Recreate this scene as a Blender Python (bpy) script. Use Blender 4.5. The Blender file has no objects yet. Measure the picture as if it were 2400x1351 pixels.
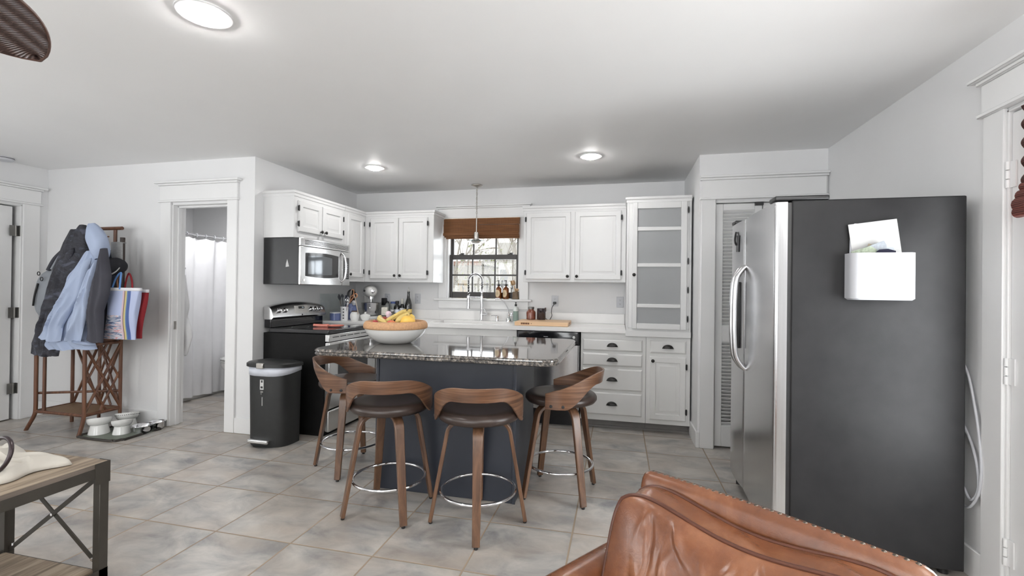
import bpy, bmesh, math, random
from mathutils import Vector, Matrix
random.seed(7)
R = math.radians
scene = bpy.context.scene
col = scene.collection

# ------------------------------------------------------------------ camera
FW, FH = 2400, 1351
F_PX = 1074.69
YAW, PITCH, ROLL = -0.230593, 0.004963, -0.012101
CAM_H = 1.29
cy, sy, cp, sp = math.cos(YAW), math.sin(YAW), math.cos(PITCH), math.sin(PITCH)
fwd = Vector((sy * cp, cy * cp, sp)); rgt = Vector((cy, -sy, 0)); upv = rgt.cross(fwd)
cr, sr = math.cos(ROLL), math.sin(ROLL)
r2 = rgt * cr - upv * sr; u2 = rgt * sr + upv * cr
cam_d = bpy.data.cameras.new('camera'); cam = bpy.data.objects.new('camera', cam_d); col.objects.link(cam)
cam_d.sensor_width = 36.0; cam_d.sensor_fit = 'HORIZONTAL'; cam_d.lens = F_PX / FW * 36.0
cam_d.clip_start = 0.02; cam_d.clip_end = 200
m3 = Matrix((r2, u2, -fwd)).transposed()
cam.matrix_world = Matrix.Translation((0, 0, CAM_H)) @ m3.to_4x4()
scene.camera = cam

# ------------------------------------------------------------------ view, world, daylight
vs = scene.view_settings
scene.display_settings.display_device = 'sRGB'
vs.view_transform = 'Standard'; vs.look = 'None'; vs.gamma = 1.0; vs.exposure = 0.06
vs.use_curve_mapping = False
scene.cycles.use_denoising = True
scene.cycles.max_bounces = 8; scene.cycles.diffuse_bounces = 5; scene.cycles.glossy_bounces = 4
scene.cycles.transmission_bounces = 6; scene.cycles.transparent_max_bounces = 8
scene.cycles.caustics_reflective = False; scene.cycles.caustics_refractive = False
scene.cycles.sample_clamp_indirect = 6.0
scene.cycles.use_adaptive_sampling = True; scene.cycles.adaptive_threshold = 0.02

CEIL = 2.44
world = bpy.data.worlds.new('world'); scene.world = world; world.use_nodes = True
wn = world.node_tree; bg = wn.nodes['Background']
wgeo = wn.nodes.new('ShaderNodeNewGeometry'); wsep = wn.nodes.new('ShaderNodeSeparateXYZ')
wramp = wn.nodes.new('ShaderNodeValToRGB')
wramp.color_ramp.elements[0].position = 0.45; wramp.color_ramp.elements[0].color = (0.55, 0.55, 0.53, 1)
wramp.color_ramp.elements[1].position = 0.62; wramp.color_ramp.elements[1].color = (0.93, 0.97, 1.0, 1)
wmap = wn.nodes.new('ShaderNodeMapRange')
wmap.inputs['From Min'].default_value = -1; wmap.inputs['From Max'].default_value = 1
wn.links.new(wgeo.outputs['Normal'], wsep.inputs[0]); wn.links.new(wsep.outputs['Z'], wmap.inputs['Value'])
wn.links.new(wmap.outputs['Result'], wramp.inputs['Fac']); wn.links.new(wramp.outputs['Color'], bg.inputs['Color'])
bg.inputs['Strength'].default_value = 4.0

def area_light(name, loc, direction, sx, sy_, watts, color=(1, 1, 1), spread=180):
    d = bpy.data.lights.new(name, 'AREA'); d.shape = 'RECTANGLE'; d.size = sx; d.size_y = sy_
    d.energy = watts; d.color = color; d.spread = R(spread)
    o = bpy.data.objects.new(name, d); col.objects.link(o)
    o.location = loc; o.rotation_euler = Vector(direction).to_track_quat('-Z', 'Y').to_euler()
    return o
DAY = (0.95, 0.98, 1.0)
# daylight coming in through the living room's own windows and the glazed door
area_light('daylight_rear_window', (-4.0, -3.12, 1.45), (0, 1, 0.5), 1.9, 1.5, 37, DAY)
area_light('daylight_rear_window', (-0.9, -3.12, 1.45), (0, 1, 0.5), 1.9, 1.5, 62, DAY)
area_light('daylight_left_window', (-5.74, 0.3, 1.45), (1, 0, 0.5), 1.7, 1.5, 38, DAY)
area_light('daylight_glazed_door', (1.74, 1.90, 1.15), (-1, 0, 0.05), 0.60, 1.5, 42, DAY)
area_light('daylight_kitchen_window', (-1.525, 5.22, 1.58), (0, -1, -0.25), 0.85, 0.7, 9, (0.9, 0.95, 1.0))

# ------------------------------------------------------------------ helpers
def s2l(c):
    c = c / 255.0
    return c / 12.92 if c <= 0.04045 else ((c + 0.055) / 1.055) ** 2.4
def rgb(r, g, b): return (s2l(r), s2l(g), s2l(b), 1.0)

def tag(o, label=None, cat=None, group=None, kind=None):
    if label: o['label'] = label
    if cat: o['category'] = cat
    if group: o['group'] = group
    if kind: o['kind'] = kind
    return o

ROOTM = {}
def thing(name, label, cat, loc=(0, 0, 0), rotz=0.0, group=None):
    o = bpy.data.objects.new(name, None); col.objects.link(o)
    o.empty_display_size = 0.1
    o.location = loc; o.rotation_euler = (0, 0, rotz)
    ROOTM[o.name] = Matrix.Translation(loc) @ Matrix.Rotation(rotz, 4, 'Z')
    return tag(o, label, cat, group)

def frame_to(p0, p1):
    z = (Vector(p1) - Vector(p0)).normalized()
    a = Vector((0, 0, 1)) if abs(z.z) < 0.95 else Vector((1, 0, 0))
    x = a.cross(z).normalized(); y = z.cross(x)
    return x, y, z

class MB:
    """collects shapes into one mesh"""
    def __init__(self): self.bm = bmesh.new(); self.mi = 0
    def _f(self, vs_):
        try:
            f = self.bm.faces.new(vs_); f.material_index = self.mi; return f
        except ValueError: return None
    def box(self, x0, x1, y0, y1, z0, z1, M=None):
        P = [Vector((x, y, z)) for z in (z0, z1) for y in (y0, y1) for x in (x0, x1)]
        if M: P = [M @ p for p in P]
        v = [self.bm.verts.new(p) for p in P]
        for q in ((0, 2, 3, 1), (4, 5, 7, 6), (0, 1, 5, 4), (2, 6, 7, 3), (0, 4, 6, 2), (1, 3, 7, 5)):
            self._f([v[i] for i in q])
        return self
    def rings(self, rs, cap0=True, cap1=True, closed_u=True, closed_v=False):
        V = [[self.bm.verts.new(p) for p in ring] for ring in rs]
        n = len(V[0]); m = len(V)
        for i in range(m if closed_v else m - 1):
            a = V[i]; b = V[(i + 1) % m]
            for k in range(n if closed_u else n - 1):
                self._f([a[k], a[(k + 1) % n], b[(k + 1) % n], b[k]])
        if not closed_v:
            if cap0: self._f(V[0][::-1])
            if cap1: self._f(V[-1])
        return self
    def cyl(self, p0, p1, r0, r1=None, n=20, cap=True):
        r1 = r0 if r1 is None else r1
        x, y, z = frame_to(p0, p1); p0 = Vector(p0); p1 = Vector(p1)
        c = [(math.cos(2 * math.pi * k / n), math.sin(2 * math.pi * k / n)) for k in range(n)]
        return self.rings([[p0 + (x * a + y * b) * r0 for a, b in c], [p1 + (x * a + y * b) * r1 for a, b in c]], cap, cap)
    def tube(self, pts, r, n=10, closed=False, cap=True):
        pts = [Vector(p) for p in pts]; m = len(pts)
        rs = r if isinstance(r, (list, tuple)) else [r] * m
        T = []
        for i in range(m):
            a = pts[(i - 1) % m] if (closed or i > 0) else pts[i]
            b = pts[(i + 1) % m] if (closed or i < m - 1) else pts[i]
            T.append((b - a).normalized())
        ref = Vector((0, 0, 1)) if abs(T[0].z) < 0.9 else Vector((1, 0, 0))
        x = ref.cross(T[0]).normalized(); out = []
        for i in range(m):
            x = (x - T[i] * x.dot(T[i]))
            x = x.normalized() if x.length > 1e-6 else T[i].orthogonal().normalized()
            y = T[i].cross(x)
            out.append([pts[i] + (x * math.cos(2 * math.pi * k / n) + y * math.sin(2 * math.pi * k / n)) * rs[i] for k in range(n)])
        return self.rings(out, cap, cap, True, closed)
    def lathe(self, prof, c=(0, 0, 0), n=32, cap0=True, cap1=True, M=None, sx=1, sy=1):
        c = Vector(c); out = []
        for r, z in prof:
            ring = [Vector((r * sx * math.cos(2 * math.pi * k / n), r * sy * math.sin(2 * math.pi * k / n), z)) for k in range(n)]
            if M: ring = [M @ p for p in ring]
            out.append([p + c for p in ring])
        return self.rings(out, cap0, cap1)
    def prism(self, poly, f0, f1):
        """poly: 2D points; f0/f1 map a 2D point to 3D on the two faces"""
        a = [self.bm.verts.new(f0(*p)) for p in poly]; b = [self.bm.verts.new(f1(*p)) for p in poly]
        n = len(poly)
        self._f(a[::-1]); self._f(b)
        for k in range(n): self._f([a[k], a[(k + 1) % n], b[(k + 1) % n], b[k]])
        return self
    def extr(self, poly, axis, a0, a1):
        if axis == 'x': return self.prism(poly, lambda u, v: (a0, u, v), lambda u, v: (a1, u, v))
        if axis == 'y': return self.prism(poly, lambda u, v: (u, a0, v), lambda u, v: (u, a1, v))
        return self.prism(poly, lambda u, v: (u, v, a0), lambda u, v: (u, v, a1))
    def grid(self, fn, nu, nv, closed_u=False):
        V = [[self.bm.verts.new(fn(i / (nu if closed_u else nu - 1), j / (nv - 1))) for i in range(nu)] for j in range(nv)]
        for j in range(nv - 1):
            for i in range(nu if closed_u else nu - 1):
                self._f([V[j][i], V[j][(i + 1) % nu], V[j + 1][(i + 1) % nu], V[j + 1][i]])
        return self
    def ball(self, c, r, sx=1, sy=1, sz=1, n=16, m=10, M=None):
        prof = [(max(1e-4, r * math.sin(math.pi * i / m)), -r * math.cos(math.pi * i / m)) for i in range(m + 1)]
        S = Matrix.Diagonal((sx, sy, sz, 1)); MM = (M @ S) if M else S
        return self.lathe(prof, c, n, True, True, MM)
    def sweep(self, pts, w, t, side, taper=None):
        """rectangular bar along pts; w across 'side', t across the third direction"""
        pts = [Vector(p) for p in pts]; m = len(pts); side = Vector(side).normalized(); out = []
        for i in range(m):
            T = (pts[min(i + 1, m - 1)] - pts[max(i - 1, 0)]).normalized()
            nrm = side.cross(T).normalized(); k = taper(i / (m - 1)) if taper else (1, 1)
            a = side * (w * 0.5 * k[0]); b = nrm * (t * 0.5 * k[1])
            out.append([pts[i] - a - b, pts[i] + a - b, pts[i] + a + b, pts[i] - a + b])
        return self.rings(out)
    def build(self, name, mats, parent=None, bevel=0.0, seg=2, smooth=40, M=None, subsurf=0, solid=0.0, local=True):
        bm = self.bm
        if M: bmesh.ops.transform(bm, matrix=M, verts=bm.verts)
        if parent is not None and not local:
            bmesh.ops.transform(bm, matrix=ROOTM[parent.name].inverted(), verts=bm.verts)
        bmesh.ops.recalc_face_normals(bm, faces=bm.faces)
        me = bpy.data.meshes.new(name); bm.to_mesh(me); bm.free()
        for m in (mats if isinstance(mats, (list, tuple)) else [mats]): me.materials.append(m)
        if smooth:
            me.polygons.foreach_set('use_smooth', [True] * len(me.polygons))
            try: me.set_sharp_from_angle(angle=R(smooth))
            except Exception: pass
        o = bpy.data.objects.new(name, me); col.objects.link(o)
        if parent is not None: o.parent = parent
        if solid:
            md = o.modifiers.new('solid', 'SOLIDIFY'); md.thickness = solid; md.offset = 0
        if bevel:
            md = o.modifiers.new('bevel', 'BEVEL'); md.width = bevel; md.segments = seg; md.limit_method = 'ANGLE'
            md.angle_limit = R(35); md.harden_normals = False
        if subsurf:
            md = o.modifiers.new('sub', 'SUBSURF'); md.levels = subsurf; md.render_levels = subsurf
        return o

def struct(o, label=None): o['kind'] = 'structure'; return o
def arc(cx, cy_, r, a0, a1, n):
    return [(cx + r * math.cos(R(a0 + (a1 - a0) * i / n)), cy_ + r * math.sin(R(a0 + (a1 - a0) * i / n))) for i in range(n + 1)]
def rrect(x0, x1, y0, y1, r, n=6):
    return (arc(x1 - r, y1 - r, r, 0, 90, n) + arc(x0 + r, y1 - r, r, 90, 180, n) +
            arc(x0 + r, y0 + r, r, 180, 270, n) + arc(x1 - r, y0 + r, r, 270, 360, n))
def smooth_path(pts, n=8, closed=False):
    pts = [Vector(p) for p in pts]; out = []; m = len(pts)
    for i in range(m if closed else m - 1):
        p1 = pts[i]; p2 = pts[(i + 1) % m]
        p0 = pts[i - 1] if (closed or i > 0) else p1
        p3 = pts[(i + 2) % m] if (closed or i + 2 < m) else p2
        for k in range(n):
            t = k / n
            out.append(0.5 * ((2 * p1) + (p2 - p0) * t + (2 * p0 - 5 * p1 + 4 * p2 - p3) * t * t + (3 * p1 - p0 - 3 * p2 + p3) * t ** 3))
    if not closed: out.append(pts[-1])
    return out
def text_mesh(name, body, size, mat_, parent, loc, rot, depth=0.0004, align='CENTER'):
    cu = bpy.data.curves.new(name, 'FONT'); cu.body = body; cu.size = size; cu.extrude = depth
    cu.align_x = align; cu.align_y = 'CENTER'
    tmp = bpy.data.objects.new(name + '_curve', cu); col.objects.link(tmp)
    bpy.context.view_layer.update()
    me = bpy.data.meshes.new_from_object(tmp.evaluated_get(bpy.context.evaluated_depsgraph_get()))
    bpy.data.objects.remove(tmp); me.materials.clear(); me.materials.append(mat_)
    o = bpy.data.objects.new(name, me); col.objects.link(o); o.parent = parent; o.location = loc; o.rotation_euler = rot
    return o

# ------------------------------------------------------------------ materials
class NT:
    def __init__(self, name):
        self.m = bpy.data.materials.new(name); self.m.use_nodes = True; self.t = self.m.node_tree
        self.b = self.t.nodes['Principled BSDF']; self.tc = None
    def n(self, typ, **kw):
        nd = self.t.nodes.new(typ)
        for k, v in kw.items():
            if k in nd.inputs: nd.inputs[k].default_value = v
            else: setattr(nd, k, v)
        return nd
    def l(self, a, b): self.t.links.new(a, b)
    def obj(self, scale=(1, 1, 1), rot=(0, 0, 0)):
        if not self.tc: self.tc = self.n('ShaderNodeTexCoord')
        mp = self.n('ShaderNodeMapping'); mp.inputs['Scale'].default_value = scale; mp.inputs['Rotation'].default_value = rot
        self.l(self.tc.outputs['Object'], mp.inputs['Vector']); return mp.outputs['Vector']
    def noise(self, vec, scale, detail=4, rough=0.55, dist=0.0):
        nd = self.n('ShaderNodeTexNoise', Scale=scale, Detail=detail, Roughness=rough, Distortion=dist)
        self.l(vec, nd.inputs['Vector']); return nd.outputs['Fac']
    def ramp(self, fac, stops):
        nd = self.n('ShaderNodeValToRGB'); e = nd.color_ramp.elements
        e[0].position, e[0].color = stops[0]; e[1].position, e[1].color = stops[-1]
        for p, c in stops[1:-1]:
            x = e.new(p); x.color = c
        self.l(fac, nd.inputs['Fac']); return nd.outputs['Color']
    def bump(self, fac, strength=0.2, dist=0.002):
        nd = self.n('ShaderNodeBump', Strength=strength, Distance=dist)
        self.l(fac, nd.inputs['Height']); self.l(nd.outputs['Normal'], self.b.inputs['Normal'])
    def set(self, **kw):
        for k, v in kw.items(): self.b.inputs[k.replace('_', ' ')].default_value = v
        return self

def plain(name, c, rough=0.5, metal=0.0, vary=0.06, scale=12, bump=0.0, spec=0.5, coat=0.0, bscale=None, transmission=0.0, alpha=None, ior=None):
    t = NT(name); t.set(Roughness=rough, Metallic=metal)
    t.b.inputs['Specular IOR Level'].default_value = spec
    if coat: t.b.inputs['Coat Weight'].default_value = coat; t.b.inputs['Coat Roughness'].default_value = 0.08
    if transmission: t.b.inputs['Transmission Weight'].default_value = transmission
    if ior: t.b.inputs['IOR'].default_value = ior
    v = t.obj(); f = t.noise(v, scale)
    a = tuple(x * (1 - vary) for x in c[:3]) + (1,); b = tuple(min(1, x * (1 + vary)) for x in c[:3]) + (1,)
    t.l(t.ramp(f, [(0.3, a), (0.7, b)]), t.b.inputs['Base Color'])
    if bump: t.bump(t.noise(v, bscale or scale * 4, 3), bump, 0.002)
    return t.m

def wood(name, c1, c2, c3, scale=1.0, axis='x', rough=0.4, coat=0.0, grain=28, dark=0.5):
    t = NT(name); t.set(Roughness=rough)
    sc = {'x': (1.2, grain, grain), 'y': (grain, 1.2, grain), 'z': (grain, grain, 1.2)}[axis]
    v = t.obj(tuple(s * scale for s in sc))
    f = t.noise(v, 1.0, 6, 0.6, 0.6)
    c = t.ramp(f, [(0.28, c1), (dark, c2), (0.72, c3)])
    t.l(c, t.b.inputs['Base Color']); t.bump(f, 0.12, 0.001)
    if coat: t.b.inputs['Coat Weight'].default_value = coat; t.b.inputs['Coat Roughness'].default_value = 0.15
    return t.m

M_wall = plain('wall_paint', (0.76, 0.76, 0.765, 1), 0.55, vary=0.012, scale=3, bump=0.04, bscale=160, spec=0.3)
M_ceil = plain('ceiling_paint', (0.87, 0.87, 0.87, 1), 0.6, vary=0.012, scale=2, bump=0.05, bscale=120, spec=0.25)
M_trim = plain('trim_paint', (0.80, 0.80, 0.80, 1), 0.35, vary=0.01, scale=5)
M_cab = plain('cabinet_white', (0.70, 0.70, 0.70, 1), 0.32, vary=0.01, scale=6)
M_cabb = plain('base_cabinet_paint', (0.76, 0.76, 0.75, 1), 0.38, vary=0.012, scale=6)
M_quartz = plain('white_quartz', (0.84, 0.83, 0.82, 1), 0.22, vary=0.02, scale=9)
M_black = plain('black_metal', (0.012, 0.012, 0.013, 1), 0.4, vary=0.2, scale=30)
M_bronze = plain('dark_bronze', (0.022, 0.021, 0.02, 1), 0.38, metal=0.5, vary=0.3, scale=40)
M_blackgloss = plain('black_enamel', (0.008, 0.008, 0.01, 1), 0.12, vary=0.2, scale=10, coat=0.3)
M_blackmatte = plain('black_satin', (0.010, 0.010, 0.011, 1), 0.38, vary=0.2, scale=18)
M_rangeside = plain('black_range_side', (0.006, 0.006, 0.006, 1), 0.5, vary=0.2, scale=18, spec=0.15)
M_blackplastic = plain('black_plastic', (0.016, 0.017, 0.017, 1), 0.42, vary=0.12, scale=20, bump=0.05, bscale=300)
M_chrome = plain('chrome', (0.80, 0.80, 0.82, 1), 0.07, metal=1.0, vary=0.02)
M_nickel = plain('brushed_nickel', (0.55, 0.53, 0.50, 1), 0.28, metal=1.0, vary=0.05, scale=40)
M_whitecer = plain('white_ceramic', (0.74, 0.74, 0.725, 1), 0.18, vary=0.01, coat=0.3)
M_whiteplastic = plain('white_plastic', (0.54, 0.55, 0.58, 1), 0.35, vary=0.01)
M_paper = plain('white_paper', (0.56, 0.56, 0.555, 1), 0.8, vary=0.02)
M_darkvoid = plain('dark_interior', (0.02, 0.02, 0.02, 1), 0.9, vary=0.2)

def steel(name, base, rough, axis='z', streak=240):
    t = NT(name); t.set(Metallic=1.0)
    sc = {'z': (streak, streak, 1.0), 'y': (streak, 1.0, streak), 'x': (1.0, streak, streak)}[axis]
    f = t.noise(t.obj(sc), 1.0, 3, 0.6)
    t.l(t.ramp(f, [(0.3, tuple(x * 0.93 for x in base) + (1,)), (0.7, tuple(min(1, x * 1.05) for x in base) + (1,))]), t.b.inputs['Base Color'])
    mr = t.n('ShaderNodeMapRange'); mr.inputs['To Min'].default_value = rough * 0.8; mr.inputs['To Max'].default_value = rough * 1.2
    t.l(f, mr.inputs['Value']); t.l(mr.outputs['Result'], t.b.inputs['Roughness'])
    t.bump(f, 0.05, 0.0004); return t.m
M_steel = steel('brushed_steel', (0.62, 0.62, 0.63), 0.24, 'z')
M_steelh = steel('brushed_steel_level', (0.66, 0.66, 0.66), 0.24, 'y')

def mat_fridge_side():
    t = NT('textured_black_panel'); t.set(Roughness=0.42); t.b.inputs['Specular IOR Level'].default_value = 0.22; v = t.obj()
    f = t.noise(v, 420, 2); t.bump(f, 0.35, 0.0006)
    g = t.noise(v, 6, 3)
    t.l(t.ramp(g, [(0.3, (0.014, 0.014, 0.015, 1)), (0.7, (0.020, 0.020, 0.021, 1))]), t.b.inputs['Base Color']); return t.m
M_fridge = mat_fridge_side()

TS, TX, TY = 0.4565, -2.5141, 2.0052
def mat_floor():
    t = NT('floor_tile'); t.set(Roughness=0.36)
    tc = t.n('ShaderNodeTexCoord'); sp_ = t.n('ShaderNodeSeparateXYZ'); t.l(tc.outputs['Object'], sp_.inputs[0])
    def axis(out, off):
        a = t.n('ShaderNodeMath', operation='SUBTRACT'); t.l(out, a.inputs[0]); a.inputs[1].default_value = off
        d = t.n('ShaderNodeMath', operation='DIVIDE'); t.l(a.outputs[0], d.inputs[0]); d.inputs[1].default_value = TS
        fl = t.n('ShaderNodeMath', operation='FLOOR'); t.l(d.outputs[0], fl.inputs[0])
        fr = t.n('ShaderNodeMath', operation='FRACT'); t.l(d.outputs[0], fr.inputs[0])
        h = t.n('ShaderNodeMath', operation='SUBTRACT'); t.l(fr.outputs[0], h.inputs[0]); h.inputs[1].default_value = 0.5
        ab = t.n('ShaderNodeMath', operation='ABSOLUTE'); t.l(h.outputs[0], ab.inputs[0])
        return fl.outputs[0], ab.outputs[0]
    ix, ax_ = axis(sp_.outputs['X'], TX); iy, ay_ = axis(sp_.outputs['Y'], TY)
    mx = t.n('ShaderNodeMath', operation='MAXIMUM'); t.l(ax_, mx.inputs[0]); t.l(ay_, mx.inputs[1])
    gr = t.n('ShaderNodeMapRange'); gr.inputs['From Min'].default_value = 0.4885; gr.inputs['From Max'].default_value = 0.4925
    t.l(mx.outputs[0], gr.inputs['Value'])
    cb = t.n('ShaderNodeCombineXYZ'); t.l(ix, cb.inputs[0]); t.l(iy, cb.inputs[1])
    wnz = t.n('ShaderNodeTexWhiteNoise'); wnz.noise_dimensions = '3D'; t.l(cb.outputs[0], wnz.inputs['Vector'])
    sc = t.n('ShaderNodeVectorMath', operation='SCALE'); t.l(wnz.outputs['Color'], sc.inputs[0]); sc.inputs['Scale'].default_value = 30
    ad = t.n('ShaderNodeVectorMath', operation='ADD'); t.l(tc.outputs['Object'], ad.inputs[0]); t.l(sc.outputs[0], ad.inputs[1])
    mp = t.n('ShaderNodeMapping'); mp.inputs['Scale'].default_value = (2.6, 4.2, 1); t.l(ad.outputs[0], mp.inputs['Vector'])
    f1 = t.noise(mp.outputs[0], 1.5, 7, 0.62, 0.5); f2 = t.noise(mp.outputs[0], 0.9, 4, 0.5)
    c1 = t.ramp(f1, [(0.30, rgb(126, 125, 126)), (0.48, rgb(167, 164, 160)), (0.66, rgb(196, 191, 184))])
    c2 = t.ramp(f2, [(0.42, (0, 0, 0, 1)), (0.68, (1, 1, 1, 1))])
    mixw = t.n('ShaderNodeMixRGB', blend_type='MIX'); mixw.inputs['Color2'].default_value = rgb(170, 156, 142)
    mm = t.n('ShaderNodeMath', operation='MULTIPLY'); t.l(c2, mm.inputs[0]); mm.inputs[1].default_value = 0.55
    t.l(mm.outputs[0], mixw.inputs['Fac']); t.l(c1, mixw.inputs['Color1'])
    hv = t.n('ShaderNodeMapRange'); hv.inputs['To Min'].default_value = 0.90; hv.inputs['To Max'].default_value = 1.06
    t.l(wnz.outputs['Value'], hv.inputs['Value'])
    mul = t.n('ShaderNodeVectorMath', operation='SCALE'); t.l(mixw.outputs[0], mul.inputs[0]); t.l(hv.outputs[0], mul.inputs['Scale'])
    mg = t.n('ShaderNodeMixRGB'); mg.inputs['Color2'].default_value = rgb(150, 134, 116)
    t.l(gr.outputs[0], mg.inputs['Fac']); t.l(mul.outputs[0], mg.inputs['Color1']); t.l(mg.outputs[0], t.b.inputs['Base Color'])
    rr = t.n('ShaderNodeMapRange'); rr.inputs['To Min'].default_value = 0.34; rr.inputs['To Max'].default_value = 0.8
    t.l(gr.outputs[0], rr.inputs['Value']); t.l(rr.outputs[0], t.b.inputs['Roughness'])
    inv = t.n('ShaderNodeMath', operation='SUBTRACT'); inv.inputs[0].default_value = 1.0; t.l(gr.outputs[0], inv.inputs[1])
    sm = t.n('ShaderNodeMath', operation='MULTIPLY'); t.l(f1, sm.inputs[0]); sm.inputs[1].default_value = 0.25
    hh = t.n('ShaderNodeMath', operation='ADD'); t.l(inv.outputs[0], hh.inputs[0]); t.l(sm.outputs[0], hh.inputs[1])
    t.bump(hh.outputs[0], 0.5, 0.003); return t.m
M_floor = mat_floor()

def mat_granite():
    t = NT('granite'); t.set(Roughness=0.06); t.b.inputs['Coat Weight'].default_value = 0.5; t.b.inputs['Coat Roughness'].default_value = 0.03
    v = t.obj(); f = t.noise(v, 60, 5, 0.7)
    vo = t.n('ShaderNodeTexVoronoi', Scale=95.0); t.l(v, vo.inputs['Vector'])
    base = t.ramp(f, [(0.34, rgb(34, 34, 35)), (0.48, rgb(78, 75, 72)), (0.58, rgb(124, 116, 108)), (0.70, rgb(176, 170, 162))])
    fl = t.ramp(vo.outputs['Distance'], [(0.12, (1, 1, 1, 1)), (0.30, (0, 0, 0, 1))])
    mx = t.n('ShaderNodeMixRGB'); mx.inputs['Color2'].default_value = rgb(120, 122, 124)
    mm = t.n('ShaderNodeMath', operation='MULTIPLY'); t.l(fl, mm.inputs[0]); mm.inputs[1].default_value = 0.45
    t.l(mm.outputs[0], mx.inputs['Fac']); t.l(base, mx.inputs['Color1']); t.l(mx.outputs[0], t.b.inputs['Base Color']); return t.m
M_granite = mat_granite()
M_island = plain('island_slate_paint', rgb(43, 47, 56), 0.42, vary=0.06, scale=5)
M_walnut = wood('walnut_veneer', rgb(74, 46, 30), rgb(112, 74, 50), rgb(140, 96, 66), 1.0, 'x', 0.33, 0.25)
M_walnutb = wood('walnut_band', rgb(66, 45, 33), rgb(98, 69, 51), rgb(126, 94, 72), 1.0, 'z', 0.33, 0.25, 3)
M_walnutb.node_tree.nodes['Mapping'].inputs['Scale'].default_value = (2.5, 2.5, 75)
M_walnutz = wood('walnut_leg', rgb(66, 45, 33), rgb(98, 70, 51), rgb(124, 92, 68), 1.0, 'z', 0.35, 0.2)
M_seat = plain('brown_leatherette', rgb(50, 39, 34), 0.34, vary=0.08, scale=8, bump=0.06, bscale=220)
M_can = M_blackplastic
M_rattan = wood('rattan_cane', rgb(62, 36, 24), rgb(94, 58, 38), rgb(122, 82, 56), 1.0, 'z', 0.45, 0.1)
M_cane = plain('woven_cane', rgb(122, 94, 66), 0.6, vary=0.2, scale=120, bump=0.3, bscale=200)

def mat_leather():
    t = NT('tan_leather'); t.set(Roughness=0.25); v = t.obj()
    f = t.noise(v, 7, 6, 0.6, 0.4); g = t.noise(v, 60, 4, 0.7, 1.0)
    t.l(t.ramp(f, [(0.25, rgb(84, 50, 33)), (0.5, rgb(112, 69, 45)), (0.78, rgb(140, 94, 65))]), t.b.inputs['Base Color'])
    h = t.n('ShaderNodeMath', operation='ADD'); t.l(g, h.inputs[0]); t.l(f, h.inputs[1])
    t.bump(h.outputs[0], 0.25, 0.003)
    t.b.inputs['Coat Weight'].default_value = 0.25; t.b.inputs['Coat Roughness'].default_value = 0.25
    return t.m
M_leather = mat_leather()
M_piping = plain('dark_leather_piping', rgb(78, 44, 31), 0.35, vary=0.1, scale=30)
M_nail = plain('antique_nail', (0.10, 0.085, 0.07, 1), 0.3, metal=0.9, vary=0.2)

def mat_weathered():
    t = NT('weathered_wood'); t.set(Roughness=0.6); v = t.obj((22, 1.6, 22)); f = t.noise(v, 1.0, 7, 0.65, 0.8)
    g = t.noise(t.obj((3, 1.2, 3)), 1.0, 3)
    c = t.ramp(f, [(0.26, rgb(82, 68, 56)), (0.45, rgb(132, 116, 98)), (0.60, rgb(168, 152, 132)), (0.78, rgb(190, 176, 156))])
    mx = t.n('ShaderNodeMixRGB', blend_type='MULTIPLY'); mx.inputs['Fac'].default_value = 0.5
    t.l(c, mx.inputs['Color1']); t.l(t.ramp(g, [(0.35, rgb(150, 140, 130)), (0.65, (1, 1, 1, 1))]), mx.inputs['Color2'])
    t.l(mx.outputs[0], t.b.inputs['Base Color']); t.bump(f, 0.3, 0.002); return t.m
M_weather = mat_weathered()
M_iron = plain('gunmetal_paint', rgb(58, 54, 48), 0.45, metal=0.3, vary=0.1, scale=14)

def mat_weave(name, c1, c2, c3, sx, sz):
    t = NT(name); t.set(Roughness=0.65)
    w = t.n('ShaderNodeTexWave', wave_type='BANDS', bands_direction='Z', Scale=sz, Distortion=1.2); w.inputs['Detail'].default_value = 2
    t.l(t.obj(), w.inputs['Vector'])
    w2 = t.n('ShaderNodeTexWave', wave_type='BANDS', bands_direction='X', Scale=sx); t.l(t.obj(), w2.inputs['Vector'])
    f = t.noise(t.obj((3, 3, 60)), 1.5, 4)
    a = t.n('ShaderNodeMath', operation='ADD'); t.l(w.outputs['Fac'], a.inputs[0]); t.l(f, a.inputs[1])
    b = t.n('ShaderNodeMath', operation='MULTIPLY'); t.l(a.outputs[0], b.inputs[0]); b.inputs[1].default_value = 0.5
    cc = t.ramp(b.outputs[0], [(0.25, c1), (0.5, c2), (0.8, c3)])
    mx = t.n('ShaderNodeMixRGB', blend_type='MULTIPLY'); mx.inputs['Fac'].default_value = 0.35
    t.l(cc, mx.inputs['Color1']); t.l(w2.outputs['Color'], mx.inputs['Color2'])
    t.l(mx.outputs[0], t.b.inputs['Base Color']); t.bump(w.outputs['Fac'], 0.5, 0.003); return t.m
M_bamboo = mat_weave('woven_bamboo', rgb(74, 42, 20), rgb(126, 78, 40), rgb(160, 108, 62), 30, 60)
M_redweave = mat_weave('red_woven_reed', rgb(60, 26, 22), rgb(104, 48, 40), rgb(130, 72, 60), 30, 40)

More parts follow.
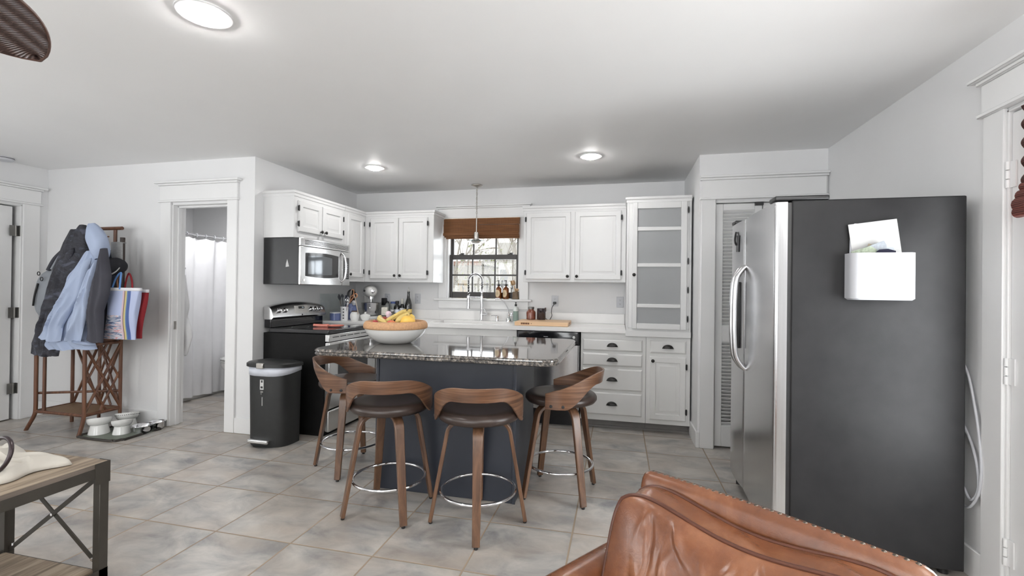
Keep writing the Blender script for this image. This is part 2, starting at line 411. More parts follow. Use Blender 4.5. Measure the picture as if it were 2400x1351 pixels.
def mat_blade():
    t = NT('woven_fan_blade'); t.set(Roughness=0.5)
    w = t.n('ShaderNodeTexWave', wave_type='BANDS', bands_direction='X', Scale=42, Distortion=3.0); w.inputs['Detail Scale'].default_value = 0.6
    t.l(t.obj(), w.inputs['Vector'])
    w2 = t.n('ShaderNodeTexWave', wave_type='BANDS', bands_direction='Y', Scale=6.5, Distortion=0.6); t.l(t.obj(), w2.inputs['Vector'])
    m = t.n('ShaderNodeMath', operation='MULTIPLY'); t.l(w.outputs['Fac'], m.inputs[0]); t.l(w2.outputs['Fac'], m.inputs[1])
    t.l(t.ramp(m.outputs[0], [(0.05, rgb(62, 44, 40)), (0.4, rgb(118, 96, 88)), (0.9, rgb(178, 172, 176))]), t.b.inputs['Base Color'])
    t.bump(m.outputs[0], 0.9, 0.006); return t.m
M_blade = mat_blade()
M_bladerim = plain('fan_blade_rim', rgb(84, 58, 48), 0.5, vary=0.2, scale=40)

def glass(name, tint=(1, 1, 1, 1), rough=0.0, ior=1.45):
    t = NT(name); t.set(Roughness=rough); t.b.inputs['Transmission Weight'].default_value = 1.0
    t.b.inputs['IOR'].default_value = ior; t.b.inputs['Base Color'].default_value = tint; return t.m
def thin_glass(name, gloss=0.08, tint=(1, 1, 1, 1)):
    t = NT(name); nt = t.t; out = nt.nodes['Material Output']
    tr = t.n('ShaderNodeBsdfTransparent'); tr.inputs['Color'].default_value = tint
    gl = t.n('ShaderNodeBsdfGlossy', Roughness=0.02); mx = t.n('ShaderNodeMixShader')
    mx.inputs['Fac'].default_value = gloss
    t.l(tr.outputs[0], mx.inputs[1]); t.l(gl.outputs[0], mx.inputs[2])
    t.l(mx.outputs[0], out.inputs['Surface']); nt.nodes.remove(t.b); return t.m
M_pane = thin_glass('window_glass', 0.04)
M_frost = plain('frosted_glass', rgb(206, 208, 210), 0.34, vary=0.01, transmission=0.42, ior=1.2)
M_amber = plain('amber_glass', rgb(120, 62, 14), 0.08, vary=0.05, transmission=0.35, coat=0.3)
M_clearg = thin_glass('clear_glass', tint=(0.95, 0.97, 0.97, 1))
M_greeng = glass('aqua_glass', (0.70, 0.88, 0.86, 1), 0.05)
M_bottle = plain('dark_bottle_glass', (0.010, 0.011, 0.010, 1), 0.06, vary=0.1, coat=0.5)

def emit(name, c, s):
    t = NT(name); t.b.inputs['Emission Color'].default_value = c; t.b.inputs['Emission Strength'].default_value = s
    t.b.inputs['Base Color'].default_value = (0.9, 0.9, 0.9, 1)
    v = t.noise(t.obj(), 5, 1)
    return t.m
M_lamp = emit('lamp_lens', (1.0, 0.98, 0.95, 1), 9.0)
M_dusk = emit('clock_digits', (0.6, 0.8, 0.9, 1), 0.6)
def cloth(name, c, vary=0.12, scale=6, rough=0.85, bump=0.15, bscale=180):
    return plain(name, c, rough, vary=vary, scale=scale, bump=bump, bscale=bscale, spec=0.2)

# ------------------------------------------------------------------ the room
XL, XK, XR = -5.58, -3.13, 1.59       # living-room left wall, kitchen left wall, right wall
YB, YW, YC, YR = 5.0, 3.40, 4.08, -3.0  # back wall, bathroom wall, closet front, rear wall
struct(MB().box(-8.0, 2.6, YR - 0.2, 5.16, -0.08, 0).build('floor', M_floor))
struct(MB().box(-6.4, 1.75, YR - 0.2, 5.16, CEIL, CEIL + 0.08).build('ceiling', M_ceil))
# back wall with the window over the sink
WX0, WX1, WZ0, WZ1 = -1.955, -1.085, 1.185, 2.10
b = MB()
b.box(XK, WX0, YB, YB + 0.16, 0, CEIL); b.box(WX1, XR, YB, YB + 0.16, 0, CEIL)
b.box(WX0, WX1, YB, YB + 0.16, 0, WZ0 - 0.02); b.box(WX0, WX1, YB, YB + 0.16, WZ1, CEIL)
struct(b.build('wall_back', M_wall))
struct(MB().box(XK - 0.12, XK, YW + 0.13, YB + 0.16, 0, CEIL).build('wall_kitchen', M_wall))
BX0, BX1, BZ = -4.03, -3.405, 2.05
b = MB(); b.box(XL, BX0, YW, YW + 0.13, 0, CEIL); b.box(BX1, XK, YW, YW + 0.13, 0, CEIL); b.box(BX0, BX1, YW, YW + 0.13, BZ, CEIL)
struct(b.build('wall_bathroom', M_wall))
LD0, LD1 = 2.40, 3.20
WLY0, WLY1 = -0.60, 1.20
b = MB(); b.box(XL - 0.14, XL, LD1, YW + 0.13, 0, CEIL); b.box(XL - 0.14, XL, LD0, LD1, 2.05, CEIL)
b.box(XL - 0.14, XL, WLY1, LD0, 0, CEIL); b.box(XL - 0.14, XL, YR, WLY0, 0, CEIL)
b.box(XL - 0.14, XL, WLY0, WLY1, 0, 0.7); b.box(XL - 0.14, XL, WLY0, WLY1, 2.15, CEIL)
struct(b.build('wall_left', M_wall))
CX0, CX1 = 0.765, 1.50
b = MB(); b.box(0.64, CX0, YC, YC + 0.12, 0, CEIL); b.box(CX1, XR, YC, YC + 0.12, 0, CEIL); b.box(CX0, CX1, YC, YC + 0.12, 2.045, CEIL)
b.box(0.64, 0.74, YC + 0.12, YB + 0.16, 0, CEIL)
struct(b.build('wall_closet', M_wall))
RD0, RD1 = 1.50, 2.345
b = MB(); b.box(XR, XR + 0.14, RD1 + 0.011, YB + 0.16, 0, CEIL); b.box(XR, XR + 0.14, YR, RD0 - 0.011, 0, CEIL); b.box(XR, XR + 0.14, RD0 - 0.011, RD1 + 0.011, 2.074, CEIL)
struct(b.build('wall_right', M_wall))
b = MB(); xs = [XL, -4.95, -3.05, -1.85, 0.05, XR]
for i in range(5):
    if i in (1, 3):
        b.box(xs[i], xs[i + 1], YR - 0.14, YR, 0, 0.7); b.box(xs[i], xs[i + 1], YR - 0.14, YR, 2.2, CEIL)
    else: b.box(xs[i], xs[i + 1], YR - 0.14, YR, 0, CEIL)
struct(b.build('wall_rear', M_wall))
# bathroom and left room shells
b = MB(); b.box(XL - 0.1, XL, YW + 0.13, YB + 0.16, 0, CEIL)
struct(b.build('wall_bathroom_left', M_wall))
struct(MB().box(XL, XK - 0.12, YB, YB + 0.16, 0, CEIL).build('wall_bathroom_back', M_wall))
struct(MB().box(-3.86, -3.76, YW + 0.75, YB, 0, CEIL).build('wall_bathroom_right', M_wall))
b = MB(); b.box(-6.42, -6.36, 2.1, 3.53, 0, CEIL); b.box(-6.36, XL - 0.14, 3.47, 3.53, 0, CEIL); b.box(-6.36, XL - 0.14, 2.1, 2.16, 0, CEIL)
struct(b.build('wall_closet_left', plain('closet_shade_grey', (0.25, 0.25, 0.25, 1), 0.7)))  # wall grey darkened to stand in for shade inside the closet

def frame_header(b, axis, a0, a1, face, z0, z1, out, over=0.035, proud=0.022):
    """craftsman header: flat board, bottom bead, stepped cap. face: wall plane coordinate; out: +1/-1 direction into the room"""
    def bx(u0, u1, d, zz0, zz1):
        f0, f1 = sorted((face, face + out * d))
        if axis == 'x': b.box(u0, u1, f0, f1, zz0, zz1)
        else: b.box(f0, f1, u0, u1, zz0, zz1)
    bx(a0, a1, proud, z0 + 0.018, z1 - 0.035)
    bx(a0 - 0.012, a1 + 0.012, proud + 0.012, z0, z0 + 0.018)
    bx(a0 - 0.012, a1 + 0.012, proud + 0.015, z1 - 0.035, z1 - 0.018)
    bx(a0 - over, a1 + over, proud + 0.035, z1 - 0.018, z1)
# bathroom doorway trim
b = MB(); f = YW
b.box(-4.145, BX0, f - 0.018, f, 0, 2.07); b.box(BX1, -3.30, f - 0.018, f, 0, 2.07)
frame_header(b, 'x', -4.150, -3.295, f, 2.062, 2.25, -1)
b.box(BX0 - 0.001, BX0 + 0.012, YW, YW + 0.13, 0, BZ); b.box(BX1 - 0.012, BX1 + 0.001, YW, YW + 0.13, 0, BZ); b.box(BX0, BX1, YW, YW + 0.13, BZ - 0.012, BZ + 0.002)
b.box(BX0 + 0.012, BX0 + 0.024, YW + 0.045, YW + 0.085, 0, BZ - 0.012); b.box(BX0, BX1, YW + 0.045, YW + 0.085, BZ - 0.03, BZ - 0.012)
T1 = struct(b.build('trim_1', M_trim, bevel=0.003, seg=1))
# left door trim
b = MB(); f = XL
b.box(f, f + 0.018, LD1, LD1 + 0.13, 0, 2.07); b.box(f, f + 0.018, LD0 - 0.12, LD0, 0, 2.07)
frame_header(b, 'y', LD0 - 0.13, LD1 + 0.135, f, 2.062, 2.24, 1)
b.box(f - 0.14, f, LD1 - 0.012, LD1 + 0.001, 0, 2.05); b.box(f - 0.14, f, LD0 - 0.001, LD0 + 0.012, 0, 2.05); b.box(f - 0.14, f, LD0, LD1, 2.038, 2.051)
T2 = struct(b.build('trim_2', M_trim, bevel=0.003, seg=1))
# closet trim
b = MB(); f = YC
b.box(0.655, CX0, f - 0.018, f, 0, 2.065); b.box(CX1, 1.575, f - 0.018, f, 0, 2.065)
frame_header(b, 'x', 0.655, 1.575, f, 2.06, 2.255, -1, over=0.012)
b.box(CX0 - 0.001, CX0 + 0.008, YC, YC + 0.12, 0, 2.045); b.box(CX1 - 0.008, CX1 + 0.001, YC, YC + 0.12, 0, 2.045); b.box(CX0, CX1, YC, YC + 0.12, 2.035, 2.046)
T3 = struct(b.build('trim_3', M_trim, bevel=0.003, seg=1))
# right door trim
b = MB(); f = XR
b.box(f - 0.018, f, RD1 + 0.012, RD1 + 0.125, 0, 2.085); b.box(f - 0.018, f, RD0 - 0.125, RD0 - 0.012, 0, 2.085)
frame_header(b, 'y', RD0 - 0.13, RD1 + 0.13, f, 2.085, 2.265, -1)
b.box(f - 0.006, f + 0.14, RD1, RD1 + 0.012, 0, 2.075); b.box(f - 0.006, f + 0.14, RD0 - 0.012, RD0, 0, 2.075); b.box(f - 0.006, f + 0.14, RD0 - 0.012, RD1 + 0.012, 2.063, 2.075)
b.box(f + 0.05, f + 0.065, RD1 - 0.012, RD1, 0, 2.075); b.box(f + 0.05, f + 0.065, RD0, RD0 + 0.012, 0, 2.075)
T4 = struct(b.build('trim_4', M_trim, bevel=0.003, seg=1))
# baseboards
def base(name, *boxes):
    b = MB()
    for x0, x1, y0, y1 in boxes: b.box(x0, x1, y0, y1, 0, 0.135)
    struct(b.build(name, M_trim, bevel=0.004, seg=2))
base('baseboard_bathroom', (XL + 0.018, -4.145, YW - 0.015, YW), (-3.30, XK + 0.015, YW - 0.015, YW))
base('baseboard_left', (XL, XL + 0.015, LD1 + 0.13, YW - 0.015), (XL, XL + 0.015, YR, LD0 - 0.12))
base('baseboard_closet', (0.625, 0.64, YC - 0.015, 4.44), (0.625, 0.655, YC - 0.018, YC))
base('baseboard_right', (XR - 0.015, XR, RD1 + 0.125, YC), (XR - 0.015, XR, YR, RD0 - 0.125))
base('baseboard_rear', (XL + 0.015, XR - 0.015, YR, YR + 0.015))

# ---- kitchen window: wooden frame, two black sashes, stool, apron
w = struct(MB().box(WX0, WX0 + 0.02, YB, YB + 0.09, WZ0, WZ1).box(WX1 - 0.02, WX1, YB, YB + 0.09, WZ0, WZ1).box(WX0, WX1, YB, YB + 0.09, WZ1 - 0.02, WZ1)
           .build('window_1', M_trim))
b = MB(); f = YB
b.box(-2.045, WX0, f - 0.02, f, WZ0, 2.13); b.box(WX1, -0.985, f - 0.02, f, WZ0, 2.13)
frame_header(b, 'x', -2.05, -0.98, f, 2.10, 2.255, -1, over=0.025)
b.box(-2.045, -0.985, f - 0.02, f, 1.075, 1.165)
b.build('window_casing', M_trim, w, bevel=0.003, seg=1)
MB().box(-2.09, -0.945, f - 0.06, YB + 0.09, 1.165, 1.19).build('window_sill', M_trim, w, bevel=0.006)
M_sash = plain('dark_bronze_sash', rgb(42, 38, 36), 0.4, vary=0.08, scale=20)
IX0, IX1 = WX0 + 0.02, WX1 - 0.02
def sash(name, z0, z1, y, bars_x, bars_z, bot, top):
    b = MB()
    b.box(IX0, IX0 + 0.035, y, y + 0.03, z0, z1); b.box(IX1 - 0.035, IX1, y, y + 0.03, z0, z1)
    b.box(IX0 + 0.035, IX1 - 0.035, y, y + 0.03, z0, z0 + bot); b.box(IX0 + 0.035, IX1 - 0.035, y, y + 0.03, z1 - top, z1)
    for x in bars_x: b.box(x - 0.009, x + 0.009, y + 0.0065, y + 0.0235, z0 + 0.01, z1 - 0.01)
    for z in bars_z: b.box(IX0 + 0.01, IX1 - 0.01, y + 0.006, y + 0.024, z - 0.009, z + 0.009)
    s = b.build(name, M_sash, w, bevel=0.003, seg=1)
    MB().box(IX0 + 0.03, IX1 - 0.03, y + 0.013, y + 0.017, z0 + bot * 0.5, z1 - top * 0.5).build('glass_pane', M_pane, s, smooth=0)
    return s
sash('lower_sash', 1.195, 1.695, YB + 0.05, (-1.66, -1.39), (1.46,), 0.07, 0.055)
u = sash('upper_sash', 1.655, WZ1 - 0.02, YB + 0.085, (-1.66, -1.39), (1.93,), 0.04, 0.04)
for x in (-1.79, -1.21):
    MB().box(x - 0.03, x + 0.03, YB + 0.045, YB + 0.085, 1.695, 1.704).cyl((x, YB + 0.06, 1.70), (x, YB + 0.06, 1.714), 0.014).box(x - 0.005, x + 0.03, YB + 0.05, YB + 0.065, 1.706, 1.715).build('sash_lock', M_sash, w)

# living room windows behind the camera and to the left
def room_window(name, axis, a0, a1, z0, z1, face, out):
    b = MB()
    def bx(B, u0, u1, d0, d1, zz0, zz1):
        f0, f1 = sorted((face + out * d0, face + out * d1))
        if axis == 'x': B.box(u0, u1, f0, f1, zz0, zz1)
        else: B.box(f0, f1, u0, u1, zz0, zz1)
    bx(b, a0 - 0.1, a0, 0, 0.02, z0 - 0.05, z1 + 0.1); bx(b, a1, a1 + 0.1, 0, 0.02, z0 - 0.05, z1 + 0.1)
    bx(b, a0 - 0.1, a1 + 0.1, 0, 0.02, z1, z1 + 0.12); bx(b, a0 - 0.13, a1 + 0.13, -0.1, 0.05, z0 - 0.03, z0)
    o = struct(b.build(name, M_trim, bevel=0.003, seg=1))
    s = MB(); m = (a0 + a1) / 2; zm = (z0 + z1) / 2
    for u in (a0, m - 0.03, a1 - 0.05): bx(s, u, u + 0.05, -0.10, -0.06, z0, z1)
    for u in (m - (m - a0) / 2, m + (a1 - m) / 2): bx(s, u - 0.01, u + 0.01, -0.09, -0.07, z0, z1)
    for z in (z0, zm - 0.025, z1 - 0.05): bx(s, a0, a1, -0.10, -0.06, z, z + 0.05)
    s.build('window_sash', M_sash, o)
    return o
room_window('window_2', 'x', xs[1], xs[2], 0.7, 2.2, YR, 1)
room_window('window_3', 'x', xs[3], xs[4], 0.7, 2.2, YR, 1)
room_window('window_4', 'y', WLY0, WLY1, 0.7, 2.15, XL, 1)

# ---- doors
def hinge_leafs(parent, x, y, z, axis='y', h=0.09, m=None):
    return
M_hinge = plain('worn_steel_hinge', rgb(120, 118, 115), 0.35, metal=0.8, vary=0.1)
# door_1: white slab door ajar on the far left, hinged at its far edge
d = MB().box(0, 0.036, -0.74, -0.004, 0.01, 2.03).build('door_1', M_trim, bevel=0.002, seg=1); struct(d)
d.location = (XL - 0.085, LD1 - 0.045, 0); d.rotation_euler = (0, 0, R(7))
for z in (0.30, 1.02, 1.80):
    h = MB(); h.cyl((XL - 0.03, LD1 - 0.028, z - 0.05), (XL - 0.03, LD1 - 0.028, z + 0.05), 0.008)
    h.box(XL - 0.032, XL - 0.028, LD1 - 0.075, LD1 - 0.028, z - 0.05, z + 0.05); h.box(XL - 0.032, XL - 0.001, LD1 - 0.016, LD1 - 0.0125, z - 0.05, z + 0.05)
    h.build('door_hinge', M_hinge, T2)
# strike plate in the bathroom jamb
s = MB().box(BX0 + 0.0121, BX0 + 0.0145, YW + 0.02, YW + 0.085, 0.89, 0.965).build('strike_plate', M_nickel, T1, bevel=0.001, seg=1)
# door_2: louvered bifold closet door
def bifold_leaf(x0, x1, name, hinge_side):
    d = MB(); y0, y1 = YC + 0.03, YC + 0.062; z0, z1 = 0.015, 2.030
    st = 0.055
    d.box(x0, x0 + st, y0, y1, z0, z1); d.box(x1 - st, x1, y0, y1, z0, z1)
    for za, zb in ((z0, 0.19), (0.885, 1.02), (1.975, z1)): d.box(x0 + st, x1 - st, y0, y1, za, zb)
    o = struct(d.build(name, M_trim, bevel=0.003, seg=1))
    l = MB()
    for za, zb in ((0.19, 0.885), (1.02, 1.975)):
        n = int((zb - za) / 0.0285); p = (zb - za) / n
        for i in range(n):
            z = za + (i + 0.5) * p
            M = Matrix.Translation(((x0 + x1) / 2, (y0 + y1) / 2 + 0.002, z)) @ Matrix.Rotation(R(-42), 4, 'X')
            l.box(-(x1 - x0) / 2 + st - 0.004, (x1 - x0) / 2 - st + 0.004, -0.0185, 0.0185, -0.003, 0.003, M)
    l.build('louver_slats', M_trim, o)
    return o
bifold_leaf(0.777, 1.128, 'door_2', 0); o3 = bifold_leaf(1.134, 1.485, 'door_2', 0)
for z in (0.29, 1.10, 1.915):
    (MB().cyl((0.770, YC + 0.024, z - 0.04), (0.770, YC + 0.024, z + 0.04), 0.006).box(0.766, 0.776, YC + 0.018, YC + 0.03, z - 0.04, z + 0.04).build('door_hinge', M_hinge, T3))
MB().box(1.07, 1.13, YC + 0.0, YC + 0.03, 2.008, 2.034).build('door_catch', M_black, T3)
# door_3: glazed door in the right wall with three butt hinges
d = MB(); x0, x1 = XR + 0.004, XR + 0.044; y0, y1 = RD0 + 0.0015, RD1 - 0.0015
st = 0.105
d.box(x0, x1, y0, y0 + st, 0.01, 2.058); d.box(x0, x1, y1 - st, y1, 0.01, 2.058)
for za, zb in ((0.01, 0.25), (1.93, 2.058)): d.box(x0, x1, y0 + st, y1 - st, za, zb)
for z in (0.80, 1.37): d.box(x0 + 0.008, x1 - 0.008, y0 + st, y1 - st, z - 0.012, z + 0.012)
d.box(x0 + 0.008, x1 - 0.008, (y0 + y1) / 2 - 0.012, (y0 + y1) / 2 + 0.012, 0.25, 1.93)
o = struct(d.build('door_3', M_trim, bevel=0.003, seg=1))
MB().box((x0 + x1) / 2 - 0.002, (x0 + x1) / 2 + 0.002, y0 + st, y1 - st, 0.25, 1.93).build('glass_pane', M_pane, o, smooth=0)
for z in (0.22, 0.975, 1.80):
    h = MB()
    for k in range(3): h.cyl((XR - 0.008, RD1 + 0.003, z - 0.055 + k * 0.038), (XR - 0.008, RD1 + 0.003, z - 0.055 + k * 0.038 + 0.034), 0.0075)
    h.box(XR - 0.006, XR + 0.002, RD1 + 0.003, RD1 + 0.012, z - 0.055, z + 0.055); h.box(XR - 0.003, XR + 0.003, RD1 - 0.03, RD1 + 0.003, z - 0.055, z + 0.055)
    h.build('door_hinge', M_trim, o)
# red woven shade rolled on the glazed door, seen edge-on
ws = thing('woven_shade', 'dark red woven reed shade bunched up on the glazed door', 'shade', (XR - 0.04, 1.905, 1.6))
def shade_fn(u, v):
    y = -0.30 + 0.60 * u; z = 0.44 - 0.33 * v
    x = -0.018 * (0.5 + 0.5 * math.cos(v * 9 * math.pi))
    return (x, y, z)
MB().grid(shade_fn, 2, 60).build('shade_panel', M_redweave, ws, solid=0.01)
b = MB()
for k, (z, r) in enumerate(((0.12, 0.018), (0.085, 0.024), (0.05, 0.030), (0.02, 0.022))):
    b.lathe([(r, -0.30), (r, 0.30)], (-0.012 - 0.006 * k, 0, z), 14, True, True, Matrix.Rotation(R(90), 4, 'X'))
b.build('shade_folds', M_redweave, ws)
MB().box(0.0, 0.03, -0.305, 0.305, 0.40, 0.45).build('head_rail', M_redweave, ws)

# ------------------------------------------------------------------ cabinets
def rect_rings(x0, x1, z0, z1, steps):
    return [[(x0 + d, y, z0 + d), (x1 - d, y, z0 + d), (x1 - d, y, z1 - d), (x0 + d, y, z1 - d)] for d, y in steps]
def raised_door(parent, x0, x1, z0, z1, mat_, t=0.02, fr=0.05, name='door'):
    b = MB(); fr = min(fr, (x1 - x0) * 0.2)
    b.rings(rect_rings(x0, x1, z0, z1, [(0, 0.0), (0, -t + 0.006), (0.007, -t), (fr, -t), (fr + 0.005, -t + 0.011), (fr + 0.013, -t + 0.011), (fr + 0.036, -t + 0.001), (fr + 0.038, -t + 0.001)]))
    return b.build(name, mat_, parent, smooth=25)
def slab_drawer(parent, x0, x1, z0, z1, mat_, t=0.02):
    b = MB(); b.rings(rect_rings(x0, x1, z0, z1, [(0, 0.0), (0, -t + 0.010), (0.004, -t + 0.006), (0.012, -t)]))
    return b.build('drawer', mat_, parent, smooth=25)
def knob(parent, x, z, y=-0.02):
    M = Matrix.Rotation(R(90), 4, 'X')
    MB().lathe([(0.006, 0.0), (0.005, 0.010), (0.008, 0.014), (0.0145, 0.018), (0.0155, 0.023), (0.011, 0.028), (0.002, 0.030)], (x, y, z), 18, True, True, M).build('knob', M_bronze, parent)
def hinge(parent, x, z, y=-0.02):
    MB().cyl((x, y - 0.001, z - 0.026), (x, y - 0.001, z + 0.026), 0.0055, n=10).box(x - 0.008, x + 0.008, y - 0.003, y + 0.008, z - 0.022, z + 0.022).build('hinge', M_black, parent)
def cup_pull(parent, x, z, y=-0.02, a=0.047, c=0.034, dp=0.026):
    b = MB()
    b.grid(lambda u, v: (x + a * math.cos(math.pi * u) * math.cos(v * math.pi / 2) ** 0.7, y - dp * math.sin(v * math.pi / 2), z - 0.012 + c * math.sin(math.pi * u) * math.cos(v * math.pi / 2) ** 0.7), 17, 9)
    b.box(x - a - 0.003, x + a + 0.003, y - 0.003, y, z - 0.014, z - 0.009)
    b.build('cup_pull', M_bronze, parent, solid=0.002)
def crown(parent, W, H, D, mat_, left=True, right=True, cabx0=0.0):
    b = MB()
    prof = [(0, 0.0), (0.006, 0.0), (0.006, 0.022), (0.014, 0.030), (0.014, 0.05)]
    def wrap(d, z): return [(cabx0 - (d if left else 0), -d, z), (W + (d if right else 0), -d, z), (W + (d if right else 0), D, z), (cabx0 - (d if left else 0), D, z)]
    b.rings([wrap(d, H - 0.05 + z) for d, z in prof])
    b.build('crown_molding', mat_, parent, smooth=20)
def cabinet_box(parent, W, H, D, mat_, x0=0.0):
    MB().box(x0, W, 0, D, 0, H).build('body', mat_, parent, bevel=0.002, seg=1)
def wall_cab(name, label, loc, rotz, W, H, D, doors, crn=(True, True), group=None):
    t = thing(name, label, 'cabinet', loc, rotz, group)
    cabinet_box(t, W, H, D, M_cab)
    for x0, x1, z0, z1, side, kx, kz in doors:
        d = raised_door(t, x0, x1, z0, z1, M_cab)
        knob(d, kx, kz)
        hx = x0 - 0.004 if side == 'l' else x1 + 0.004
        hinge(d, hx, z0 + 0.07); hinge(d, hx, z1 - 0.07)
    crown(t, W, H, D, M_cab, *crn)
    return t
UZ, UH = 1.365, 0.79            # upper cabinets: underside and height
SY0, SY1 = 3.505, 4.265         # range / microwave bay along the left kitchen wall
MWX = -2.812
# over the microwave (short), faces +X
wall_cab('wall_cabinet', 'short white two-door cabinet above the microwave', (MWX, SY0, 1.738), R(90), SY1 - SY0, UZ + UH - 1.738, 0.318,
         [(0.045, 0.372, 0.055, 0.335, 'l', 0.345, 0.085), (0.382, 0.715, 0.055, 0.335, 'r', 0.41, 0.085)], (True, False))
# narrow single door between microwave and corner, faces +X
wall_cab('wall_cabinet', 'narrow white one-door cabinet in the corner beside the microwave', (MWX + 0.002, SY1 + 0.001, UZ), R(90), 4.6725 - SY1 - 0.001, UH, 0.318,
         [(0.04, 0.345, 0.045, 0.715, 'r', 0.065, 0.075)], (False, False))
# left of the window, faces the room
wall_cab('wall_cabinet', 'white two-door wall cabinet above the stand mixer', (-2.8105, 4.672, UZ), 0, 0.8285, UH, 0.326,
         [(0.071, 0.411, 0.035, 0.715, 'l', 0.384, 0.072), (0.421, 0.761, 0.035, 0.715, 'r', 0.448, 0.072)], (False, True))
# right of the window
wall_cab('wall_cabinet', 'wide white two-door wall cabinet above the wooden cutting board', (-0.978, 4.672, UZ + 0.015), 0, 1.035, UH - 0.005, 0.326,
         [(0.028, 0.488, 0.025, 0.715, 'l', 0.462, 0.058), (0.53, 0.988, 0.025, 0.715, 'r', 0.555, 0.058)], (True, False))

# tall display cabinet standing on the base run
TX0, TX1, TF = 0.060, 0.622, 4.355
tc = thing('display_cabinet', 'tall white cabinet with four frosted glass panes', 'cabinet', (TX0, TF, 0.885))
TW, TH, TD = TX1 - TX0, 1.275, 0.62
b = MB()
b.box(0, 0.018, 0, TD, 0, TH); b.box(TW - 0.018, TW, 0, TD, 0, TH); b.box(0.018, TW - 0.018, TD - 0.012, TD, 0, TH)
b.box(0.018, TW - 0.018, 0, TD, 0, 0.075); b.box(0.018, TW - 0.018, 0, TD, TH - 0.06, TH)
b.box(0.018, 0.055, 0, 0.02, 0.075, TH - 0.06); b.box(TW - 0.055, TW - 0.018, 0, 0.02, 0.075, TH - 0.06)
b.build('body', M_cab, tc, bevel=0.002, seg=1)
for z in (0.275, 0.645, 0.98): MB().box(0.02, TW - 0.02, 0.05, TD - 0.014, z, z + 0.018).build('shelf', M_cab, tc)
crown(tc, TW, TH, TD, M_cab, True, False)
MB().box(-0.004, TW, -0.016, -0.001, -0.005, 0.052).build('bottom_rail', M_cab, tc, bevel=0.003, seg=1)
DX0, DX1, DZ0, DZ1 = 0.05, 0.522, 0.066, 1.222
b = MB(); t_ = 0.022; gx0, gx1 = 0.094, 0.472
b.box(DX0, gx0, -t_, 0, DZ0, DZ1); b.box(gx1, DX1, -t_, 0, DZ0, DZ1)
pz = [(0.118, 0.262), (0.296, 0.632), (0.666, 0.962), (0.996, 1.164)]
ed = [DZ0, 0.118, 0.262, 0.296, 0.632, 0.666, 0.962, 0.996, 1.164, DZ1]
for k in range(0, 10, 2): b.box(gx0, gx1, -t_ + (0.004 if 0 < k < 8 else 0), 0, ed[k], ed[k + 1])
dr = b.build('door', M_cab, tc, bevel=0.004, seg=2)
for za, zb in pz: MB().box(gx0 - 0.004, gx1 + 0.004, -0.011, -0.007, za - 0.004, zb + 0.004).build('glass_pane', M_frost, dr, smooth=0)
knob(dr, 0.066, 0.56, -t_)
for z in (0.165, 0.425, 0.685, 0.945 + 0.20): 
    MB().ball((DX1 + 0.012, -0.012, z), 0.031, 0.2, 0.35, 1).build('hinge', M_black, dr)

# base cabinets
BF, BH, BT = 4.38, 0.905, 0.085   # face plane, top of carcass, toe height
def base_cab(name, label, loc, rotz, W, D, doors=(), drawers=(), group=None, toe=True):
    t = thing(name, label, 'cabinet', loc, rotz, group)
    MB().box(0, W, 0, D, BT, BH).build('body', M_cabb, t, bevel=0.002, seg=1)
    if toe: MB().box(0, W, 0.085, D, 0.0, BT).box(0, W, 0.068, 0.085, 0, 0.018).build('toe_kick', plain_toe, t)
    for x0, x1, z0, z1, side, kx, kz in doors:
        d = raised_door(t, x0, x1, z0, z1, M_cabb); knob(d, kx, kz)
        hx = x0 - 0.004 if side == 'l' else x1 + 0.004
        hinge(d, hx, z0 + 0.085); hinge(d, hx, z1 - 0.085)
    for x0, x1, z0, z1 in drawers:
        d = slab_drawer(t, x0, x1, z0, z1, M_cabb); cup_pull(d, (x0 + x1) / 2, (z0 + z1) / 2)
    return t
plain_toe = plain('toe_kick_paint', (0.20, 0.19, 0.185, 1), 0.6)
base_cab('base_cabinet', 'grey-white sink cabinet with two doors under the window', (-2.06, BF, 0), 0, 1.085, 0.605,
         [(0.15, 0.515, 0.13, 0.84, 'l', 0.485, 0.79), (0.565, 1.05, 0.13, 0.84, 'r', 0.595, 0.79)])
base_cab('base_cabinet', 'white cabinet with a stack of four drawers beside the dishwasher', (-0.352, BF, 0), 0, 0.592, 0.605, (),
         [(0.02, 0.562, 0.735, 0.845), (0.02, 0.562, 0.596, 0.712), (0.02, 0.562, 0.372, 0.572), (0.02, 0.562, 0.140, 0.350)])
base_cab('base_cabinet', 'narrow white cabinet with one drawer above one door', (0.242, BF, 0), 0, 0.383, 0.605,
         [(0.033, 0.345, 0.128, 0.702, 'r', 0.058, 0.665)], [(0.033, 0.345, 0.733, 0.85)])
base_cab('base_cabinet', 'blank white corner cabinet between the range and the sink run', (-2.50, SY1 + 0.012, 0), R(90), BF - SY1 - 0.012, 0.62, toe=False)
base_cab('base_cabinet', 'white corner filler cabinet beside the sink cabinet', (-2.50 + 0.005, BF + 0.002, 0), 0, 0.43, 0.60, toe=True)

